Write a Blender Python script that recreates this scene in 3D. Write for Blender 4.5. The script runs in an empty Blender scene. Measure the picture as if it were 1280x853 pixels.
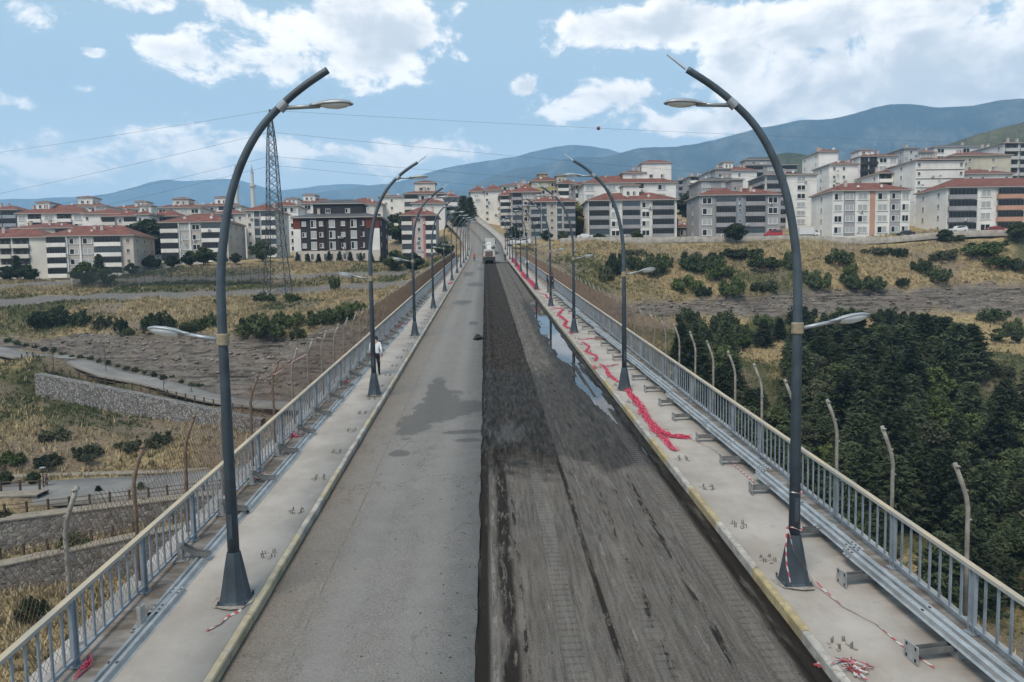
import bpy, math, random
import numpy as np
from mathutils import Vector, Matrix, noise as mnoise
random.seed(7); np.random.seed(7)
R = math.radians
col = bpy.context.scene.collection
scene = bpy.context.scene

# ------------------------------------------------------------------ camera
F_PX, CX, CY = 853.0, 640.0, 426.5
PITCH, ROLL, YAW = R(4.5), R(1.0), R(2.069)
GRADE = 0.08148
CAM = Vector((0.0, 0.0, 6.2))
_f = Vector((math.sin(YAW)*math.cos(PITCH), math.cos(YAW)*math.cos(PITCH), -math.sin(PITCH)))
_r0 = Vector((math.cos(YAW), -math.sin(YAW), 0)); _u0 = _r0.cross(_f)
_r = _r0*math.cos(ROLL) - _u0*math.sin(ROLL)
_u = _u0*math.cos(ROLL) + _r0*math.sin(ROLL)
cam = bpy.data.cameras.new('camera'); cam.sensor_width = 36.0; cam.lens = F_PX/1280*36
cam.clip_start = 0.1; cam.clip_end = 60000
cam_o = bpy.data.objects.new('camera', cam); col.objects.link(cam_o)
cam_o.matrix_world = Matrix(((_r.x, _u.x, -_f.x, CAM.x), (_r.y, _u.y, -_f.y, CAM.y), (_r.z, _u.z, -_f.z, CAM.z), (0, 0, 0, 1)))
scene.camera = cam_o
def ray(px, py): return _f + _r*((px-CX)/F_PX) - _u*((py-CY)/F_PX)
def at(px, py, Y):
    v = ray(px, py); return CAM + v*(Y/v.y)
def deck(px, py):
    v = ray(px, py); return CAM + v*(CAM.z/(GRADE*v.y - v.z))

# ------------------------------------------------------------------ node helper
class NT:
    def __init__(s, tree): s.t = tree; s.n = tree.nodes; s.l = tree.links
    def new(s, typ, **kw):
        n = s.n.new(typ)
        for k, v in kw.items(): setattr(n, k, v)
        return n
    def put(s, sock, v):
        if isinstance(v, bpy.types.NodeSocket): s.l.new(v, sock)
        elif v is not None:
            try: sock.default_value = v
            except Exception: sock.default_value = (v[0], v[1], v[2], 1) if hasattr(v, '__len__') else (v, v, v)
    def math(s, op, a, b=None, c=None, clamp=False):
        n = s.new('ShaderNodeMath', operation=op, use_clamp=clamp)
        s.put(n.inputs[0], a); s.put(n.inputs[1], b)
        if c is not None: s.put(n.inputs[2], c)
        return n.outputs[0]
    def mix(s, f, a, b, blend='MIX'):
        n = s.new('ShaderNodeMix', data_type='RGBA', blend_type=blend)
        s.put(n.inputs[0], f); s.put(n.inputs[6], a); s.put(n.inputs[7], b)
        return n.outputs[2]
    def noise(s, vec, scale, detail=4, rough=0.55, dist=0.0):
        n = s.new('ShaderNodeTexNoise')
        s.put(n.inputs['Vector'], vec); n.inputs['Scale'].default_value = scale
        n.inputs['Detail'].default_value = detail; n.inputs['Roughness'].default_value = rough
        n.inputs['Distortion'].default_value = dist
        return n.outputs['Fac']
    def step(s, v, a, b):
        n = s.new('ShaderNodeMapRange', interpolation_type='SMOOTHSTEP')
        s.put(n.inputs[0], v); n.inputs[1].default_value = a; n.inputs[2].default_value = b
        return n.outputs[0]
    def scale(s, vec, x, y, z):
        n = s.new('ShaderNodeVectorMath', operation='MULTIPLY')
        s.put(n.inputs[0], vec); n.inputs[1].default_value = (x, y, z); return n.outputs[0]
    def pos(s): return s.new('ShaderNodeNewGeometry').outputs['Position']
    def nor(s): return s.new('ShaderNodeNewGeometry').outputs['Normal']
    def obj(s): return s.new('ShaderNodeTexCoord').outputs['Object']
    def rnd(s): return s.new('ShaderNodeObjectInfo').outputs['Random']
    def xyz(s, v):
        n = s.new('ShaderNodeSeparateXYZ'); s.put(n.inputs[0], v); return n.outputs
    def attr(s, name, out='Fac'):
        n = s.new('ShaderNodeAttribute', attribute_name=name); return n.outputs[out]

def mat(name, color, rough=0.8, metal=0.0, fn=None, spec=None):
    m = bpy.data.materials.new(name); m.use_nodes = True
    t = NT(m.node_tree); b = m.node_tree.nodes['Principled BSDF']
    c = tuple(color) + (1,)
    b.inputs['Base Color'].default_value = c; b.inputs['Roughness'].default_value = rough
    b.inputs['Metallic'].default_value = metal
    if spec is not None: b.inputs['Specular IOR Level'].default_value = spec
    if fn: fn(t, b, c)
    m.diffuse_color = c
    return m
def bump(t, b, h, strength=0.4, dist=0.02):
    n = t.new('ShaderNodeBump'); n.inputs['Strength'].default_value = strength; n.inputs['Distance'].default_value = dist
    t.put(n.inputs['Height'], h); t.put(b.inputs['Normal'], n.outputs[0])
def worn(scale=3.0, amt=0.35, rust=None, rust_th=0.62, coords='pos', bmp=0.0):
    def fn(t, b, c):
        p = t.pos() if coords == 'pos' else t.obj()
        n1 = t.noise(p, scale, 6, 0.65)
        dk = tuple(x*(1-amt) for x in c[:3]) + (1,); lt = tuple(min(1, x*(1+amt*0.7)) for x in c[:3]) + (1,)
        colr = t.mix(t.step(n1, 0.3, 0.7), dk, lt)
        if rust:
            n2 = t.noise(p, scale*2.3, 6, 0.7)
            colr = t.mix(t.step(n2, rust_th, rust_th+0.12), colr, tuple(rust)+(1,))
        t.put(b.inputs['Base Color'], colr)
        if bmp: bump(t, b, t.noise(p, scale*9, 4), bmp)
    return fn

# ------------------------------------------------------------------ sky, sun, exposure
SUN_EL, SUN_AZ = R(54), R(-148)      # azimuth from +Y, clockwise positive; behind thin cloud
w = bpy.data.worlds.new('World'); scene.world = w; w.use_nodes = True
t = NT(w.node_tree); bg = w.node_tree.nodes['Background']
sky = t.new('ShaderNodeTexSky', sky_type='NISHITA'); sky.sun_disc = False
sky.sun_elevation = SUN_EL; sky.sun_rotation = SUN_AZ
sky.altitude = 300; sky.air_density = 1.0; sky.dust_density = 1.2; sky.ozone_density = 1.0
d = t.new('ShaderNodeTexCoord').outputs['Generated']
dx, dy, dz = t.xyz(d)
az = t.math('ARCTAN2', dx, dy); el = t.math('ARCSINE', dz)
vec = t.new('ShaderNodeCombineXYZ'); t.put(vec.inputs[0], az); t.put(vec.inputs[1], t.math('MULTIPLY', el, 1.55)); vec.inputs[2].default_value = 3.1
V = vec.outputs[0]
n_big = t.noise(V, 4.2, 3, 0.5); n_fine = t.noise(V, 11.0, 10, 0.64, 0.25)
voff = t.new('ShaderNodeVectorMath', operation='ADD'); t.put(voff.inputs[0], V); voff.inputs[1].default_value = (-0.006, 0.030, 0.0)
n_lit = t.noise(voff.outputs[0], 11.0, 6, 0.6, 0.25)
base = t.math('ADD', t.math('MULTIPLY', n_big, 0.40), t.math('MULTIPLY', n_fine, 1.05))
def dir_ae(px, py):
    v = ray(px, py).normalized(); return math.atan2(v.x, v.y), math.asin(v.z)
# cumulus banks seen in the photograph: (px, py, half width, half height, weight)
BANKS = [(465, 40, 95, 50, .34), (510, 80, 55, 26, .2), (310, 80, 95, 26, .24), (250, 8, 200, 22, .24), (790, 32, 105, 24, .30), (1000, 22, 230, 30, .30), (615, 60, 34, 70, -.25), (860, 75, 90, 18, -.12),
         (1180, 70, 190, 60, .30), (1090, 100, 120, 28, .3), (770, 122, 130, 22, .3), (920, 78, 40, 20, .3), (870, 155, 80, 15, .32), (590, 80, 30, 14, .12),
         (270, 175, 110, 24, .24), (520, 188, 190, 20, .23), (60, 200, 120, 30, .22), (35, 15, 22, 14, .2), (203, 59, 28, 11, .34), (107, 108, 24, 9, .34),
         (20, 128, 40, 10, .16), (118, 66, 18, 8, .34), (650, 108, 30, 14, .34), (180, 235, 260, 26, .1), (420, 215, 120, 12, .14),
         (1235, 140, 130, 40, .2), (1000, 150, 150, 16, .12), (400, 130, 20, 8, .1), (650, 145, 40, 8, .13)]
bias = None
for (px, py, hw, hh, wt) in BANKS:
    a0, e0 = dir_ae(px, py)
    ua = t.math('MULTIPLY', t.math('SUBTRACT', az, a0), F_PX/hw); ue = t.math('MULTIPLY', t.math('SUBTRACT', el, e0), F_PX/hh)
    rr = t.math('ADD', t.math('MULTIPLY', ua, ua), t.math('MULTIPLY', ue, ue))
    g = t.math('MULTIPLY', t.math('EXPONENT', t.math('MULTIPLY', rr, -1.0)), wt)
    bias = g if bias is None else t.math('ADD', bias, g)
dens = t.math('ADD', base, t.math('MULTIPLY', bias, 1.0))
mask = t.step(dens, 0.875, 1.01)
shade = t.step(t.math('ADD', t.math('MULTIPLY', t.math('SUBTRACT', dens, 0.98), 1.1), t.math('MULTIPLY', t.math('SUBTRACT', n_lit, n_fine), 1.5)), -0.12, 0.40)
cl = t.mix(shade, (8.4, 7.8, 7.2, 1), (4.5, 4.5, 4.5, 1))
low = t.step(el, 0.02, 0.26)                                   # thin veil towards the horizon
skyc = t.mix(t.math('MULTIPLY', t.math('SUBTRACT', 1.0, low), 0.75), t.mix(0.70, sky.outputs[0], (2.95, 3.80, 4.15, 1)), (7.6, 7.5, 7.3, 1))
t.put(bg.inputs['Color'], t.mix(t.math('MULTIPLY', mask, 0.93), skyc, cl))
bg.inputs['Strength'].default_value = 0.1
sd = bpy.data.lights.new('sun', 'SUN'); sd.energy = 2.0; sd.angle = R(24); sd.color = (1.0, 0.90, 0.76)
so = bpy.data.objects.new('sun', sd); col.objects.link(so)
sdir = Vector((math.sin(SUN_AZ)*math.cos(SUN_EL), math.cos(SUN_AZ)*math.cos(SUN_EL), math.sin(SUN_EL)))
so.rotation_euler = sdir.to_track_quat('Z', 'Y').to_euler(); so.location = (0, 0, 300)
vs = scene.view_settings; vs.view_transform = 'Standard'; vs.look = 'None'; vs.exposure = 1.05; vs.gamma = 1.0; vs.use_curve_mapping = False
scene.cycles.max_bounces = 6; scene.cycles.diffuse_bounces = 3; scene.cycles.volume_bounces = 2
scene.cycles.transparent_max_bounces = 12

# ------------------------------------------------------------------ mesh helper
class MB:
    def __init__(s): s.v = []; s.f = []; s.m = []
    def quad(s, pts, m=0):
        i = len(s.v); s.v += [tuple(p) for p in pts]; s.f.append(tuple(range(i, i+len(pts)))); s.m.append(m); return s
    def box(s, c, d, m=0, rot=None, taper=1.0):
        i = len(s.v); x, y, z = d[0]/2, d[1]/2, d[2]/2
        for sx, sy, sz in ((-1,-1,-1),(1,-1,-1),(1,1,-1),(-1,1,-1),(-1,-1,1),(1,-1,1),(1,1,1),(-1,1,1)):
            k = taper if sz > 0 else 1.0
            p = Vector((sx*x*k, sy*y*k, sz*z))
            if rot is not None: p = rot @ p
            s.v.append((c[0]+p.x, c[1]+p.y, c[2]+p.z))
        for f in ((0,3,2,1),(4,5,6,7),(0,1,5,4),(1,2,6,5),(2,3,7,6),(3,0,4,7)):
            s.f.append(tuple(i+k for k in f)); s.m.append(m)
        return s
    def tube(s, pts, rad, n=8, m=0, cap=True, up=(0, 0, 1), flat=1.0):
        pts = [Vector(p) for p in pts]
        if not hasattr(rad, '__len__'): rad = [rad]*len(pts)
        rings = []; pa = None
        for k, p in enumerate(pts):
            d = (pts[min(k+1, len(pts)-1)] - pts[max(k-1, 0)]).normalized()
            a = d.cross(Vector(up)) if pa is None else pa - d*pa.dot(d)
            if a.length < 1e-3: a = d.cross(Vector((1, 0, 0)))
            a.normalize(); pa = a; b = d.cross(a).normalized()
            i = len(s.v)
            for q in range(n):
                an = 2*math.pi*(q+0.5)/n
                s.v.append(tuple(p + a*(math.cos(an)*rad[k]) + b*(math.sin(an)*rad[k]*flat)))
            rings.append(i)
        for k in range(len(pts)-1):
            for q in range(n):
                s.f.append((rings[k]+q, rings[k]+(q+1) % n, rings[k+1]+(q+1) % n, rings[k+1]+q)); s.m.append(m)
        if cap:
            s.f.append(tuple(rings[0]+q for q in reversed(range(n)))); s.m.append(m)
            s.f.append(tuple(rings[-1]+q for q in range(n))); s.m.append(m)
        return s
    def lathe(s, prof, n=12, m=0, c=(0, 0, 0)):
        i0 = len(s.v)
        for r, z in prof:
            for q in range(n):
                an = 2*math.pi*q/n; s.v.append((c[0]+r*math.cos(an), c[1]+r*math.sin(an), c[2]+z))
        for k in range(len(prof)-1):
            for q in range(n):
                s.f.append((i0+k*n+q, i0+k*n+(q+1) % n, i0+(k+1)*n+(q+1) % n, i0+(k+1)*n+q)); s.m.append(m)
        s.f.append(tuple(i0+q for q in reversed(range(n)))); s.m.append(m)
        s.f.append(tuple(i0+(len(prof)-1)*n+q for q in range(n))); s.m.append(m)
        return s
    def prism(s, poly, axis, a, b, m=0):
        # poly: list of 2D points; axis 'x','y','z' = extrusion axis
        def P(u, v, wv): return {'x': (wv, u, v), 'y': (u, wv, v), 'z': (u, v, wv)}[axis]
        i = len(s.v); n = len(poly)
        for u, v in poly: s.v.append(P(u, v, a))
        for u, v in poly: s.v.append(P(u, v, b))
        for k in range(n):
            s.f.append((i+k, i+(k+1) % n, i+n+(k+1) % n, i+n+k)); s.m.append(m)
        s.f.append(tuple(i+k for k in reversed(range(n)))); s.m.append(m)
        s.f.append(tuple(i+n+k for k in range(n))); s.m.append(m)
        return s
    def mesh(s, name, mats, smooth=False):
        me = bpy.data.meshes.new(name); me.from_pydata(s.v, [], s.f)
        for mm in (mats if isinstance(mats, (list, tuple)) else [mats]): me.materials.append(mm)
        if any(s.m): me.polygons.foreach_set('material_index', s.m)
        if smooth: me.polygons.foreach_set('use_smooth', [True]*len(s.f))
        me.update(); return me
    def build(s, name, mats, parent=None, smooth=False):
        return put(name, s.mesh(name, mats, smooth), parent)
def put(name, me, parent=None, loc=None, rz=0.0, sc=None):
    o = bpy.data.objects.new(name, me); col.objects.link(o)
    if parent is not None: o.parent = parent
    if loc is not None: o.location = loc
    if rz: o.rotation_euler = (0, 0, rz)
    if sc is not None: o.scale = sc
    return o
def tag(o, label=None, cat=None, group=None, kind=None):
    if label: o['label'] = label
    if cat: o['category'] = cat
    if group: o['group'] = group
    if kind: o['kind'] = kind
    return o
def thing(name, label, cat, loc=(0, 0, 0), rz=0.0, group=None):
    o = put(name, None, None, loc, rz); return tag(o, label, cat, group)
def copy_tree(o, parent=None):
    c = o.copy(); col.objects.link(c)
    if parent is not None: c.parent = parent
    for ch in list(o.children): copy_tree(ch, c)
    return c
def grid_mesh(name, P, mats, smooth=True, attrs=None, midx=None):
    # P: (n, m, 3)
    n, m_ = P.shape[:2]
    idx = np.arange(n*m_).reshape(n, m_)
    fc = np.stack([idx[:-1, :-1], idx[:-1, 1:], idx[1:, 1:], idx[1:, :-1]], -1).reshape(-1, 4)
    return np_mesh(name, P.reshape(-1, 3), fc, mats, smooth, attrs)
def np_mesh(name, V, Fc, mats, smooth=False, attrs=None):
    me = bpy.data.meshes.new(name); k = Fc.shape[1]
    me.vertices.add(len(V)); me.vertices.foreach_set('co', np.asarray(V, np.float32).ravel())
    me.loops.add(Fc.size); me.loops.foreach_set('vertex_index', Fc.astype(np.int32).ravel())
    me.polygons.add(len(Fc)); me.polygons.foreach_set('loop_start', np.arange(0, Fc.size, k, dtype=np.int32))
    me.polygons.foreach_set('loop_total', np.full(len(Fc), k, np.int32))
    if smooth: me.polygons.foreach_set('use_smooth', np.ones(len(Fc), bool))
    for mm in (mats if isinstance(mats, (list, tuple)) else [mats]): me.materials.append(mm)
    for an, av in (attrs or {}).items():
        a = me.attributes.new(an, 'FLOAT', 'POINT'); a.data.foreach_set('value', np.asarray(av, np.float32).ravel())
    me.update(); me.validate(); return me
# vectorised value noise
def _hash(ix, iy, s):
    h = (ix.astype(np.int64)*374761393 + iy.astype(np.int64)*668265263 + s*974634777) & 0x7fffffff
    h = ((h ^ (h >> 13))*1274126177) & 0x7fffffff
    return ((h ^ (h >> 16)) & 0xffff)/65535.0
def vnoise(x, y, s=0):
    ix = np.floor(x); iy = np.floor(y); fx = x-ix; fy = y-iy
    fx = fx*fx*(3-2*fx); fy = fy*fy*(3-2*fy)
    a = _hash(ix, iy, s); b = _hash(ix+1, iy, s); c = _hash(ix, iy+1, s); d2 = _hash(ix+1, iy+1, s)
    return (a*(1-fx)+b*fx)*(1-fy) + (c*(1-fx)+d2*fx)*fy
def fbm(x, y, s=0, o=5, g=0.5):
    r = 0; a = 1.0; tot = 0
    for k in range(o):
        r = r + a*vnoise(x*2**k, y*2**k, s+k*17); tot += a; a *= g
    return r/tot
# ------------------------------------------------------------------ town data (measured in photo pixels, depth from storey height)
FH = 2.95
# key: (x0, x1, eave, base, Y, floors, depth, facade, wall, parapet, accent, roof, opts)
BLD = [
 # ---- left of the bridge, front row
 dict(k='shell', x0=-45, x1=57, e=298, b=349, Y=205, fl=4, dp=13, fac='p.8 o1.4 o.8 o1.2 p1.0', wall='offwhite', par='offwhite', roof='red', rh=3.0, label='half-finished apartment block with open brown storeys under a red roof'),
 dict(k='l2', x0=58, x1=166, e=295.5, b=347, Y=205, fl=4, dp=13, fac='b1.5 q1 q1 b2.1 s.8', wall='beige', par='white', roof='red', rh=3.4, side='s s s', label='beige four storey apartment block with white columns beside the half-finished block', chim=3),
 dict(k='l3', x0=200, x1=284, e=278.5, b=328, Y=212, fl=4, dp=15, fac='b1.5 q.9 q.9 b1.6 s.5', wall='beige', par='white', roof='red', rh=3.2, side='s s s', label='beige apartment block with white balcony bands above the green fence', chim=2),
 dict(k='l11', x0=307, x1=345, e=264, b=322, Y=226, fl=5, dp=14, fac='s.6 v.7 b1.3', wall='offwhite', par='white', roof='red', rh=2.6, side='s s', label='tall off-white apartment block directly behind the lattice pylon'),
 dict(k='hotel', x0=366, x1=474, e=272.5, b=327, Y=200, fl=4, dp=16, fac='H', wall='charcoal', par='white', roof='slate', rh=2.6, side='s p s', label='dark brown and charcoal building with slate roof and pale ground floor', pent=(0.2, 0.78, 2.6)),
 dict(k='l17', x0=501.5, x1=545, e=270, b=328, Y=214, fl=5, dp=13, fac='b1 c.22 s.75 c.22 b1', wall='rosewhite', par='white', acc='rose', roof='red', rh=3.0, side='p', label='narrow white apartment tower with rose strips and black balcony windows'),
 # ---- left, rows behind
 dict(k='l8', x0=16, x1=92, e=286, Y=228, fl=4, dp=13, fac='b1 s.6 p.8 b1', wall='offwhite', par='white', roof='red', rh=2.2, label='low off-white block with red roof behind the half-finished block', chim=2),
 dict(k='l5', x0=-14, x1=21, e=263, Y=252, fl=6, dp=13, fac='b1 b1', wall='bluegrey', par='bluegrey', roof='red', rh=2.0, label='blue-grey balconied block standing at the far left of the town'),
 dict(k='l4', x0=21, x1=104, e=267.5, Y=246, fl=6, dp=15, fac='w.7 o1.1 w1 o1.2 w.8', wall='white', par='white', roof='red', rh=3.6, label='white block with wide red roof and dark top floor terraces', pent=(0.2, 0.4, 2.0), chim=2),
 dict(k='l4b', x0=104, x1=150, e=268, Y=240, fl=6, dp=13, fac='s p s p s', wall='white', par='white', roof='red', rh=2.4, label='white block with small high windows and shallow red roof', chim=1),
 dict(k='l6', x0=74, x1=132, e=258.5, Y=285, fl=6, dp=15, fac='w w w w w', wall='white', par='white', roof='red', rh=2.2, label='white block with red hip roof and round white cupola', pent=(0.3, 0.62, 2.6)),
 dict(k='l7', x0=128, x1=172, e=271, Y=238, fl=6, dp=14, fac='b1 s.6 b1', wall='offwhite', par='offwhite', roof='red', rh=2.8, label='off-white block with long red roof left of the plain white tower'),
 dict(k='l7t', x0=171, x1=186, e=269, Y=232, fl=6, dp=9, fac='s p', wall='white', par='white', roof='red', rh=1.4, side='s', label='slender white stair tower between two red roofed blocks', pent=(0.0, 0.96, 2.2)),
 dict(k='l7c', x0=186, x1=222, e=271, Y=240, fl=6, dp=14, fac='b1 b1', wall='offwhite', par='offwhite', roof='red', rh=2.6, label='off-white balconied block right of the plain white tower', chim=1),
 dict(k='l9', x0=196, x1=250, e=260, Y=285, fl=6, dp=14, fac='w w w w', wall='offwhite', par='white', roof='red', rh=2.6, label='off-white block with low red cupola roof above the balconied blocks', pent=(0.3, 0.66, 2.2)),
 dict(k='l6b', x0=133, x1=190, e=261.5, Y=300, fl=5, dp=14, fac='w w w w', wall='white', par='white', roof='red', rh=2.4, label='white red roofed block on the skyline behind the slender stair tower', pent=(0.55, 0.8, 1.8)),
 dict(k='l10', x0=246, x1=301, e=258, Y=300, fl=6, dp=14, fac='w w b w', wall='white', par='white', roof='red', rh=2.4, label='white block with red roof just left of the minarets', pent=(0.35, 0.65, 2.4)),
 dict(k='l10b', x0=262, x1=307, e=268, Y=250, fl=6, dp=13, fac='s b s', wall='offwhite', par='white', roof='red', rh=2.2, label='off-white block in front of the minarets with dark stair windows', chim=1),
 dict(k='l12', x0=338, x1=372, e=258, Y=268, fl=6, dp=14, fac='w w w', wall='white', par='white', roof='red', rh=2.4, label='white gridded block beside the pylon with red roof', pent=(0.5, 0.9, 1.6)),
 dict(k='l12b', x0=356, x1=424, e=255, Y=285, fl=6, dp=15, fac='w w w w w w', wall='white', par='white', roof='red', rh=2.8, label='white block with many small windows behind the charcoal building', pent=(0.3, 0.52, 2.2), chim=1),
 dict(k='l14', x0=424, x1=478, e=256, Y=272, fl=6, dp=16, fac='w w w w', wall='offwhite', par='white', roof='red', rh=3.4, label='broad red roof rising behind the slate roof of the charcoal building', chim=2),
 dict(k='l15', x0=474, x1=505, e=246.5, Y=276, fl=6, dp=12, fac='p s p', wall='white', par='white', roof='red', rh=1.2, label='windowless white gable wall left of the rose striped tower'),
 dict(k='l16', x0=505, x1=556, e=243, Y=268, fl=7, dp=14, fac='b1 w.8 b1', wall='offwhite', par='offwhite', roof='red', rh=2.6, label='off-white block with stepped red roof and penthouse above the rose tower', pent=(0.25, 0.75, 3.0), chim=1),
 dict(k='l18', x0=515, x1=556, e=255, Y=238, fl=6, dp=12, fac='p p', wall='white', par='white', roof='red', rh=2.6, label='blank white block right behind the rose striped tower'),
 dict(k='l19', x0=555, x1=572, e=247, Y=250, fl=6, dp=12, fac='b1', wall='offwhite', par='white', roof='red', rh=1.6, label='thin balconied slab next to the dark trees at the bridge end'),
 # ---- right of the bridge, front row
 dict(k='r3', x0=640, x1=675, e=241, b=298, Y=222, fl=6, dp=14, fac='b.8 w.9 s.6', wall='sand', par='grey', roof='red', rh=3.0, side='s s', label='sand coloured block with hip roof at the top of the bridge'),
 dict(k='r3b', x0=663, x1=719, e=253, b=299, Y=212, fl=5, dp=12, fac='b.9 v.7 s.7 v.7 b1.1', wall='sand', par='grey', roof='red', rh=2.4, side='s', label='sand coloured block with two tall blue window strips'),
 dict(k='r5', x0=735, x1=846, e=251, b=297.5, Y=212, fl=4, dp=13, fac='b1.25 w.7 b1.1 w.65 b1.35 p.15', wall='white', par='grey', roof='red', rh=3.0, side='s', label='long grey and white apartment block with red dormered roof behind the white car', pent=(0.42, 0.6, 3.0), chim=2),
 dict(k='r10', x0=874, x1=976, e=244.5, b=297, Y=206, fl=4, dp=13, fac='w.9 b1.2 d.5 b1.2 w.9', wall='grey', par='grey', roof='red', rh=2.8, side='s', label='grey four storey apartment block with central stairwell beside the red van', pent=(0.44, 0.58, 3.2), chim=2),
 dict(k='r12', x0=1041, x1=1138, e=239, b=294.5, Y=196, fl=4, dp=13, fac='w.75 g.8 w1 c.35 w1 g.75 w.65', wall='white', par='grey', acc='peach', roof='red', rh=3.0, side='s', label='white and grey apartment block with one peach vertical strip', chim=2),
 dict(k='r13', x0=1184, x1=1392, e=234, b=291, Y=192, fl=4, dp=14, fac='b1.7 w1.1 B1.6 w.8 B1.6 w1.1 b1.7', wall='white', par='grey', acc='peach', roof='red', rh=3.4, side='s s', label='long apartment block with peach and grey balcony bands beside the white off-roader', chim=4),
 dict(k='r11', x0=957, x1=1021, e=219, b=283, Y=232, fl=6, dp=14, fac='b1.2 p.5 w.8 p.5', wall='white', par='grey', roof='red', rh=1.6, side='b', label='tall white block with red roof overlooking the white box truck', chim=2),
 # ---- right, rows behind
 dict(k='r1', x0=588, x1=607, e=240, b=277, Y=262, fl=5, dp=14, fac='p1', wall='white', par='white', roof='red', rh=2.2, label='white gable with a grey panel at the head of the road'),
 dict(k='r1b', x0=606, x1=628, e=238.5, b=278, Y=256, fl=5, dp=14, fac='s.3 p1', wall='white', par='white', roof='red', rh=2.4, label='white block with one column of dark windows at the road head'),
 dict(k='r2', x0=625, x1=648, e=245, b=286, Y=246, fl=5, dp=13, fac='b1 b1', wall='sand', par='offwhite', roof='red', rh=2.6, label='sand block with rounded grey balconies at the road head'),
 dict(k='r4', x0=664, x1=698, e=227, Y=286, fl=7, dp=15, fac='w w w', wall='ochre', par='offwhite', roof='red', rh=3.0, label='ochre yellow block with bright red pyramid roof', pent=(0.3, 0.6, 1.6)),
 dict(k='r4b', x0=697, x1=722, e=230, Y=282, fl=7, dp=14, fac='b1 w.8', wall='cream', par='white', roof='red', rh=2.0, label='cream block joined to the ochre building', pent=(0.0, 0.5, 2.4)),
 dict(k='r4c', x0=626, x1=668, e=232, Y=292, fl=7, dp=14, fac='w w w', wall='white', par='white', roof='red', rh=1.8, label='white block with flat red roof line left of the ochre building'),
 dict(k='r6', x0=730, x1=845, e=229.5, b=284, Y=246, fl=5, dp=16, fac='w.7 p.6 w.7 p1 o.6 p.7 w.7 p.5', wall='white', par='white', roof='red', rh=3.8, side='s s', label='large white block with dormers and roof terrace behind the long grey and white block', pent=(0.66, 0.98, 5.2), chim=2),
 dict(k='r6b', x0=779, x1=806, e=216.5, Y=250, fl=7, dp=8, fac='p w p', wall='white', par='white', roof='red', rh=1.4, label='white roof storey with one window rising through the red roof'),
 dict(k='r6c', x0=719, x1=736, e=232, Y=262, fl=6, dp=12, fac='b1', wall='grey', par='white', roof='red', rh=1.6, label='grey balconied slab between the ochre building and the large white block'),
 dict(k='r8', x0=848, x1=866, e=226, Y=330, fl=9, dp=13, fac='b1 b1', wall='bluegrey', par='grey', roof='slate', rh=.8, label='distant slim grey block right of the roof terrace'),
 dict(k='r8b', x0=862, x1=884, e=221, Y=318, fl=8, dp=13, fac='o1 w.6', wall='grey', par='white', roof='slate', rh=.8, label='distant block with open white balconies in a dark frame'),
 dict(k='r9', x0=876, x1=925, e=226, Y=240, fl=6, dp=14, fac='w p w p', wall='grey', par='grey', roof='slate', rh=2.4, label='unpainted grey block with grey tiled roof and dormer', pent=(0.45, 0.85, 2.8)),
 dict(k='r9b', x0=888, x1=946, e=214, Y=262, fl=8, dp=14, fac='p w s p', wall='white', par='white', roof='red', rh=2.8, label='white block with red roof and chimney top behind the unpainted block', pent=(0.35, 0.55, 2.0)),
 dict(k='r9d', x0=932, x1=996, e=207, Y=292, fl=9, dp=14, fac='b1 w b1', wall='grey', par='grey', roof='slate', rh=1.6, label='grey tower with dark top floor behind the white red roofed block', pent=(0.05, 0.6, 1.8)),
 dict(k='r15', x0=1024, x1=1048, e=190, Y=262, fl=9, dp=14, fac='p', wall='white', par='white', roof='red', rh=1.6, label='plain white slab with pointed gable on the hillside'),
 dict(k='r15b', x0=1037, x1=1073, e=206, Y=240, fl=8, dp=12, fac='s s p', wall='white', par='white', roof='red', rh=1.8, label='white block with small square windows below the pointed slab', side='s'),
 dict(k='r15c', x0=1075, x1=1122, e=196, Y=258, fl=9, dp=14, fac='o.8 o.8 w1 w.8', wall='white', par='charcoal', roof='red', rh=2.4, label='white block with black balcony bays on the hillside', side='s', pent=(0.1, 0.5, 1.4)),
 dict(k='r16', x0=1098, x1=1146, e=217, Y=226, fl=7, dp=13, fac='o1 w1 s.7', wall='white', par='white', roof='red', rh=2.2, label='white block with terrace below the hillside towers', chim=1),
 dict(k='r14', x0=1145, x1=1206, e=200.5, b=279, Y=214, fl=7, dp=15, fac='s.3 p1 p.6 s.3', wall='white', par='white', roof='red', rh=2.0, side='s', bands=True, label='big blank white wall block with floor bands behind the peach banded block'),
 dict(k='r18', x0=1130, x1=1148, e=186, Y=262, fl=10, dp=12, fac='s', wall='greywhite', par='white', roof='slate', rh=.8, label='pale grey lift tower on the hillside'),
 dict(k='r18b', x0=1138, x1=1170, e=191, Y=270, fl=10, dp=13, fac='w w', wall='greywhite', par='white', roof='red', rh=1.8, label='pale block with red roof next to the lift tower'),
 dict(k='r17', x0=1190, x1=1264, e=195, Y=238, fl=8, dp=15, fac='p s p s p', wall='cream', par='white', roof='red', rh=2.4, label='cream block with wide red roof above the blank white wall block', chim=2),
 dict(k='r17b', x0=1206, x1=1266, e=218, Y=216, fl=7, dp=13, fac='s s p s', wall='white', par='white', roof='red', rh=2.4, label='white block with double red roofs right of the blank white wall block', chim=1),
 dict(k='r17c', x0=1168, x1=1232, e=184, Y=275, fl=10, dp=14, fac='w p w p', wall='white', par='white', roof='slate', rh=2.0, label='white block under a dark slate roof high on the hillside'),
 dict(k='r17d', x0=1226, x1=1266, e=187, Y=262, fl=9, dp=14, fac='w p w', wall='white', par='white', roof='slate', rh=1.8, label='smaller slate roofed white block high on the hillside'),
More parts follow.
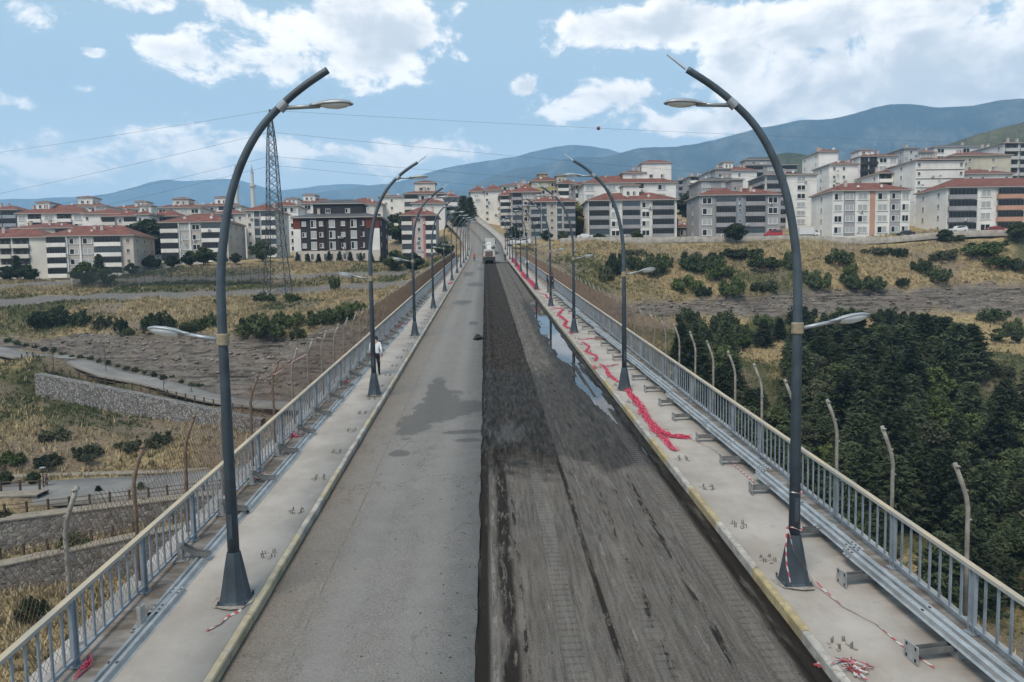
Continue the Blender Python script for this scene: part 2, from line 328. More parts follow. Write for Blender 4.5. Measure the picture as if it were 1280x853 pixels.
 dict(k='r17e', x0=1255, x1=1330, e=179, Y=246, fl=10, dp=14, fac='o1 b1 o1 b1', wall='white', par='greywhite', roof='slate', rh=1.6, label='tall block with dark balconies beyond the cream block'),
 dict(k='hut', x0=849, x1=868, e=285, b=297, Y=222, fl=1, dp=6, fac='w w', wall='brown', par='grey', roof='red', rh=2.0, label='small brown house with red roof between two apartment blocks'),
]
for b in BLD:
    p0 = at(b['x0'], b['e'], b['Y']); p1 = at(b['x1'], b['e'], b['Y'])
    b['W'] = p1.x - p0.x
    b['ze'] = 0.5*(p0.z + p1.z)
    xm = 0.5*(b['x0']+b['x1'])
    b['z0'] = at(xm, b['b'], b['Y']).z if 'b' in b else b['ze'] - b['fl']*FH
    b['p'] = Vector((p0.x, b['Y'], b['z0'])); b['Ht'] = b['ze'] - b['z0']

# ------------------------------------------------------------------ road geometry (bridge deck and the street beyond it)
def zr(Y):
    e = np.maximum(0, np.asarray(Y, float)-152); return GRADE*np.asarray(Y, float) + 0.0013*e*e
def xr(Y):
    e = np.maximum(0, np.asarray(Y, float)-188); return -0.0030*e*e
X_LK, X_RK, X_STEP = -3.95, 4.78, -0.27       # kerb faces and the milled edge
X_LR, X_RR = -6.1, 7.32                       # railings
BR_END = 153.0

# ------------------------------------------------------------------ terrain: thin plate spline through measured points
CP = [
 # left valley: (px, py, Y)
 (-200, 905, 48), (0, 845, 47), (40, 770, 54), (0, 736, 59.0), (137, 717, 62.5), (250, 692, 66),
 (0, 703, 60.6), (161, 669, 65.5), (0, 689, 64.0), (165, 664, 69.0), (300, 640, 73),
 (0, 648, 65.4), (213, 622, 71.8), (0, 612, 75), (200, 602, 79), (330, 590, 83), (-200, 640, 72),
 (0, 588, 80.5), (200, 583, 84), (0, 550, 91), (100, 540, 94), (250, 545, 91), (0, 505, 106), (120, 522, 101), (-150, 500, 104), (-150, 580, 86),
 (50, 493, 112.5), (186, 520, 105), (240, 528, 102), (50, 465, 114.3), (160, 487, 109), (271, 510, 103),
 (0, 437, 133), (60, 448, 128), (140, 466, 118.5), (258, 494, 110), (330, 508, 106), (400, 520, 100),
 (0, 420, 142), (120, 414, 138), (220, 420, 128), (330, 417, 124), (420, 408, 126), (500, 398, 126),
 (90, 430, 131), (200, 440, 123), (330, 445, 119), (430, 440, 112),
 (0, 398, 148), (120, 392, 150), (250, 388, 150), (380, 388, 148), (470, 380, 148),
 (50, 372, 166), (250, 368, 167), (420, 362, 168), (470, 356, 172), (150, 358, 176), (330, 353, 178), (200, 342, 188), (330, 334, 190), (440, 330, 192), (0, 352, 190), (-150, 360, 180), (-300, 420, 150),
 # right bank
 (735, 299.5, 200), (860, 298.5, 198), (1000, 297, 196), (1140, 295.5, 190), (1280, 292.5, 186), (1450, 290, 184),
 (735, 301, 194), (1000, 299, 190), (1280, 295, 180), (800, 330, 176), (900, 330, 176), (1100, 325, 174), (1280, 320, 172),
 (800, 374, 158), (900, 370, 158), (1010, 360, 158), (1140, 358, 158), (1280, 353, 158), (1450, 350, 158),
 (800, 390, 155), (900, 392, 154), (1010, 388, 154), (1140, 386, 154), (1280, 380, 154), (1450, 376, 154),
]
pts = [tuple(at(*c)) for c in CP]
pts += [(40,122,-7.5),(80,132,-6),(125,136,-5),(30,92,-17),(62,92,-18),(100,95,-14),(150,100,-12),(15,60,-25),(40,55,-27),(80,60,-22),(130,60,-18),(10,30,-30),(40,20,-31),(90,20,-24),(160,20,-20),
        (0,138,3.5),(0,118,-4),(0,90,-15),(0,60,-25),(0,30,-30),(0,-10,-31),(0,-60,-24),(-30,20,-29),(-70,20,-25),(-120,20,-20),(80,-40,-18),(-80,-40,-18),(-200,60,-12),(220,60,-8),
        (-9,158,11.5),(9,158,11.0),(-8,172,13.2),(8,172,13.4),(-8,186,14.8),(10,186,15.2)]
for Yq in (168, 180, 195, 210, 225, 240):
    pts.append((float(xr(Yq))+0.4, Yq, float(zr(Yq))-0.75))
for b in BLD:
    if 'b' in b: pts.append((b['p'].x+b['W']*0.5, b['Y']+3, b['z0']-0.3))
    elif b['Y'] > 255 and b['Y'] < 300 and b['x0'] % 2 == 0: pts.append((b['p'].x+b['W']*0.5, b['Y']+6, b['z0']+1))
for X, Y, Z in ((-300,330,34),(-150,340,36),(0,340,38),(150,340,58),(300,330,62),(-320,200,12),(320,200,24),(-260,120,2),(280,120,6)): pts.append((X,Y,Z))
PT = np.array(pts)
def _k(r2): return np.where(r2 > 1e-9, 0.5*r2*np.log(np.maximum(r2, 1e-9)), 0)
_S = 100.0
_P = PT[:, :2]/_S
_A = np.zeros((len(PT)+3, len(PT)+3))
_A[:-3, :-3] = _k(((_P[:, None]-_P[None])**2).sum(-1)) + np.eye(len(PT))*2e-5
_A[:-3, -3] = 1; _A[:-3, -2:] = _P; _A[-3, :-3] = 1; _A[-2:, :-3] = _P.T
_w = np.linalg.solve(_A, np.concatenate([PT[:, 2], [0, 0, 0]]))
def tps(x, y):
    q = np.stack([np.ravel(x), np.ravel(y)], -1)/_S; out = np.empty(len(q))
    for i in range(0, len(q), 40000):
        s = q[i:i+40000]
        out[i:i+40000] = _k(((s[:, None]-_P[None])**2).sum(-1)) @ _w[:-3] + _w[-3] + s @ _w[-2:]
    return out.reshape(np.shape(x))
def smooth(a, b, v):
    u = np.clip((v-a)/(b-a), 0, 1); return u*u*(3-2*u)
def ground_raw(x, y):
    x = np.asarray(x, float); y = np.asarray(y, float)
    xc = np.clip(x, -330, 330); yc = np.clip(y, -80, 340)
    z = tps(xc, yc)
    out = np.hypot(x-xc, y-yc)
    far = 30 + 0.035*np.hypot(x, y)*(fbm(x/900+5, y/900, 3, 3)-0.2)
    z = z + (far-z)*smooth(40, 500, out)
    # keep clear below the bridge deck
    inb = (np.abs(x-0.6) < 12) & (y < 168)
    z = np.where(inb, np.minimum(z, GRADE*y-1.6), z)
    # bed of the street beyond the bridge
    d2 = np.abs(x-xr(y)-0.5); bed = (y > 150) & (y < 262) & (d2 < 8)
    z = np.where(bed, np.minimum(z, zr(y)-0.55), z)
    return z
def axis(segs):
    out = []
    for a, b_, s in segs: out.append(np.arange(a, b_, s))
    return np.concatenate(out)
gx = np.concatenate([-np.geomspace(7000, 205, 26), np.arange(-200, 200.1, 1.25), np.geomspace(205, 7000, 26)])
gy = np.concatenate([-np.geomspace(2000, 62, 12), np.arange(-60, 30, 4.0), np.arange(30, 232, 1.0), np.arange(232, 340, 4.0), np.geomspace(345, 7000, 26)])
GX, GY = np.meshgrid(gx, gy)
GZ = ground_raw(GX, GY)
# strata: the two rock faces step in ledges
def pix(x, y, z):
    q = np.stack([x-CAM.x, y-CAM.y, z-CAM.z], -1)
    d_ = q @ np.array(_f); d_ = np.where(d_ > 1, d_, 1)
    return CX + F_PX*(q @ np.array(_r))/d_, CY - F_PX*(q @ np.array(_u))/d_
PXg, PYg = pix(GX, GY, GZ)
def band(px, pts_, lim=(-400, 1700)):
    xs = [p[0] for p in pts_]; ys = [p[1] for p in pts_]; return np.interp(px, xs, ys)
l_top = band(PXg, [(-300, 440), (0, 420), (120, 416), (200, 421), (330, 418), (420, 410), (500, 400), (560, 380)])
l_bot = band(PXg, [(-300, 425), (0, 432), (60, 443), (140, 463), (258, 492), (330, 505), (420, 512), (560, 530)])
r_top = band(PXg, [(700, 395), (800, 376), (900, 371), (1010, 361), (1280, 354), (1500, 350)])
r_bot = band(PXg, [(700, 410), (800, 396), (900, 398), (1010, 396), (1280, 392), (1500, 390)])
jit = (fbm(GX/9, GY/9, 11, 4)-0.5)
rockL = smooth(-3, 3, PYg-l_top+jit*14)*smooth(-3, 3, l_bot-PYg+jit*8)*(GX < 2)*(GY > 60)*(GY < 165)
rockR = smooth(-3, 3, PYg-r_top+jit*12)*smooth(-6, 6, r_bot-PYg+jit*16)*(GX > 5)*(GY > 120)*(GY < 175)
rock = np.maximum(rockL, rockR)
step_h = 1.15
ph = (GZ + 1.2*fbm(GX/25, GY/25, 5, 3))/step_h
led = (np.floor(ph) + smooth(0.55, 1.0, ph-np.floor(ph)) - ph)*step_h
near = (np.abs(GX) < 200) & (GY < 250) & (GY > 20)
rough = (fbm(GX/6, GY/6, 21, 5)-0.5)*1.0 + (fbm(GX/2.2, GY/2.2, 22, 3)-0.5)*0.35
# stay smooth on tracks: masks for paved bands
def seg_dist(x, y, line):
    best = np.full(np.shape(x), 1e9)
    for (ax, ay), (bx, by) in zip(line[:-1], line[1:]):
        vx, vy = bx-ax, by-ay; u = np.clip(((x-ax)*vx+(y-ay)*vy)/(vx*vx+vy*vy), 0, 1)
        best = np.minimum(best, np.hypot(x-ax-u*vx, y-ay-u*vy))
    return best
def px_line(lst): return [(at(*c).x, at(*c).y) for c in lst]
PATH_UP = px_line([(-160, 408, 150), (-60, 424, 141), (0, 436, 132.5), (60, 451, 125), (140, 471.5, 116.5), (258, 500, 108.5), (330, 511.5, 105.5), (420, 522, 100)])
PATH_LOW = px_line([(-300, 640, 70), (-100, 628, 71), (0, 622, 71.2), (100, 614, 74), (213, 608, 77), (330, 596, 81), (420, 585, 86)])
ROAD_R = [(at(c, y_, Y_).x, Y_) for c, y_, Y_ in ((700, 300, 199), (735, 300, 198), (860, 299, 196), (1000, 297.5, 194), (1140, 296, 188), (1280, 293, 183), (1450, 290, 181), (1700, 288, 180))]
dU = seg_dist(GX, GY, PATH_UP); dL = seg_dist(GX, GY, PATH_LOW); dR = seg_dist(GX, GY, ROAD_R)
paved = np.maximum.reduce([smooth(4.5, 2.6, dU), smooth(6.0, 4.4, dL), smooth(6, 4, dR)])
in_road = (np.abs(GX-xr(GY)-0.5) < 9) & (GY > 145) & (GY < 260)
GZ = GZ + np.where(near & (rock > .3), (fbm(GX/4, GY/4, 35, 4)-0.5)*2.2*rock*(1-paved), 0)
GZ = GZ + np.where(near, (rough*(1-paved)*np.where(in_road, 0.1, 1) + rock*led*1.1 + rock*(fbm(GX/3, GY/3, 31, 4)-0.5)*1.5*(1-paved)), 0)
# right valley floor rolls more
GZ = GZ + np.where(near & (GX > 14) & (GY < 150), (fbm(GX/18, GY/18, 41, 3)-0.5)*3.0, 0)

# ---- terraces: level the ground in front of and behind the retaining walls
WALLS = dict(
 low=([(-260, 742, 57), (0, 704, 60.6), (161, 670, 65.5), (300, 642, 70)], [(-260, 775, 57), (0, 731, 60.6), (161, 712, 65.5), (300, 690, 70)]),
 up=([(-260, 676, 62), (0, 648, 65.4), (213, 622, 71.8), (340, 606, 76)], [(-260, 722, 62), (0, 688, 65.4), (165, 662, 70.4), (340, 640, 76)]),
 gab=([(50, 466, 114.0), (160, 488, 109), (271, 511, 103.2), (330, 523, 100.5)], [(50, 492, 114.0), (160, 515, 109), (271, 531, 103.2), (330, 541, 100.5)]),
 kerb=([(-260, 602, 80), (0, 596, 80.5), (210, 589.5, 84), (340, 582, 88)], [(-260, 611, 80), (0, 604, 80.5), (210, 598, 84), (340, 590, 88)]))
def carve(Z, key, front, back):
    top, bot = WALLS[key]
    T = np.array([tuple(at(*c)) for c in top]); Bq = np.array([tuple(at(*c)) for c in bot])
    yw = np.interp(GX, T[:, 0], T[:, 1]); zt = np.interp(GX, T[:, 0], T[:, 2]); zb = np.interp(GX, Bq[:, 0], Bq[:, 2])
    inx = (GX >= T[0, 0]-1) & (GX <= T[-1, 0]+1)
    u = (yw-GY)/front
    s_ = smooth(0.35, 1.0, u)
    Z = np.where(inx & (u > -0.02) & (u < 1), (zb-0.12)*(1-s_)+np.minimum(Z, zb+3)*s_, Z)
    v = (GY-yw)/back
    s2 = smooth(0.35, 1.0, v)
    return np.where(inx & (v >= 0.02) & (v < 1), (zt-0.10)*(1-s2)+Z*s2, Z)
GZ = carve(GZ, 'gab', 9, 3.0); GZ = carve(GZ, 'kerb', 3.0, 3.0); GZ = carve(GZ, 'up', 4.4, 3.0); GZ = carve(GZ, 'low', 9, 3.2)
# ---- height lookup + ray hit
def ground_z(x, y):
    i = int(np.clip(np.searchsorted(gx, x)-1, 0, len(gx)-2)); j = int(np.clip(np.searchsorted(gy, y)-1, 0, len(gy)-2))
    u = (x-gx[i])/(gx[i+1]-gx[i]); v = (y-gy[j])/(gy[j+1]-gy[j])
    return float((GZ[j, i]*(1-u)+GZ[j, i+1]*u)*(1-v) + (GZ[j+1, i]*(1-u)+GZ[j+1, i+1]*u)*v)
def hit(px, py, y0=40.0, y1=330.0):
    v = ray(px, py); Y = y0; pr = None
    while Y < y1:
        p = CAM + v*(Y/v.y)
        if p.z <= ground_z(p.x, p.y):
            return Vector((p.x, p.y, ground_z(p.x, p.y)))
        Y += 0.7
    p = CAM + v*(y1/v.y); return Vector((p.x, p.y, ground_z(p.x, p.y)))

# ---- ground colours: dry straw, green patches, bare soil, rock, gravel
green = smooth(0.55, 0.72, fbm(GX/22+3, GY/22, 51, 4) - 0.03*((GX > 0) & (GY > 150)) - 0.02*(GY < 100) + 0.10*((GX > 10) & (GY < 150)))
soil = smooth(0.52, 0.68, fbm(GX/14, GY/14+9, 61, 5) + 0.22*smooth(32, 18, GX)*(GX > 8)*(GY > 40)*(GY < 140) + 0.16*((GX < 0) & (GY > 80) & (GY < 112)))
gravel = smooth(5, 2.5, np.abs(PYg - band(PXg, [(-300, 392), (0, 380), (60, 374), (330, 365.5), (420, 360), (560, 352)]) + 4*jit))*(GX < -14)*(GY > 140)*(GY < 185)
gravel = np.maximum(gravel, smooth(4, 1.5, np.abs(PYg-band(PXg, [(-300, 368), (0, 358), (110, 352), (330, 347), (560, 340)]) + 3*jit))*(GX < -14)*(GY > 165)*(GY < 200))
def m_ground(t, b, c):
    p = t.pos()
    n1 = t.noise(p, 0.35, 8, 0.65); n2 = t.noise(p, 2.1, 8, 0.7); n3 = t.noise(p, 9.0, 4, 0.6)
    straw = t.mix(t.step(n2, 0.32, 0.68), (0.19, 0.142, 0.075, 1), (0.47, 0.365, 0.195, 1))
    straw = t.mix(t.step(n1, 0.55, 0.75), straw, (0.27, 0.185, 0.10, 1))
    grn = t.mix(t.step(n2, 0.35, 0.65), (0.050, 0.054, 0.026, 1), (0.125, 0.125, 0.058, 1))
    so_ = t.mix(t.step(n2, 0.3, 0.7), (0.125, 0.094, 0.068, 1), (0.26, 0.205, 0.155, 1))
    pr = t.scale(p, 0.25, 0.25, 1.7)
    ns = t.noise(pr, 1.3, 8, 0.68); nv = t.new('ShaderNodeTexVoronoi', feature='DISTANCE_TO_EDGE'); t.put(nv.inputs['Vector'], t.scale(p, 0.6, 0.6, 1.1)); nv.inputs['Scale'].default_value = 1.0
    rk = t.mix(t.step(ns, 0.34, 0.66), (0.040, 0.034, 0.030, 1), (0.205, 0.178, 0.155, 1))
    rk = t.mix(t.step(n1, 0.5, 0.72), rk, (0.15, 0.115, 0.085, 1))
    ncol = t.new('ShaderNodeTexVoronoi'); t.put(ncol.inputs['Vector'], t.scale(p, 1.1, 1.1, 1.6)); ncol.inputs['Scale'].default_value = 1.6
    rk = t.mix(t.math('MULTIPLY', t.xyz(ncol.outputs['Color'])[0], 0.45), rk, (0.235, 0.21, 0.185, 1))
    lay = t.noise(t.scale(p, 0.09, 0.09, 2.6), 1.0, 6, 0.6, 0.6)
    rk = t.mix(t.math('MULTIPLY', t.step(lay, 0.56, 0.62), 0.8), rk, (0.030, 0.027, 0.025, 1))
    gv = t.mix(t.step(t.noise(p, 5.0, 3), 0.38, 0.62), (0.10, 0.092, 0.085, 1), (0.25, 0.235, 0.22, 1))
    c1 = t.mix(t.attr('green'), straw, grn)
    c1 = t.mix(t.math('MULTIPLY', t.attr('soil'), 0.85), c1, so_)
    c1 = t.mix(t.attr('gravel'), c1, gv)
    c1 = t.mix(t.attr('rock'), c1, rk)
    t.put(b.inputs['Base Color'], c1)
    hgt = t.math('ADD', n2, t.math('MULTIPLY', t.math('ADD', n3, ns), 0.4))
    bump(t, b, hgt, 0.9, 0.5)
M = {}
M['ground'] = mat('ground', (0.16, 0.13, 0.08), 0.95, fn=m_ground, spec=0.15)
def ribbon(name, line, half, h, m, label=None, step=2.0, skirt=None):
    P = []; acc = []
    for (ax, ay), (bx, by) in zip(line[:-1], line[1:]):
        n = max(1, int(math.hypot(bx-ax, by-ay)/step))
        for k in range(n): acc.append((ax+(bx-ax)*k/n, ay+(by-ay)*k/n))
    acc.append(line[-1])
    for i, (x, y) in enumerate(acc):
        x0, y0 = acc[max(0, i-2)]; x1, y1 = acc[min(len(acc)-1, i+2)]
        L = math.hypot(x1-x0, y1-y0); nx, ny = -(y1-y0)/L, (x1-x0)/L
        zc = max(ground_z(x, y), ground_z(x+nx*half*.8, y+ny*half*.8), ground_z(x-nx*half*.8, y-ny*half*.8))
        P.append([(x+nx*half*s, y+ny*half*s, zc+h) for s in (-1, -.5, 0, .5, 1)])
    P = np.array(P)
    P[:, :, 2] = np.array([np.convolve(np.pad(P[:, j, 2], 3, 'edge'), np.ones(7)/7, 'valid') for j in range(5)]).T
    P[:, :, 2] += 0.02
    top = P; lo = P[:, [0, 4]].copy(); lo[:, :, 2] -= 0.45
    G = np.concatenate([lo[:, :1], top, lo[:, 1:]], 1)
    o = put(name, grid_mesh(name, G, m, False)); tag(o, label, kind='structure')
    if skirt is not None:
        a = P[:, [0]].copy(); a[:, :, 1] -= .04; a[:, :, 2] += .06; b_ = a.copy(); b_[:, :, 2] -= 1.7; c_ = a.copy(); c_[:, :, 1] += .3
        o2 = put('edge_strip', grid_mesh('edge_strip', np.concatenate([b_, a, c_], 1), skirt, False), o)
    return P
def asphalt_fn(dark, light, sc=1.0):
    def fn(t, b, c):
        p = t.pos()
        n1 = t.noise(p, 0.25*sc, 6, 0.6); n2 = t.noise(p, 30, 3, 0.6)
        cc = t.mix(t.step(n1, 0.3, 0.7), dark+(1,), light+(1,))
        cc = t.mix(t.math('MULTIPLY', t.step(n2, 0.45, 0.7), 0.35), cc, tuple(x*1.5 for x in light)+(1,))
        t.put(b.inputs['Base Color'], cc); bump(t, b, n2, 0.3, 0.01)
    return fn
M['lane'] = mat('lane_asphalt', (0.16, 0.155, 0.15), 0.9, fn=asphalt_fn((0.12, 0.115, 0.11), (0.19, 0.185, 0.175)))
ribbon('valley_path', PATH_UP, 2.3, 0.05, M['lane'])
low_road = ribbon('lower_road', PATH_LOW, 4.6, 0.05, M['lane'])
M['edge'] = mat('road_edge_concrete', (0.26, 0.24, 0.21), 0.9, fn=worn(0.8, 0.3))
town_road = ribbon('town_road', ROAD_R, 3.6, 0.08, M['lane'], skirt=M['edge'])
GZ = GZ - 0.45*np.maximum.reduce([smooth(2.2, 1.4, dU), smooth(4.4, 3.6, dL), smooth(3.4, 2.6, dR)])
gm = grid_mesh('ground', np.stack([GX, GY, GZ], -1), M['ground'], True, dict(rock=rock, green=green, soil=soil, gravel=gravel))
tag(put('ground', gm), kind='structure')
# ------------------------------------------------------------------ mountains (ridge lines measured, built as relief with depth)
def m_mount(dark, light):
    def fn(t, b, c):
        p = t.pos(); n = t.noise(p, 0.0045, 9, 0.70); n2 = t.noise(p, 0.03, 5, 0.7)
        cc = t.mix(t.step(n, 0.44, 0.64), dark+(1,), light+(1,))
        cc = t.mix(t.math('MULTIPLY', t.step(n2, 0.4, 0.7), 0.5), cc, dark+(1,))
        t.put(b.inputs['Base Color'], cc); bump(t, b, n2, 1.0, 22)
    return fn
M['mount'] = mat('mountain_forest', (0.06, 0.075, 0.04), 0.95, fn=m_mount((0.007, 0.012, 0.009), (0.095, 0.098, 0.080)), spec=0.1)
M['hill'] = mat('hill_scrub', (0.06, 0.075, 0.04), 0.95, fn=m_mount((0.035, 0.050, 0.024), (0.13, 0.12, 0.066)), spec=0.1)
def mountain(name, D, ridge, seed, depth, m, amp, gul):
    xs = np.linspace(ridge[0][0], ridge[-1][0], 420)
    ys = np.interp(xs, [r_[0] for r_ in ridge], [r_[1] for r_ in ridge])
    kern = np.hanning(15); kern /= kern.sum()
    ys = np.convolve(np.pad(ys, 7, 'edge'), kern, 'valid')
    ys = ys + (fbm(xs/38, xs*0+seed, seed, 5)-0.5)*amp
    T = np.concatenate([np.linspace(0, 1, 46), np.linspace(1.03, 1.4, 8)])
    P = np.zeros((len(T), len(xs), 3))
    for i, (px, py) in enumerate(zip(xs, ys)):
        v = ray(px, py); hd = math.hypot(v.x, v.y); ux, uy = v.x/hd, v.y/hd
        zt = CAM.z + D*v.z/hd
        r_ = D - depth*(1-T)
        prof = np.where(T <= 1, T**1.25, 1-(T-1)*1.3)
        x = ux*r_; y = uy*r_
        z = -30 + (zt+30)*prof
        nz = 0.0
        for o_, (fq, am) in enumerate(((1, .5), (2.1, .28), (4.3, .14), (8.5, .08))): nz = nz + am*(1-np.abs(2*vnoise(np.full_like(T, px*fq*2.2/gul)+(0.8+.4*o_)*T*(1 if o_ % 2 else -1), T*(1.5+1.6*fq), seed+5+o_)-1))**1.6
        env = np.where(T <= 1, np.clip(T, 0, 1)*np.clip((1-T)*3.0, 0, 1), np.clip((T-1)*3, 0, 1)*0.6)
        z = z - (zt+30)*0.62*(1-nz)*env
        P[:, i, 0] = x; P[:, i, 1] = y; P[:, i, 2] = z
    o = put(name, grid_mesh(name, P, m, True)); tag(o, kind='structure')
mountain('far_mountain', 6300, [(-700, 262), (-400, 240), (-200, 262), (0, 249), (60, 247), (110, 247), (150, 240), (190, 227), (205, 225), (240, 227), (268, 222), (300, 224), (345, 240), (380, 234), (440, 229), (480, 236), (560, 246), (700, 255), (900, 262)], 3, 1500, M['mount'], 4, 60)
mountain('middle_mountain', 4900, [(250, 262), (330, 253), (400, 240), (430, 236), (480, 230), (520, 222), (560, 210), (600, 203), (640, 197), (680, 187), (710, 181), (740, 183), (765, 187), (800, 200), (900, 230), (1050, 250)], 13, 1500, M['mount'], 4, 70)
mountain('near_mountain', 3500, [(480, 262), (540, 252), (575, 240), (610, 222), (640, 212), (680, 206), (710, 199), (760, 194), (800, 186), (860, 183), (900, 174), (940, 163), (970, 158), (1000, 151), (1040, 149), (1075, 141), (1100, 133), (1135, 130), (1170, 136), (1210, 132), (1280, 123), (1400, 118), (1550, 130), (1750, 160)], 23, 1700, M['mount'], 5, 80)
mountain('forest_hill', 950, [(880, 245), (930, 206), (955, 196), (985, 191), (1020, 196), (1060, 203), (1120, 196), (1190, 179), (1230, 165), (1280, 153), (1340, 140), (1450, 128), (1650, 150)], 33, 520, M['hill'], 3, 50)
# haze: one box of even, pale air round everything
hz = MB(); hz.box((0, 2525, 490), (14300, 9250, 1130))
vm = bpy.data.materials.new('haze_air'); vm.use_nodes = True
tn = NT(vm.node_tree); vm.node_tree.nodes.remove(vm.node_tree.nodes['Principled BSDF'])
pv = tn.new('ShaderNodeVolumePrincipled'); pv.inputs['Color'].default_value = (0.39, 0.66, 0.96, 1); pv.inputs['Density'].default_value = 0.00021; pv.inputs['Anisotropy'].default_value = 0.0
tn.l.new(pv.outputs[0], [n for n in vm.node_tree.nodes if n.type == 'OUTPUT_MATERIAL'][0].inputs['Volume'])
ho = hz.build('haze', vm); tag(ho, kind='stuff')
# ------------------------------------------------------------------ bridge deck surfaces
def strip(name, xa, xb, h, m, ys, nx=2, kind='structure', parent=None, edge=None, side=0.0, uvx=None):
    ys = np.asarray(ys, float)
    fr = np.linspace(0, 1, nx)
    A = np.full_like(ys, xa) if not callable(xa) else xa(ys)
    Bv = np.full_like(ys, xb) if not callable(xb) else xb(ys)
    P = np.zeros((len(ys), nx, 3))
    for j, f_ in enumerate(fr):
        P[:, j, 0] = A*(1-f_)+Bv*f_ + xr(ys); P[:, j, 1] = ys; P[:, j, 2] = zr(ys)+h
    if side:
        lo = P[:, [0]].copy(); lo[:, :, 2] -= side; hi = P[:, [-1]].copy(); hi[:, :, 2] -= side
        P = np.concatenate([lo, P, hi], 1)
    o = put(name, grid_mesh(name, P, m, False), parent)
    if kind: tag(o, kind=kind)
    return o
yfar = np.concatenate([np.arange(-20, 150, 2.0), np.arange(150, 262, 2.0)])
ynear = np.concatenate([np.arange(-20, 4, 1.0), np.arange(4, 40, 0.05), np.arange(40, 150, 0.5), np.arange(150, 262, 2.0)])
def rag(y, s, a=0.05):
    return a*2*(fbm(y/0.7, y*0+s, s, 5, 0.6)-0.5) + a*1.2*(fbm(y/6, y*0+s, s+9, 2)-0.5)
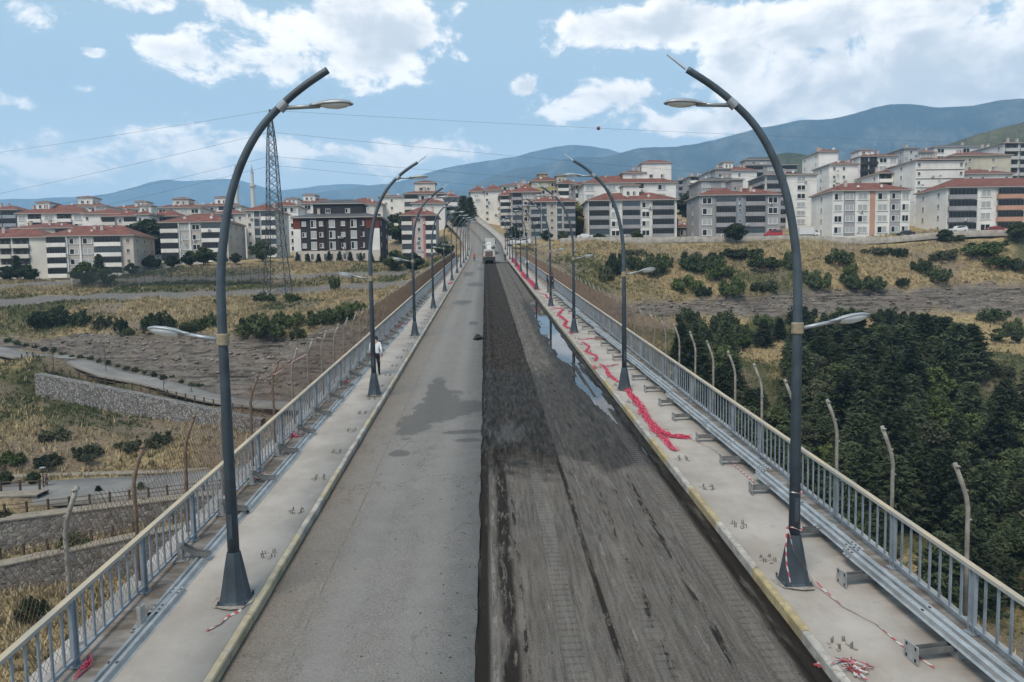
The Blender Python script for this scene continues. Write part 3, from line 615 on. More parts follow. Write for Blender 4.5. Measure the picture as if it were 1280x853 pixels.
# --- materials of the deck
def m_old(t, b, c):
    p = t.pos(); x, y, z = t.xyz(p)
    n_l = t.noise(p, 0.35, 5, 0.6); n_m = t.noise(p, 2.2, 8, 0.68); n_f = t.noise(p, 32, 4, 0.75)
    st = t.noise(t.scale(p, 4.0, 0.22, 1), 1.0, 6, 0.62)
    cc = t.mix(t.step(n_m, 0.20, 0.80), (0.1476, 0.1394, 0.1304, 1), (0.1927, 0.1837, 0.1738, 1))
    cc = t.mix(t.math('MULTIPLY', t.step(n_l, 0.42, 0.68), 0.5), cc, (0.1681, 0.1599, 0.1492, 1))
    # dusty brownish margin by the kerb
    dust = t.math('MULTIPLY', t.math('SUBTRACT', 1.0, t.step(t.math('ADD', x, t.math('MULTIPLY', t.math('SUBTRACT', n_l, 0.5), 1.6)), -3.45, -2.6)), 0.6)
    cc = t.mix(dust, cc, t.mix(n_m, (0.1353, 0.1164, 0.0984, 1), (0.2009, 0.1788, 0.1574, 1)))
    cc = t.mix(t.math('MULTIPLY', t.step(st, 0.60, 0.78), 0.35), cc, (0.0820, 0.0795, 0.0763, 1))
    cc = t.mix(t.math('MULTIPLY', t.step(n_f, 0.55, 0.68), 0.65), cc, (0.3116, 0.2993, 0.2829, 1))
    cc = t.mix(t.math('MULTIPLY', t.step(n_f, 0.46, 0.34), 0.75), cc, (0.0574, 0.0549, 0.0517, 1))
    # smoother wheel paths, a longitudinal seam and thin wandering cracks
    wob = t.math('MULTIPLY', t.math('SUBTRACT', t.noise(t.scale(p, 0.3, 0.2, 1), 1.0, 4), 0.5), 0.5)
    for cx_ in (-1.15, -2.55):
        wp = t.step(t.math('ABSOLUTE', t.math('SUBTRACT', t.math('ADD', x, wob), cx_)), 0.42, 0.10)
        cc = t.mix(t.math('MULTIPLY', wp, 0.22), cc, (0.235, 0.226, 0.215, 1))
    sm = t.step(t.math('ABSOLUTE', t.math('SUBTRACT', t.math('ADD', x, t.math('MULTIPLY', wob, 0.25)), -3.05)), 0.022, 0.008)
    cc = t.mix(t.math('MULTIPLY', t.math('MULTIPLY', sm, t.step(n_m, 0.40, 0.55)), 0.55), cc, (0.075, 0.070, 0.065, 1))
    ck = t.new('ShaderNodeTexVoronoi', feature='DISTANCE_TO_EDGE'); nv_ = t.new('ShaderNodeTexNoise'); t.put(nv_.inputs['Vector'], p); nv_.inputs['Scale'].default_value = 1.6; nv_.inputs['Detail'].default_value = 5
    va = t.new('ShaderNodeVectorMath', operation='MULTIPLY_ADD'); t.put(va.inputs[0], nv_.outputs['Color']); va.inputs[1].default_value = (0.9, 0.9, 0); t.put(va.inputs[2], t.scale(p, 0.42, 0.20, 0))
    t.put(ck.inputs['Vector'], va.outputs[0]); ck.inputs['Scale'].default_value = 1.0
    cm = t.math('MULTIPLY', t.step(ck.outputs['Distance'], 0.012, 0.003), t.step(n_l, 0.46, 0.56))
    cc = t.mix(t.math('MULTIPLY', cm, 0.32), cc, (0.06, 0.056, 0.052, 1))
    # scattered black crumbs near the cut edge and elsewhere
    vo = t.new('ShaderNodeTexVoronoi'); t.put(vo.inputs['Vector'], p); vo.inputs['Scale'].default_value = 5.0
    sep = t.xyz(vo.outputs['Color'])
    crumb = t.math('MULTIPLY', t.math('LESS_THAN', vo.outputs['Distance'], 0.13), t.math('GREATER_THAN', sep[0], t.math('SUBTRACT', 0.90, t.math('MULTIPLY', t.step(x, -1.4, -0.3), 0.55))))
    cc = t.mix(t.math('MULTIPLY', crumb, 0.8), cc, (0.0287, 0.0271, 0.0246, 1))
    # damp stains with shapes of their own
    def ell(cx, cy, rx, ry, rot=0.0):
        ux = t.math('SUBTRACT', x, cx); uy = t.math('SUBTRACT', y, cy)
        ux = t.math('ADD', ux, t.math('MULTIPLY', uy, rot))
        a = t.math('DIVIDE', ux, rx); q = t.math('DIVIDE', uy, ry)
        return t.math('SUBTRACT', 1.0, t.math('SQRT', t.math('ADD', t.math('MULTIPLY', a, a), t.math('MULTIPLY', q, q))))
    damp = None
    for e in [(-2.05, 27.0, 0.5, 3.2, 0.02), (-2.35, 23.0, 0.75, 2.4, -0.22), (-1.5, 24.6, 1.2, 1.5, 0.0), (-0.75, 24.9, 0.9, 0.9, 0), (-1.7, 26.0, .8, 1.6, 0), (-2.55, 19.6, 0.42, 0.35, 0), (-0.9, 21.6, 0.75, 0.25, 0), (-0.8, 20.7, 0.55, 0.25, 0), (-1.0, 48, .35, 1.2, 0), (-2.2, 62, .9, 2.5, 0), (-1.4, 83, 1.1, 4, 0), (-2.6, 104, .9, 6, 0), (-1.0, 118, .7, 5, 0)]:
        v = ell(*e); damp = v if damp is None else t.math('MAXIMUM', damp, v)
    dm = t.step(t.math('ADD', damp, t.math('MULTIPLY', t.math('ADD', t.math('SUBTRACT', n_m, 0.5), t.math('SUBTRACT', t.noise(p, 0.9, 3, 0.6), 0.5)), 1.5)), 0.05, 0.22)
    cc = t.mix(t.math('MULTIPLY', dm, 0.64), cc, (0.0590, 0.0558, 0.0517, 1))
    # a small pale patch repair
    pa = t.step(t.math('ADD', ell(-1.75, 17.6, 0.24, 0.95), t.math('MULTIPLY', t.math('SUBTRACT', n_m, 0.5), 0.5)), 0.0, 0.1)
    cc = t.mix(t.math('MULTIPLY', pa, 0.12), cc, (0.2460, 0.2460, 0.2460, 1))
    t.put(b.inputs['Base Color'], cc)
    t.put(b.inputs['Roughness'], t.math('SUBTRACT', 0.92, t.math('MULTIPLY', dm, 0.28)))
    bump(t, b, t.math('ADD', n_f, t.math('MULTIPLY', n_m, 0.5)), 0.55, 0.02)
M['old_asphalt'] = mat('old_asphalt', (0.2, 0.195, 0.19), 0.92, fn=m_old, spec=0.15)
def m_milled(t, b, c):
    p = t.pos(); x, y, z = t.xyz(p)
    n_m = t.noise(p, 1.6, 8, 0.68); n_l = t.noise(p, 0.22, 4, 0.6)
    g1 = t.noise(t.scale(p, 17, 1.1, 1), 1.0, 6, 0.62)         # milling grooves along the road
    g2 = t.noise(t.scale(p, 42, 3.2, 1), 1.0, 4, 0.6)
    g3 = t.noise(t.scale(p, 3.2, 0.28, 1), 1.0, 5, 0.6)
    n_f = t.noise(p, 38, 4, 0.72)
    cc = t.mix(t.step(g1, 0.33, 0.68), (0.0689, 0.0623, 0.0558, 1), (0.1230, 0.1140, 0.1050, 1))
    cc = t.mix(t.math('MULTIPLY', t.step(g3, 0.45, 0.70), 0.55), cc, (0.1230, 0.1050, 0.0886, 1))
    cc = t.mix(t.math('MULTIPLY', t.step(g2, 0.60, 0.78), 0.35), cc, (0.2132, 0.2009, 0.1886, 1))
    cc = t.mix(t.math('MULTIPLY', t.step(n_f, 0.46, 0.32), 0.6), cc, (0.030, 0.027, 0.024, 1))
    cc = t.mix(t.math('MULTIPLY', t.step(n_f, 0.54, 0.68), 0.75), cc, (0.1968, 0.1845, 0.1722, 1))
    # black bituminous residue, kerb strip and dark lines along the cut edges
    br = t.noise(t.scale(p, 8.0, 1.3, 1), 1.0, 7, 0.76)
    def line(cx, wd, th, wob=0.12):
        dd = t.math('ABSOLUTE', t.math('SUBTRACT', t.math('ADD', x, t.math('MULTIPLY', t.math('SUBTRACT', t.noise(t.scale(p, 0.4, 0.12, 1), 1.0, 4), 0.5), wob)), cx))
        return t.math('MULTIPLY', t.step(dd, wd, wd*0.45), t.step(br, th, th+0.06))
    bl = None
    for a in [(0.28, 0.20, 0.42), (0.52, 0.06, 0.50), (1.92, 0.07, 0.42), (2.65, 0.10, 0.52), (3.1, 0.06, 0.55), (3.55, 0.09, 0.47), (4.62, 0.24, 0.30), (-0.15, 0.16, 0.26)]:
        v = line(*a); bl = v if bl is None else t.math('MAXIMUM', bl, v)
    cc = t.mix(t.math('MULTIPLY', bl, 0.92), cc, (0.0148, 0.0131, 0.0123, 1))
    pt = t.math('MULTIPLY', t.step(t.noise(t.scale(p, 1.1, 0.35, 1), 1.0, 7, 0.7), 0.57, 0.66), t.step(t.noise(t.scale(p, 9, 2.5, 1), 1.0, 5, 0.7), 0.40, 0.56))
    cc = t.mix(t.math('MULTIPLY', pt, 0.6), cc, (0.035, 0.031, 0.028, 1))
    dp_ = t.step(t.noise(t.scale(p, 0.9, 0.14, 1), 3.0, 6, 0.65), 0.52, 0.68)
    cc = t.mix(t.math('MULTIPLY', dp_, 0.45), cc, (0.175, 0.160, 0.145, 1))
    wl = None
    for a in [(2.25, 0.05, 0.50), (3.3, 0.035, 0.55), (1.55, 0.05, 0.55), (0.05, 0.05, 0.5)]:
        v = line(*a); wl = v if wl is None else t.math('MAXIMUM', wl, v)
    cc = t.mix(t.math('MULTIPLY', wl, 0.35), cc, (0.2952, 0.2829, 0.2706, 1))
    # last milled pass towards the machine: fresh, dark
    edge = t.math('ADD', y, t.math('MULTIPLY', t.math('SUBTRACT', n_m, 0.5), 7.0))
    fresh = t.math('MULTIPLY', t.step(x, 1.98, 1.88), t.step(edge, 17.0, 19.5))
    gs = t.noise(t.scale(p, 9.0, 1.2, 1), 1.0, 8, 0.76)
    cc = t.mix(t.math('MULTIPLY', fresh, 0.86), cc, t.mix(t.step(gs, 0.36, 0.74), (0.007, 0.006, 0.0055, 1), (0.060, 0.052, 0.046, 1)))
    fl = t.math('MULTIPLY', t.step(t.noise(t.scale(p, 16, 1.4, 1), 1.0, 4, 0.7), 0.66, 0.72), t.step(t.noise(t.scale(p, 1.2, 0.35, 1), 2.0, 3, 0.6), 0.52, 0.62))
    cc = t.mix(t.math('MULTIPLY', fl, 0.55), cc, (0.30, 0.29, 0.28, 1))
    # wet sheet across both passes
    wetn = t.math('ADD', t.math('MULTIPLY', t.math('SUBTRACT', n_l, 0.5), 9.0), t.math('MULTIPLY', t.math('SUBTRACT', t.noise(p, 0.9, 5, 0.6), 0.5), 8.0))
    ye = t.math('ADD', y, wetn)
    wet = t.math('MULTIPLY', t.step(ye, 18.4, 19.2), t.step(ye, 33.0, 30.0))
    wet2 = t.math('MULTIPLY', t.math('MULTIPLY', t.step(ye, 17.0, 19.0), t.step(ye, 66.0, 60.0)), t.step(t.math('ADD', x, t.math('MULTIPLY', t.math('SUBTRACT', n_m, 0.5), 1.2)), 2.9, 3.3))
    wet = t.math('MAXIMUM', t.math('MULTIPLY', wet, 0.8), wet2)
    cc = t.mix(t.math('MULTIPLY', wet, 0.80), cc, t.mix(t.step(gs, 0.36, 0.72), (0.008, 0.0078, 0.0075, 1), (0.060, 0.057, 0.054, 1)))
    # pale shine of a wet film on the fresh strip, put into the colour
    ex = t.math('DIVIDE', t.math('SUBTRACT', x, 0.62), 0.75); ey = t.math('DIVIDE', t.math('SUBTRACT', y, 21.6), 1.5)
    fm = t.math('SUBTRACT', 1.0, t.math('ADD', t.math('MULTIPLY', ex, ex), t.math('MULTIPLY', ey, ey)))
    film = t.step(t.math('ADD', fm, t.math('MULTIPLY', t.math('SUBTRACT', t.noise(t.scale(p, 9, 0.9, 1), 1.0, 7, 0.72), 0.5), 4.2)), 0.45, 0.9)
    cc = t.mix(t.math('MULTIPLY', film, 0.12), cc, (0.2460, 0.2501, 0.2542, 1))
    # crawler prints
    def track(cx, wd):
        inx = t.step(t.math('ABSOLUTE', t.math('SUBTRACT', x, cx)), wd, wd*0.85)
        fr = t.math('FRACT', t.math('MULTIPLY', y, 5.6))
        return t.math('MULTIPLY', inx, t.step(t.math('ABSOLUTE', t.math('SUBTRACT', fr, 0.5)), 0.10, 0.22))
    tr = t.math('MAXIMUM', t.math('MULTIPLY', track(1.22, 0.17), t.step(y, 19.5, 17.5)), t.math('MULTIPLY', track(4.2, 0.15), t.step(y, 24, 18)))
    tr = t.math('MAXIMUM', tr, t.math('MULTIPLY', t.math('MULTIPLY', track(2.55, 0.14), t.step(y, 15.5, 14.0)), t.step(n_m, 0.35, 0.6)))
    cc = t.mix(t.math('MULTIPLY', tr, 0.30), cc, (0.1681, 0.1574, 0.1460, 1))
    t.put(b.inputs['Base Color'], cc)
    t.put(b.inputs['Roughness'], t.math('SUBTRACT', 0.93, t.math('MULTIPLY', wet, 0.38)))
    hh = t.math('ADD', t.math('ADD', g1, t.math('MULTIPLY', g2, 0.6)), t.math('ADD', t.math('MULTIPLY', tr, -0.5), t.math('MULTIPLY', n_f, 0.5)))
    bump(t, b, hh, 0.65, 0.025)
M['milled'] = mat('milled_asphalt', (0.11, 0.1, 0.09), 0.93, fn=m_milled, spec=0.05)
def m_conc(t, b, c):
    p = t.pos(); n_l = t.noise(p, 0.7, 6, 0.62); n_m = t.noise(p, 5, 8, 0.7); n_f = t.noise(p, 60, 3)
    cc = t.mix(t.step(n_l, 0.3, 0.7), (0.2583, 0.2337, 0.2091, 1), (0.3526, 0.3239, 0.2952, 1))
    cc = t.mix(t.math('MULTIPLY', t.step(n_m, 0.56, 0.74), 0.45), cc, (0.1763, 0.1558, 0.1353, 1))
    cc = t.mix(t.math('MULTIPLY', t.step(t.noise(p, 1.9, 8, 0.75), 0.62, 0.72), 0.4), cc, (0.3854, 0.3731, 0.3567, 1))
    x, y, z = t.xyz(p)
    # rust run-off beneath the crash barrier by the railings
    sl = t.noise(t.scale(p, 0.9, 3.0, 1), 1.0, 5, 0.65)
    ru = t.math('MULTIPLY', t.math('MAXIMUM', t.step(x, 6.2, 7.0), t.step(x, -5.40, -5.75)), t.step(sl, 0.34, 0.60))
    cc = t.mix(t.math('MULTIPLY', ru, 0.80), cc, (0.1230, 0.0902, 0.0640, 1))
    t.put(b.inputs['Base Color'], cc); bump(t, b, t.math('ADD', n_m, t.math('MULTIPLY', n_f, 0.4)), 0.25, 0.015)
M['concrete'] = mat('pavement_concrete', (0.36, 0.34, 0.32), 0.9, fn=m_conc, spec=0.3)
M['slab'] = mat('deck_concrete', (0.30, 0.29, 0.28), 0.9, fn=worn(0.6, 0.3))
# bridge body below (abutment to abutment), with piers
bd = MB()
for y0 in np.arange(-20, BR_END, 10.0):
    y1 = min(y0+10, BR_END); z0, z1 = GRADE*y0, GRADE*y1
    prof = [(-6.95, -0.30), (7.95, -0.30), (7.95, -0.62), (4.6, -0.95), (4.2, -2.5), (-3.0, -2.5), (-3.5, -0.95), (-6.95, -0.62)]
    i = len(bd.v)
    for z, y in ((z0, y0), (z1, y1)):
        for u, v in prof: bd.v.append((u, y, z+v))
    n = len(prof)
    for k in range(n): bd.f.append((i+k, i+(k+1) % n, i+n+(k+1) % n, i+n+k)); bd.m.append(0)
tag(bd.build('bridge_deck', M['slab']), kind='structure')
for yp in (22, 64, 106):
    z1 = GRADE*yp-2.4; z0 = ground_z(0.6, yp)-2
    pb = MB(); pb.prism([(-2.2, -1.2), (3.4, -1.2), (3.9, 0), (3.4, 1.2), (-2.2, 1.2), (-2.7, 0)], 'z', z0, z1)
    o = pb.build('bridge_pier', M['slab']); o.location = (0, yp, 0); tag(o, 'tall concrete pier carrying the bridge over the valley', 'pier', 'piers under the bridge')
ab = MB(); ab.box((0.5, BR_END+3, GRADE*BR_END-6), (15.4, 6, 11.2)); tag(ab.build('abutment', M['slab']), kind='structure')
# carriageway: old surface left, milled right
strip('old_road_surface', X_LK+0.0, lambda y: X_STEP+rag(y, 3, 0.045)*(y < 150), -0.150, M['old_asphalt'], ynear, 4, side=0.10)
strip('milled_road_surface', X_STEP-0.25, X_RK, -0.222, M['milled'], np.arange(-20, 142.0, 2.0), 3)
strip('upper_road_surface', X_STEP-0.05, X_RK, -0.150, M['old_asphalt'], np.arange(141.0, 262, 2.0), 3, side=0.10)
# crumbled ridge left along the right kerb
strip('residue_ridge', lambda y: X_RK-0.16-0.16*(fbm(y/1.3, y*0+2, 71, 5)), X_RK, -0.175, M['old_asphalt' if False else 'milled'], np.concatenate([np.arange(-5, 45, 0.12), np.arange(45, 140, 1.0)]), 3, side=0.05)
# pavements
strip('left_pavement', X_LR-0.20, X_LK-0.118, 0.0, M['concrete'], yfar, 3, side=0.3)
strip('right_pavement', X_RK+0.118, X_RR+0.20, 0.0, M['concrete'], yfar, 3, side=0.3)
# raised edge beams the railings stand on
# kerb stones, one by one
M['kerb_plain'] = mat('kerb_concrete', (0.31, 0.29, 0.26), 0.9, fn=worn(2.2, 0.35, (0.20, 0.17, 0.13), 0.62))
M['kerb_white'] = mat('kerb_white', (0.34, 0.325, 0.295), 0.88, fn=worn(3.0, 0.3, (0.22, 0.19, 0.15), 0.52))
M['kerb_yellow'] = mat('kerb_yellow', (0.34, 0.275, 0.145), 0.88, fn=worn(3.5, 0.35, (0.27, 0.23, 0.18), 0.49))
M['kerb_fade'] = mat('kerb_faded_yellow', (0.32, 0.28, 0.19), 0.88, fn=worn(3.0, 0.3, (0.29, 0.26, 0.22), 0.50))
kL = 1.0
def kerb_mesh(m, sgn):
    k = MB(); wd = 0.116
    prof = [(0, -0.30), (0, -0.012), (0.018*sgn, 0.012), (wd*sgn, 0.012), (wd*sgn, -0.30)]
    if sgn < 0: prof = prof[::-1]
    k.prism(prof, 'y', 0.006, kL-0.006)
    for i, v in enumerate(k.v): k.v[i] = (v[0], v[1], v[2]+GRADE*v[1])
    return k.mesh('kerb_stone', m)
KM = {(n, s): kerb_mesh(M[n], s) for n in ('kerb_plain', 'kerb_white', 'kerb_yellow', 'kerb_fade') for s in (1, -1)}
def kerbline(name, x, s):
    root = put(name, None); tag(root, kind='structure')
    for i, y in enumerate(np.arange(4.0, 151.5, kL)):
        if s > 0: kn = ('kerb_white', 'kerb_yellow')[(i//2) % 2] if y < 30 else ('kerb_fade' if (i//2) % 2 else 'kerb_plain')
        else: kn = 'kerb_fade' if ((i//2) % 3 == 0 or y < 14) else 'kerb_plain'
        j = random.uniform(-0.006, 0.006)
        put('kerb_stone', KM[(kn, s)], root, (x+j, y, GRADE*y+random.uniform(-0.004, 0.004)))
    k2 = MB(); ys = np.arange(151.0, 262, 3.0)
    for a, b_ in zip(ys[:-1], ys[1:]):
        za, zb = float(zr(a)), float(zr(b_)); xa, xb = x+float(xr(a)), x+float(xr(b_)); q = 0.116*s
        k2.quad([(xa, a, za+.012), (xa+q, a, za+.012), (xb+q, b_, zb+.012), (xb, b_, zb+.012)][::s])
        k2.quad([(xa, a, za-.3), (xa, a, za+.012), (xb, b_, zb+.012), (xb, b_, zb-.3)][::s])
    tag(k2.build('kerb_run', M['kerb_plain'], root), kind='stuff')
kerbline('right_kerb', X_RK, 1); kerbline('left_kerb', X_LK, -1)
# standing water along the right kerb
def m_water(t, b, c):
    b.inputs['IOR'].default_value = 1.33
    p = t.pos(); bump(t, b, t.noise(p, 3.0, 2), 0.02, 0.01)
M['water'] = mat('puddle_water', (0.02, 0.02, 0.02), 0.03, fn=m_water, spec=0.9)
def puddle(name, x0, x1, y0, y1, seed, fn):
    nx, ny = int((x1-x0)/0.05), int((y1-y0)/0.10)
    X = np.linspace(x0, x1, nx); Yv = np.linspace(y0, y1, ny); XX, YY = np.meshgrid(X, Yv)
    msk = fn(XX, YY)
    V = []; Fc = []
    idx = -np.ones((ny, nx), int)
    keep = (msk[:-1, :-1] > 0) & (msk[1:, :-1] > 0) & (msk[:-1, 1:] > 0) & (msk[1:, 1:] > 0)
    need = np.zeros((ny, nx), bool); need[:-1, :-1] |= keep; need[1:, :-1] |= keep; need[:-1, 1:] |= keep; need[1:, 1:] |= keep
    idx[need] = np.arange(need.sum())
    V = np.stack([XX[need], YY[need], GRADE*YY[need]-0.2165], -1)
    j, i = np.nonzero(keep); Fc = np.stack([idx[j, i], idx[j, i+1], idx[j+1, i+1], idx[j+1, i]], -1)
    o = put(name, np_mesh(name, V, Fc, M['water'])); tag(o, kind='structure')
def pf(X, Y):
    wd = np.interp(Y, [18, 20, 25, 30, 38, 46, 52, 60, 66], [-.1, .30, .55, .85, 1.15, 1.1, .95, .9, -.2])
    e = (X - (4.62 - wd))
    gr = fbm(X*9, Y*0.13, 81, 3)-0.5
    n = fbm(X*1.3, Y*0.35, 82, 4)-0.5
    hole = np.where(Y < 33, gr*1.5 + n*0.5 - np.interp(Y, [18, 26, 33], [.22, .10, -.05]), 0.5)
    return np.minimum(np.minimum(e + n*0.7 + gr*0.25, (4.64-X)+gr*0.1), hole+0.06)
puddle('kerb_puddle', 3.1, 4.7, 17.5, 66, 1, pf)
def pf2(X, Y):
    return 0.55 - ((X-0.55)/0.85)**2 - ((Y-21.6)/1.2)**2 + (fbm(X*5, Y*0.6, 91, 4)-0.5)*3.2
#puddle('strip_puddle', -0.2, 1.5, 20.0, 23.4, 2, pf2)
# ------------------------------------------------------------------ railings
M['rail'] = mat('galvanised_rail', (0.235, 0.275, 0.315), 0.55, 0.25, fn=worn(2.5, 0.25, (0.30, 0.25, 0.19), 0.66))
def m_hand(t, b, c):
    p = t.pos(); n = t.noise(p, 1.2, 6, 0.65); n2 = t.noise(p, 9, 6, 0.7)
    top = t.mix(t.step(n, 0.3, 0.7), (0.33, 0.30, 0.245, 1), (0.46, 0.37, 0.245, 1))
    top = t.mix(t.step(n2, 0.60, 0.74), top, (0.30, 0.165, 0.075, 1))
    sd_ = t.mix(t.step(n, 0.3, 0.7), (0.30, 0.30, 0.285, 1), (0.38, 0.36, 0.32, 1))
    nz = t.xyz(t.nor())[2]
    t.put(b.inputs['Base Color'], t.mix(t.step(nz, 0.3, 0.8), sd_, top))
M['handrail'] = mat('rusted_handrail', (0.4, 0.36, 0.28), 0.7, 0.0, fn=m_hand)
def railing(name, x, label, s):
    root = thing(name, label, 'railing', (0, 0, 0))
    y0, y1, sp = 4.0 - 0.35, 152.0, 2.05
    hr = MB(); br = MB(); n = 75
    for a, b_ in zip(np.linspace(y0, y1, n)[:-1], np.linspace(y0, y1, n)[1:]):
        for mb, zc, w_, h_ in ((hr, 1.03, 0.10, 0.06), (br, 0.12, 0.05, 0.045)):
            i = len(mb.v)
            for y in (a, b_):
                for dx_, dz_ in ((-1, -1), (1, -1), (1, 1), (-1, 1)): mb.v.append((x+dx_*w_/2, y, GRADE*y+zc+dz_*h_/2))
            for k in range(4): mb.f.append((i+k, i+(k+1) % 4, i+4+(k+1) % 4, i+4+k)); mb.m.append(0)
    hr.build('handrail', M['handrail'], root); br.build('bottom_rail', M['rail'], root)
    pm = MB(); pm.box((0, -0.055, 0.5), (0.055, 0.022, 1.0)); pm.box((0, 0.055, 0.5), (0.055, 0.022, 1.0)); pm.box((0, 0, 0.5), (0.012, 0.09, 0.98)); pm.box((0, 0, 0.008), (0.16, 0.18, 0.016))
    pme = pm.mesh('post', M['rail'])
    bm_ = MB(); bm_.box((0, 0, 0.565), (0.022, 0.042, 0.885)); bme = bm_.mesh('baluster', M['rail'])
    cnt = 0; rest = MB()
    for y in np.arange(y0, y1, sp):
        put('post', pme, root, (x, y, GRADE*y))
        for k in range(1, 8):
            yy = y + sp*k/8
            if yy > y1: break
            if cnt < 300: put('baluster', bme, root, (x, yy, GRADE*yy)); cnt += 1
            else: rest.box((x, yy, GRADE*yy+0.565), (0.022, 0.042, 0.885))
    tag(rest.build('far_balusters', M['rail'], root), kind='stuff')
railing('bridge_railing', X_LR, 'grey steel railing with rusty handrail on the pavement with the walking man', -1)
railing('bridge_railing', X_RR, 'grey steel railing with rusty handrail on the pavement strewn with pink netting', 1)

# ------------------------------------------------------------------ outer mesh fences on bent posts
M['rusty'] = mat('rusty_steel', (0.17, 0.115, 0.085), 0.85, fn=worn(5, 0.4, (0.24, 0.22, 0.20), 0.60))
M['wire'] = mat('rusty_wire', (0.135, 0.090, 0.065), 0.8)
M['greypost'] = mat('weathered_post', (0.24, 0.225, 0.20), 0.75, fn=worn(5, 0.35, (0.20, 0.14, 0.10), 0.62))
def bent_fence(name, x, s, label, mesh_from):
    root = thing(name, label, 'fence')
    near_rusty = s < 0
    def pm_(m1):
        mb = MB()
        mb.tube([(0, 0, -0.55), (0, 0, 0.9), (0, 0, 1.55), (-s*0.035, 0, 1.75), (-s*0.10, 0, 1.95), (-s*0.24, 0, 2.32)], [0.036]*6, 8)
        for z in (0.55, 1.35, 1.85): mb.box((s*0.045 - (0.07*s if z > 1.8 else 0), 0, z), (0.03, 0.05, 0.03))
        mb.box((-s*0.21, 0, 2.27), (0.07, 0.11, 0.025))
        return mb.mesh('post', m1, True)
    pr, pg = pm_(M['rusty']), pm_(M['greypost'])
    for i, y in enumerate(np.arange(10.77-2.13*3, 152, 2.13)):
        m_ = pr if (near_rusty and y < 24 and i % 3) else pg
        o = put('post', m_, root, (x, y, GRADE*y)); o.rotation_euler = (random.uniform(-.02, .02), random.uniform(-.02, .02), 0)
    wm = MB(); H_ = 2.0
    lo = -0.35
    for y in np.arange(mesh_from, 151, 0.115):
        for d_ in (1, -1):
            y2 = y + d_*(H_-lo)*0.62
            if y2 < mesh_from or y2 > 151.5: continue
            top = H_
            if near_rusty and y < 16: top = 1.75 + 0.2*math.sin(y*2.1)
            f_ = (top-lo)/(H_-lo)
            ye = y + (y2-y)*f_
            xk = x + (-s*0.1 if top > 1.9 else 0)
            r_ = 0.0035 if y < 40 else 0.005
            wm.tube([(x, y, GRADE*y+lo), (xk, ye, GRADE*ye+top)], r_, 3, cap=False)
    wo = wm.build('wire_mesh', M['wire'], root); tag(wo, kind='stuff')
    lw = MB()
    for z in (0.55, 1.35):
        ys = np.arange(mesh_from, 151, 8.0)
        lw.tube([(x+0.03*s, y, GRADE*y+z-(0.02 if k % 2 else 0)) for k, y in enumerate(ys)], 0.006, 4)
    lw.build('line_wire', M['wire'], root)
bent_fence('mesh_fence', -6.72, -1, 'rusty chain-link fence on bent posts outside the railing above the stone terraces', 6.0)
bent_fence('mesh_fence', 7.92, 1, 'bent grey fence posts outside the railing above the dark pine trees', 29.0)

# ------------------------------------------------------------------ street lamps
M['pole'] = mat('lamp_pole_paint', (0.056, 0.078, 0.100), 0.5, 0.1, fn=worn(1.6, 0.34, (0.14, 0.155, 0.165), 0.66, coords='obj'))
M['polebase'] = mat('lamp_base_paint', (0.042, 0.057, 0.072), 0.5, 0.1, fn=worn(2.5, 0.3, coords='obj'))
M['collar'] = mat('lamp_collar', (0.25, 0.215, 0.15), 0.6, 0.1, fn=worn(9, 0.4, (0.3, 0.17, 0.07), 0.6, coords='obj'))
M['lampgrey'] = mat('lamp_housing', (0.30, 0.33, 0.36), 0.4, 0.3)
M['lens'] = mat('lamp_lens', (0.72, 0.76, 0.80), 0.12)
M['alu'] = mat('raw_aluminium', (0.62, 0.64, 0.66), 0.35, 0.7)
CURVE = [(0, 0), (0.0, 5.0), (0.02, 5.45), (0.06, 5.9), (0.13, 6.35), (0.25, 6.85), (0.42, 7.32), (0.64, 7.74), (0.90, 8.02), (1.16, 8.26), (1.47, 8.52), (1.91, 8.82)]
def _cr(P, n=5):
    out = []
    for i in range(len(P)-1):
        p0, p1, p2, p3 = [np.array(P[min(max(j, 0), len(P)-1)]) for j in (i-1, i, i+1, i+2)]
        for k in range(n):
            t_ = k/n; out.append(tuple(.5*((2*p1)+(-p0+p2)*t_+(2*p0-5*p1+4*p2-p3)*t_**2+(-p0+3*p1-3*p2+p3)*t_**3)))
    return out+[P[-1]]
CURVE = [(0, 0)] + _cr([(0.0, 4.6), (0.01, 5.3), (0.06, 5.9), (0.21, 6.7), (0.44, 7.34), (0.76, 7.88), (1.16, 8.29), (1.53, 8.58), (1.91, 8.82)])
LAMP = {}
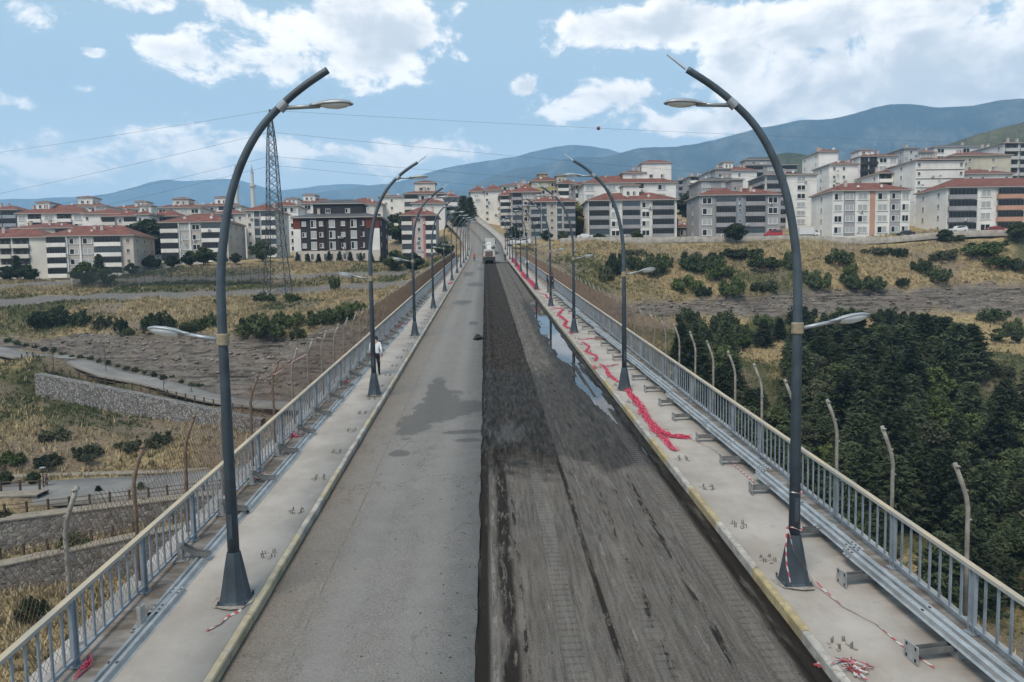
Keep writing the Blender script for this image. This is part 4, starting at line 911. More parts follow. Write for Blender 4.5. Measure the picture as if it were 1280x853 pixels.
def lamp_meshes(s):
    d_ = -s        # poles lean over the road: left pole towards +x
    shaft = MB(); rad = [0.100 - 0.044*min(1, z/8.8) for x, z in CURVE]
    shaft.tube([(d_*x, 0, z+0.15) if z == 0 else (d_*x, 0, z) for x, z in CURVE], rad, 14)
    base = MB(); n = 8
    for k, (r_, z) in enumerate([(0.275, 0.012), (0.255, 0.05), (0.208, 0.30), (0.158, 0.60), (0.120, 0.80), (0.108, 0.86)]):
        for q in range(n):
            an = 2*math.pi*(q+.5)/n; base.v.append((r_*math.cos(an), r_*math.sin(an), z))
        if k:
            for q in range(n): base.f.append(((k-1)*n+q, (k-1)*n+(q+1) % n, k*n+(q+1) % n, k*n+q)); base.m.append(0)
    base.f.append(tuple(range(5*n, 6*n))); base.m.append(0)
    base.box((0, 0, 0.008), (0.50, 0.50, 0.016))
    for sx in (-1, 1):
        for sy in (-1, 1): base.tube([(sx*.215, sy*.215, 0), (sx*.215, sy*.215, .07)], .018, 6)
    c1 = MB(); c1.lathe([(0.092, 4.38), (0.102, 4.40), (0.102, 4.56), (0.092, 4.58)], 14)
    c2 = MB(); cx_, cz_ = 1.16, 8.26; dr = Vector((0.26, 0, 0.25)).normalized()
    c2.tube([(d_*(cx_-dr.x*.08), 0, cz_-dr.z*.08), (d_*(cx_+dr.x*.08), 0, cz_+dr.z*.08)], 0.078, 12)
    a1 = MB(); a1.tube([(-d_*.08, 0, 4.48), (-d_*.62, 0, 4.58)], 0.042, 8, flat=.8)
    a2 = MB(); a2.tube([(d_*1.16, 0, 8.23), (d_*1.75, 0, 8.25)], 0.042, 8, flat=.8)
    def head(L):
        h = MB(); ln = MB()
        st = [(0.0, .05, .045), (.12, .075, .055), (.25, .125, .08), (.42, .15, .09), (.60, .14, .08), (.72, .09, .055), (.76, .03, .02)]
        n_ = 10; i0 = 0
        for k, (u, w_, hh) in enumerate(st):
            for q in range(n_):
                an = math.pi*q/(n_-1); h.v.append((u, -math.cos(an)*w_, math.sin(an)*hh))
            if k:
                for q in range(n_-1): h.f.append(((k-1)*n_+q, (k-1)*n_+q+1, k*n_+q+1, k*n_+q)); h.m.append(0)
                h.f.append(((k-1)*n_+n_-1, (k-1)*n_, k*n_, k*n_+n_-1)); h.m.append(0)
        h.f.append(tuple(range(n_))); h.m.append(0); h.f.append(tuple(reversed(range(6*n_, 7*n_)))); h.m.append(0)
        for k in range(5):
            pass
        s2 = [(.20, .06, .012), (.28, .105, .035), (.45, .125, .055), (.60, .11, .04), (.70, .05, .012)]
        for k, (u, w_, hh) in enumerate(s2):
            for q in range(8):
                an = math.pi*q/7; ln.v.append((u, math.cos(an)*w_, -0.004-math.sin(an)*hh))
            if k:
                for q in range(7): ln.f.append(((k-1)*8+q, (k-1)*8+q+1, k*8+q+1, k*8+q)); ln.m.append(0)
        return h.mesh('lamp_head', M['lampgrey'], True), ln.mesh('lens', M['lens'], True)
    return dict(shaft=shaft.mesh('shaft', M['pole'], True), base=base.mesh('base', M['polebase']), c1=c1.mesh('collar', M['collar']), c2=c2.mesh('collar', M['lampgrey']),
                a1=a1.mesh('arm', M['lampgrey'], True), a2=a2.mesh('arm', M['lampgrey'], True), head=head(1), d=d_)
for s in (-1, 1): LAMP[s] = lamp_meshes(s)
_p = MB(); _p.lathe([(.30, -.01), (.36, .004), (.33, .009), (.05, .010)], 13); _p.v = [(x*random.uniform(.85, 1.2), y*random.uniform(.85, 1.2), z) for x, y, z in _p.v]
M['grout'] = mat('broken_grout', (0.26, 0.235, 0.205), 0.95, fn=worn(14, 0.4, (0.12, 0.1, 0.085), 0.55)); PAD = _p.mesh('grout_pad', M['grout'])
_d = MB(); _d.box((0, -.088, 1.32), (.075, .03, .42)); _d.box((0, -.106, 1.46), (.02, .012, .02)); DOOR = _d.mesh('access_door', M['polebase'])
def lamp_post(x, y, z, s, label, group, spike=False):
    L = LAMP[s]; d_ = L['d']
    root = thing('street_lamp', label, 'street lamp', (x, y, z), R(random.uniform(-1.5, 1.5)), group)
    put('shaft', L['shaft'], root); put('access_door', DOOR, root); put('grout_pad', PAD, root); put('base', L['base'], root); put('collar', L['c1'], root); put('collar', L['c2'], root)
    put('arm', L['a1'], root); put('arm', L['a2'], root)
    for (hx, hz_, dirx, tilt, roll_) in ((-d_*.55, 4.56, -d_, 8, 30), (d_*1.60, 8.25, d_, 2, 0)):
        h = put('lamp_head', L['head'][0], root, (hx, 0, hz_), 0.0)
        h.rotation_euler = (R(-roll_*dirx), -R(tilt), 0 if dirx > 0 else math.pi)
        put('lens', L['head'][1], h)
        h.scale = (0.92, 1.0, 1.0)
    if spike:
        sp = MB(); sp.tube([(d_*1.93, 0, 8.83), (d_*2.25, 0, 9.07)], [0.028, 0.016], 6); sp.build('bare_tip', M['alu'], root)
    return root
ORD = ['first', 'second', 'third', 'fourth', 'fifth', 'sixth', 'seventh', 'eighth', 'ninth', 'tenth', 'eleventh', 'twelfth']
POLE_Y = [11.5, 26.3, 41.6, 56.6, 72.6, 88.6, 104.6, 120.6, 136.6, 152, 168, 184]
for s, x, pl in ((-1, -4.4, 'the pavement with the walking man'), (1, 5.32, 'the pavement with pink netting')):
    for i, y in enumerate(POLE_Y):
        if i == 0: lb = 'curved blue-grey lamp post wrapped with red and white tape' if s > 0 else 'curved blue-grey lamp post with scraps of tape at its foot, before the walking man'
        elif i == 1: lb = 'curved lamp post the white-shirted man walks behind' if s < 0 else 'curved lamp post at the head of the long pink netting pile'
        else: lb = f'curved blue-grey lamp post on {pl}, {ORD[i]} counting up the bridge'
        lamp_post(x+float(xr(y)), y, float(zr(y)), s, lb, 'curved street lamps along the bridge', spike=(s > 0 and i < 3) or (s < 0 and i in (1, 2)))

TEN = ['', '', 'twenty', 'thirty']; TN2 = ['', '', 'twentieth', 'thirtieth']
ONES = ['first', 'second', 'third', 'fourth', 'fifth', 'sixth', 'seventh', 'eighth', 'ninth', 'tenth', 'eleventh', 'twelfth', 'thirteenth', 'fourteenth', 'fifteenth', 'sixteenth', 'seventeenth', 'eighteenth', 'nineteenth']
def onum(i):
    n = i+1
    if n < 20: return ONES[n-1]
    return TN2[n//10] if n % 10 == 0 else TEN[n//10]+'-'+ONES[n % 10-1]
# ------------------------------------------------------------------ dismantled crash barrier
M['galv'] = mat('galvanised_steel', (0.40, 0.42, 0.43), 0.42, 0.55, fn=worn(3, 0.25, (0.27, 0.22, 0.17), 0.66))
M['galvdull'] = mat('dull_galvanised', (0.33, 0.335, 0.33), 0.6, 0.3, fn=worn(4, 0.3, (0.20, 0.15, 0.11), 0.62))
M['darkgalv'] = mat('dark_bracket', (0.15, 0.155, 0.155), 0.6, 0.3, fn=worn(4, 0.3))
M['hole'] = mat('bolt_hole', (0.012, 0.012, 0.012), 0.9)
def beam_mesh(L, key):
    prof = [(-.155, .0), (-.11, .0), (-.085, .075), (-.03, .083), (-.012, .03), (.012, .03), (.03, .083), (.085, .075), (.11, .0), (.155, .0)]
    th = 0.005; mb = MB(); ny = 8
    full = prof + [(u, v-th) for u, v in reversed(prof)]
    n = len(full)
    for k in range(ny+1):
        y = L*k/ny
        for u, v in full: mb.v.append((u, y, v+GRADE*y))
    for k in range(ny):
        for q in range(n): mb.f.append((k*n+q, k*n+(q+1) % n, (k+1)*n+(q+1) % n, (k+1)*n+q)); mb.m.append(0)
    for y0, rv in ((0, False), (ny*n, True)):
        for q in range(len(prof)-1):
            f_ = (y0+q, y0+n-1-q, y0+n-2-q, y0+q+1); mb.f.append(f_ if rv else f_[::-1]); mb.m.append(0)
    # bolt holes at the splices
    for y in (0.08, 0.20, L-0.20, L-0.08):
        for u in (-.058, .058): mb.box((u, y, .0805+GRADE*y), (.03, .045, .004), 1)
        mb.box((-.135, y, .003+GRADE*y), (.02, .03, .004), 1)
    for y in (L/2,):
        for u in (-.058, .058): mb.box((u, y, .0805+GRADE*y), (.03, .06, .004), 1)
    return mb.mesh('guardrail_beam', [M['galv'], M['hole']])
BM = beam_mesh(4.25, 'a')
def beam(x, y, h, rz, tilt, label, group):
    o = put('guardrail_beam', BM, None, (x, y, GRADE*y+h), rz); o.rotation_euler = (0, R(tilt), rz)
    return tag(o, label, 'guardrail beam', group)
# left: beams lie flat on the pavement beside the railing
ys = 15.0
beam(-5.55, 7.6, 0.002, R(-0.6), 0, 'loose guardrail beam flat on the pavement, its end beside an upright bracket post', 'guardrail beams lying along the left pavement')
for i in range(14):
    y = 11.05 + i*4.18
    beam(-5.56 + (0.02 if i % 2 else -0.02) - 0.002*i, y, 0.006 + (0.006 if i % 2 else 0), R(0.25*(-1)**i), 0,
         f'guardrail beam lying on the pavement, {onum(i)} in the row starting beside the tape-strewn lamp foot', 'guardrail beams lying along the left pavement')
# right: beams rest on the tipped posts
for i in range(15):
    y = 7.6 - 4.0 + i*4.2
    j = 1 if i % 2 else 0
    beam(6.74 + (0.03 if j else -0.02), y, 0.245 + 0.03*j, R(0.5 if i == 1 else -0.2), -18,
         f'guardrail beam resting on tipped posts, {onum(i)} counting up the bridge to the pink netting', 'guardrail beams resting on tipped posts')
def plate(mb, c, rot, m=0):
    mb.box(c, (0.28, 0.26, 0.016), m, rot)
    for sx in (-1, 1):
        for sy in (-1, 1):
            p = rot @ Vector((sx*.09, sy*.085, 0.0085)); mb.box((c[0]+p.x, c[1]+p.y, c[2]+p.z), (.035, .05, .003), 1, rot)
            p = rot @ Vector((sx*.09, sy*.085, -0.0085)); mb.box((c[0]+p.x, c[1]+p.y, c[2]+p.z), (.035, .05, .003), 1, rot)
def channel(mb, p0, p1, w_, d_, up, m=0):
    # U channel from p0 to p1
    p0, p1 = Vector(p0), Vector(p1); ax = (p1-p0); L = ax.length; ax.normalize()
    a = ax.cross(Vector(up)).normalized(); b_ = ax.cross(a).normalized()
    rot = Matrix((a, b_, ax)).transposed(); c = (p0+p1)/2
    mb.box(c + b_*(d_/2), (w_, 0.008, L), m, rot)
    mb.box(c + a*(w_/2), (0.008, d_, L), m, rot); mb.box(c - a*(w_/2), (0.008, d_, L), m, rot)
# tipped post: base plate stands on edge facing the road, channel lies towards the railing
tp = MB(); plate(tp, (0, 0, .14), Matrix.Rotation(R(90), 3, 'Y') @ Matrix.Rotation(R(90), 3, 'Z') @ Matrix.Identity(3))
pl_me = tp.mesh('base_plate', [M['galvdull'], M['hole']])
tc = MB(); channel(tc, (0.01, 0, .155), (0.72, 0, .17), .12, .09, (0, 0, 1)); ch_me = tc.mesh('channel', M['darkgalv'])
ts = MB(); ts.box((.74, 0, .125), (.14, .16, .25)); sp_me = ts.mesh('spacer_block', M['galvdull'])
# upright stub with a bent spacer arm
u1 = MB(); plate(u1, (0, 0, .010), Matrix.Rotation(R(20), 3, 'Z')); up_me = u1.mesh('base_plate', [M['galvdull'], M['hole']])
u2 = MB(); channel(u2, (0, 0, .02), (0.0, 0.0, .36), .10, .07, (0, 1, 0)); us_me = u2.mesh('stub_post', M['galvdull'])
u3 = MB(); channel(u3, (0.03, 0, .30), (0.24, .03, .16), .13, .08, (0, 0, 1)); channel(u3, (0.22, .03, .15), (.56, -.02, .13), .13, .08, (0, 0, 1)); ua_me = u3.mesh('spacer_arm', M['darkgalv'])
def tipped(x, y, rz, label, grp):
    r_ = thing('guardrail_post', label, 'guardrail post', (x, y, GRADE*y+0.003), rz, grp)
    put('base_plate', pl_me, r_); put('channel', ch_me, r_); put('spacer_block', sp_me, r_)
def stub(x, y, rz, label, grp, arm=True):
    r_ = thing('guardrail_post', label, 'guardrail post', (x, y, GRADE*y+0.003), rz, grp)
    put('base_plate', up_me, r_); put('stub_post', us_me, r_)
    if arm: put('spacer_arm', ua_me, r_)
for i in range(28):
    y = 9.05 + 2.1*i + random.uniform(-.15, .15)
    tipped(6.02+random.uniform(-.06, .1), y, R(random.uniform(-7, 7)), f'tipped guardrail post with holed plate, {onum(i)} counting up the pavement with pink netting', 'tipped guardrail posts on the right pavement')
stub(-5.62, 10.75, R(75), 'upright guardrail stub post beside the gap between two loose beams', 'guardrail posts along the left pavement', arm=False)
for i in range(26):
    y = 13.0 + 2.07*i + random.uniform(-.12, .12)
    stub(-6.0+random.uniform(-.03, .05), y, R(random.uniform(-6, 10)), f'guardrail stub post with bent spacer arm, {onum(i)} counting up past the upright stub', 'guardrail posts along the left pavement')
# anchor bolts where the barrier stood
M['boltsteel'] = mat('anchor_steel', (0.15, 0.142, 0.135), 0.75, 0.2)
M['grout'] = mat('broken_grout', (0.26, 0.235, 0.205), 0.95, fn=worn(14, 0.4, (0.12, 0.1, 0.085), 0.55))
def bolt_mesh(seed):
    rnd = random.Random(seed); mb = MB()
    for sx in (-1, 1):
        for sy in (-1, 1):
            for q in (0, 1):
                bx, by = sx*.10+q*.035+rnd.uniform(-.012, .012), sy*.09+rnd.uniform(-.012, .012)
                mb.tube([(bx, by, 0), (bx+rnd.uniform(-.015, .015), by+rnd.uniform(-.015, .015), rnd.uniform(.06, .10))], .010, 5)
    for _ in range(9): mb.box((rnd.uniform(-.18, .18), rnd.uniform(-.16, .16), .006), (rnd.uniform(.02, .06), rnd.uniform(.02, .05), .014), 1, Matrix.Rotation(rnd.uniform(0, 3), 3, 'Z'))
    return mb.mesh('anchor_bolts', [M['boltsteel'], M['grout']])
AB = [bolt_mesh(k) for k in range(4)]
for s, x, nm in ((-1, -4.38, 'walking man'), (1, 5.18, 'pink netting')):
    for i in range(34):
        y = (9.6 if s > 0 else 8.9) + 2.1*i
        if min(abs(y-py_) for py_ in POLE_Y) < 0.55: y += 0.6
        o = put('anchor_bolts', AB[i % 4], None, (x+random.uniform(-.04, .04), y, GRADE*y+.002), random.uniform(-.2, .2))
        tag(o, f'cluster of bare anchor bolts, {onum(i)} counting up the pavement with the {nm}', 'anchor bolts', f'anchor bolt clusters on the pavement with the {nm}')

# ------------------------------------------------------------------ netting and tape
M['net'] = mat('pink_netting', (0.52, 0.060, 0.115), 0.7, fn=worn(20, 0.35, coords='pos'))
def m_tape(t, b, c):
    p = t.obj(); x, y, z = t.xyz(p)
    fr = t.math('FRACT', t.math('MULTIPLY', t.math('ADD', t.math('ADD', x, y), z), 5.0))
    t.put(b.inputs['Base Color'], t.mix(t.math('GREATER_THAN', fr, 0.5), (0.42, 0.40, 0.39, 1), (0.34, 0.06, 0.07, 1)))
M['tape'] = mat('barrier_tape', (0.5, 0.2, 0.2), 0.5, fn=m_tape)
def net_pile(line, wd, strands, label, amp=0.06, grp='pink safety netting heaps'):
    # crumpled ropes of plastic netting following a line of deck points
    mb = MB(); rnd = random.Random(len(line)*7+strands)
    L = [Vector(p) for p in line]
    seg = [0]
    for a, b_ in zip(L[:-1], L[1:]): seg.append(seg[-1]+(b_-a).length)
    tot = seg[-1]; n = max(6, int(tot/0.11))
    def at_s(s_):
        for k in range(len(L)-1):
            if s_ <= seg[k+1] or k == len(L)-2:
                u = (s_-seg[k])/max(1e-6, seg[k+1]-seg[k]); return L[k].lerp(L[k+1], u)
    n = max(10, int(tot/0.07))
    for q in range(strands*2):
        ph = [rnd.uniform(0, 9) for _ in range(5)]; off = rnd.uniform(-wd, wd); hh = rnd.uniform(.012, .015+amp)
        a0, a1 = (0, 1) if q < strands*0.6 else sorted((rnd.random(), rnd.random()))
        if a1-a0 < .12: a1 = min(1, a0+.25)
        pts_ = []
        for k in range(n+1):
            f_ = k/n
            if f_ < a0 or f_ > a1: continue
            p = at_s(f_*tot); s_ = f_*tot
            x = p.x + off*(.6+.5*math.sin(ph[0]+s_*2.1)) + wd*.45*math.sin(ph[1]+s_*5.5) + .022*math.sin(ph[2]+s_*17)
            y = p.y + .06*math.sin(ph[3]+s_*7.3) + .03*math.sin(ph[4]+s_*19)
            pts_.append((x, y, GRADE*y + .014 + hh*(.55+.45*math.sin(ph[4]+s_*9))))
        if len(pts_) < 3: continue
        mb.tube(pts_, [rnd.uniform(.007, .017) for _ in pts_], 4, flat=.6)
    o = mb.build('safety_netting', M['net']); return tag(o, label, 'netting', grp)
def dk(lst): return [deck(*p) for p in lst]
def tri(o): return o
net_pile(dk([(778, 482), (795, 502), (806, 520), (818, 538), (838, 547), (862, 549)]), .13, 26, 'thick heap of pink netting snaking from a lamp foot towards the kerb', .11)
net_pile(dk([(815, 536), (830, 548), (838, 560), (846, 565)]), .12, 12, 'short tail of pink netting spilling off the thick heap towards the kerb', .08)
net_pile(dk([(752, 456), (758, 462), (762, 470), (774, 478), (779, 484)]), .09, 9, 'strand of pink netting winding to the lamp foot before the thick heap', .05)
net_pile(dk([(742, 458), (745, 462)]), .08, 6, 'knot of pink netting hanging over the kerb edge', .07)
net_pile(dk([(722, 425), (757, 423)]), .05, 7, 'straight strand of pink netting crossing the pavement', .03)
net_pile(dk([(728, 428), (737, 434), (732, 440), (746, 446), (744, 452)]), .07, 9, 'zigzag strand of pink netting between two lamp posts', .04)
net_pile(dk([(756, 459), (774, 456)]), .04, 4, 'thin side strand of pink netting near the kerb knot', .03)
net_pile(dk([(690, 385), (704, 387), (698, 394), (708, 402), (705, 408), (716, 413), (713, 418)]), .12, 14, 'tangle of pink netting beside the third lamp of the netting pavement', .05)
net_pile(dk([(676, 367), (682, 369), (684, 373), (688, 374)]), .10, 8, 'scattered pink netting just below the fourth lamp of the netting pavement', .05)
net_pile(dk([(694, 376), (697, 376)]), .14, 8, 'small pink netting bundle in the middle of the pavement', .12)
net_pile(dk([(652, 340), (656, 347), (663, 352), (668, 358), (672, 363)]), .30, 16, 'long run of pink netting along the far kerb', .07)
net_pile(dk([(638, 318), (642, 325), (647, 333), (651, 339)]), .40, 18, 'farthest pink netting strip below the milling machine', .08)
net_pile(dk([(345, 566), (350, 563)]), .13, 9, 'small pink netting bundle among the posts on the pavement with the walking man', .12)
net_pile(dk([(360, 549), (367, 545), (372, 547)]), .12, 8, 'pink netting scrap caught behind a bent bracket', .1)
net_pile(dk([(429, 480), (436, 479)]), .13, 8, 'pink netting tuft just before the walking man', .1)
net_pile(dk([(494, 410), (502, 408), (509, 404)]), .14, 9, 'pink netting scraps behind the third lamp past the walking man', .08)
net_pile(dk([(96, 848), (106, 838), (112, 826)]), .04, 7, 'pink netting twist hanging at the foot of the railing', .10)
net_pile(dk([(560, 356), (565, 353)]), .2, 6, 'far pink scraps by a lamp on the walking man pavement', .05)
def tape_strip(pts_, label, wd=0.032, loc=None):
    mb = MB(); pts_ = [Vector(p) for p in pts_]
    for k, p in enumerate(pts_):
        d_ = (pts_[min(k+1, len(pts_)-1)]-pts_[max(0, k-1)]).normalized(); a = d_.cross(Vector((0, 0, 1)))
        if a.length < 1e-3: a = Vector((1, 0, 0))
        a.normalize(); tw = 0.8*math.sin(k*1.7); q = (a*math.cos(tw)+Vector((0, 0, 1))*math.sin(tw))*wd/2
        mb.v += [tuple(p-q), tuple(p+q)]
    n = len(pts_)
    for k in range(n-1): mb.f.append((2*k, 2*k+1, 2*k+3, 2*k+2)); mb.m.append(0)
    o = mb.build('barrier_tape', M['tape']); return tag(o, label, 'tape')
def ring(x, y, z, r_, dz=0.0, n=16): return [(x+r_*math.cos(2*math.pi*k/n), y+r_*math.sin(2*math.pi*k/n), z+dz*math.sin(4*math.pi*k/n)) for k in range(n+1)]
bx, by, bz = 5.32, 11.5, GRADE*11.5
tape_strip(ring(bx, by, bz+1.62, .106, .01), 'tape loop tied high around the lamp post')
tape_strip(ring(bx, by, bz+.98, .118, .03), 'tape loop tied round the top of the lamp base')
tape_strip([(bx-.16, by-.06, bz+1.0), (bx-.20, by-.12, bz+.7), (bx-.22, by-.2, bz+.4), (bx-.18, by-.27, bz+.10)], 'loose tape end hanging down the lamp base')
tape_strip([(bx-.15, by-.07, bz+1.0), (bx-.1, by-.22, bz+.62), (bx+.12, by-.30, bz+.3), (bx+.3, by-.36, bz+.06), (5.75, 10.6, GRADE*10.6+.02), (6.0, 10.1, GRADE*10.1+.02), (6.05, 9.6, GRADE*9.6+.02), (6.2, 9.0, GRADE*9+.02)], 'thin tape trailing from the lamp base over the pavement', .03)
tape_strip([deck(*p)+Vector((0, 0, .03)) for p in ((860, 548), (890, 562), (915, 580), (935, 598), (950, 610))], 'thin tape trailing from the pink heap towards the tipped posts', .03)
tape_strip([deck(*p)+Vector((0, 0, .02)) for p in ((258, 790), (275, 782), (285, 772), (300, 765), (306, 757))], 'red and white tape scrap at the lamp foot', .05)
def crumple(c, r_, n, label):
    rnd = random.Random(n); pts_ = [(c[0]+rnd.gauss(0, r_), c[1]+rnd.gauss(0, r_), c[2]+.03+abs(rnd.gauss(0, r_*.3))) for _ in range(n)]
    tape_strip(pts_, label, .03)
crumple(deck(1065, 838), .14, 40, 'crumpled ball of red and white tape on the pavement by the yellow kerb')
crumple(deck(1030, 818)-Vector((0, 0, .2)), .08, 14, 'tape end caught between kerb and milled road')
crumple(deck(320, 600), .16, 26, 'white tape tangle among the guardrail stub posts')
tape_strip([(-6.55, 21.0, GRADE*21+1.95), (-6.6, 22.3, GRADE*22.3+1.9), (-6.62, 23.6, GRADE*23.6+1.92), (-6.6, 25.1, GRADE*25.1+1.86)], 'tape strung between the tops of the rusty fence posts', .06)
# ------------------------------------------------------------------ buildings
def m_wall(t, b, c):
    p = t.pos(); n1 = t.noise(p, 0.16, 6, 0.62); n2 = t.noise(t.scale(p, 1.3, 1.3, 0.12), 1.0, 5, 0.65)
    cc = t.mix(t.step(n1, 0.3, 0.7), tuple(v*.84 for v in c[:3])+(1,), tuple(min(1, v*1.08) for v in c[:3])+(1,))
    cc = t.mix(t.math('MULTIPLY', t.step(n2, 0.55, 0.76), 0.35), cc, (c[0]*.52, c[1]*.49, c[2]*.45, 1))
    t.put(b.inputs['Base Color'], cc)
def wallm(name, c): return mat('wall_'+name, c, 0.9, fn=m_wall, spec=0.25)
WALL = {n: wallm(n, c) for n, c in dict(white=(0.66, 0.645, 0.615), offwhite=(0.55, 0.525, 0.485), beige=(0.46, 0.415, 0.37), grey=(0.29, 0.285, 0.295), greywhite=(0.42, 0.43, 0.44), bluegrey=(0.25, 0.275, 0.31),
        charcoal=(0.035, 0.033, 0.036), rosewhite=(0.47, 0.43, 0.42), rose=(0.42, 0.20, 0.18), sand=(0.40, 0.365, 0.325), ochre=(0.36, 0.30, 0.13), cream=(0.44, 0.41, 0.34), peach=(0.45, 0.26, 0.19), brown=(0.16, 0.11, 0.085), darkred=(0.13, 0.036, 0.025), maroon=(0.045, 0.020, 0.017)).items()}
def m_tile(c1, c2):
    def fn(t, b, c):
        p = t.pos(); o = t.obj(); n = t.noise(p, 0.5, 6, 0.65)
        x, y, z = t.xyz(o)
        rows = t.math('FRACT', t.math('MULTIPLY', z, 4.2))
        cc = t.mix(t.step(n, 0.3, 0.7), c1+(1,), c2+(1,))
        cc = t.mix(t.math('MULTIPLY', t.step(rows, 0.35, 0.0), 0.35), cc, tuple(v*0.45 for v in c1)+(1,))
        t.put(b.inputs['Base Color'], cc); bump(t, b, rows, 0.5, 0.06)
    return fn
ROOF = dict(red=mat('roof_red_tile', (0.24, 0.09, 0.06), 0.85, fn=m_tile((0.095, 0.031, 0.021), (0.195, 0.066, 0.045))), slate=mat('roof_slate', (0.06, 0.062, 0.068), 0.75, fn=m_tile((0.045, 0.047, 0.052), (0.085, 0.087, 0.092))))
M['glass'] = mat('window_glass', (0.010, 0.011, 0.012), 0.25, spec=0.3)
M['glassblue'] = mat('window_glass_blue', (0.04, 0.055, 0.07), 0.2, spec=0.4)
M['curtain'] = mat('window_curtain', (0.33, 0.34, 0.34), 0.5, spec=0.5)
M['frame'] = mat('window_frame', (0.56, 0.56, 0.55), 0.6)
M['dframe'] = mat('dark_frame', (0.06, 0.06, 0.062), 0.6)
M['recess'] = mat('recess_shade_and_bands', (0.055, 0.05, 0.047), 0.9)  # painted shade of the open balconies, also the colour of floor bands
M['fascia'] = mat('roof_fascia', (0.36, 0.33, 0.30), 0.8)
M['chimney'] = mat('chimney_render', (0.42, 0.36, 0.33), 0.9)
def win_mesh(kind):
    # unit window: x -.5...5, z 0..1, front towards -y
    mb = MB(); fw = 0.07
    gm_ = {'dark': 1, 'curt': 2, 'half': 1}[kind]
    for x0, x1, z0, z1 in ((-.5, .5, 0, fw), (-.5, .5, 1-fw, 1), (-.5, -.5+fw, fw, 1-fw), (.5-fw, .5, fw, 1-fw), (-.03, .03, fw, 1-fw)):
        mb.box(((x0+x1)/2, -.03, (z0+z1)/2), (x1-x0, .10, z1-z0), 0)
    for sx in (-1, 1):
        g_ = gm_ if kind != 'half' else (2 if sx > 0 else 1)
        mb.box((sx*(.5-fw+.03)/2, .0, .5), (.5-fw-.03, .06, 1-2*fw), g_)
    mb.box((0, -.08, -.03), (1.12, .16, .05), 0)
    return mb.mesh('window', [M['frame'], M['glass'], M['curtain']])
WIN = [win_mesh('dark'), win_mesh('curt'), win_mesh('half'), win_mesh('curt')]
_balc = {}
def balc_mesh(par, kind, glass):
    key = (par, kind, glass)
    if key in _balc: return _balc[key]
    mb = MB(); d_ = 0.75
    # unit balcony: x -.5...5, z 0..1 of a storey
    mb.box((0, -d_/2, .045), (1, d_, .09), 0)                        # slab
    mb.box((0, -d_+.05, .24), (1, .10, .30), 0)                      # parapet
    for sx in (-1, 1): mb.box((sx*.49, -d_/2-.02, .24), (.02, d_-.12, .30), 0)
    if kind == 'glazed':
        mb.box((0, -d_+.10, .655), (.98, .05, .53), 1)
        for k in range(8): mb.box((-.49+.98*k/7, -d_+.055, .655), (.012, .05, .53), 2)
        for z in (.40, .915): mb.box((0, -d_+.055, z), (.98, .06, .02), 2)
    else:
        mb.box((0, -.02, .66), (.96, .04, .62), 3)                  # flat dark panel: shade of a deep opening put into its colour
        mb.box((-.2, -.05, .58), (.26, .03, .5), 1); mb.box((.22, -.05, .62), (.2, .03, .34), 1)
    me = mb.mesh('balcony', [WALL[par], glass, M['dframe'] if glass is not M['curtain'] else M['frame'], M['recess']])
    _balc[key] = me; return me
def strip_mesh():
    mb = MB()
    mb.box((0, -.06, .5), (1, .12, 1.0), 0); mb.box((-.5+.04, -.10, .5), (.08, .12, 1.0), 1); mb.box((.5-.04, -.10, .5), (.08, .12, 1.0), 1)
    for z in (.1, .42, .74): mb.box((0, -.125, z), (.84, .03, .03), 2)
    mb.box((0, -.125, .26), (.70, .02, .26), 3)
    return mb.mesh('window', [M['glassblue'], M['frame'], M['dframe'], M['curtain']])
VST = strip_mesh()
def hip(mb, x0, x1, y0, y1, z, h, ov=0.7, m=0, mf=1):
    x0 -= ov; x1 += ov; y0 -= ov; y1 += ov; w_, d_ = x1-x0, y1-y0
    k = min(w_, d_)/2*0.98
    if w_ >= d_: r0, r1 = (x0+k, (y0+y1)/2), (x1-k, (y0+y1)/2)
    else: r0, r1 = ((x0+x1)/2, y0+k), ((x0+x1)/2, y1-k)
    b0, b1, b2, b3 = (x0, y0, z), (x1, y0, z), (x1, y1, z), (x0, y1, z)
    t0, t1 = (r0[0], r0[1], z+h), (r1[0], r1[1], z+h)
    if w_ >= d_:
        mb.quad([b0, b1, t1, t0], m); mb.quad([b1, b2, t1], m); mb.quad([b2, b3, t0, t1], m); mb.quad([b3, b0, t0], m)
    else:
        mb.quad([b0, b1, t0], m); mb.quad([b1, b2, t1, t0], m); mb.quad([b2, b3, t1], m); mb.quad([b3, b0, t0, t1], m)
    mb.box(((x0+x1)/2, (y0+y1)/2, z-.14), (w_-.06, d_-.06, .26), mf)
def parse(fac):
    out = []
    for tk in fac.split():
        out.append((tk[0], float(tk[1:]) if len(tk) > 1 else 1.0))
    return out
brnd = random.Random(5)
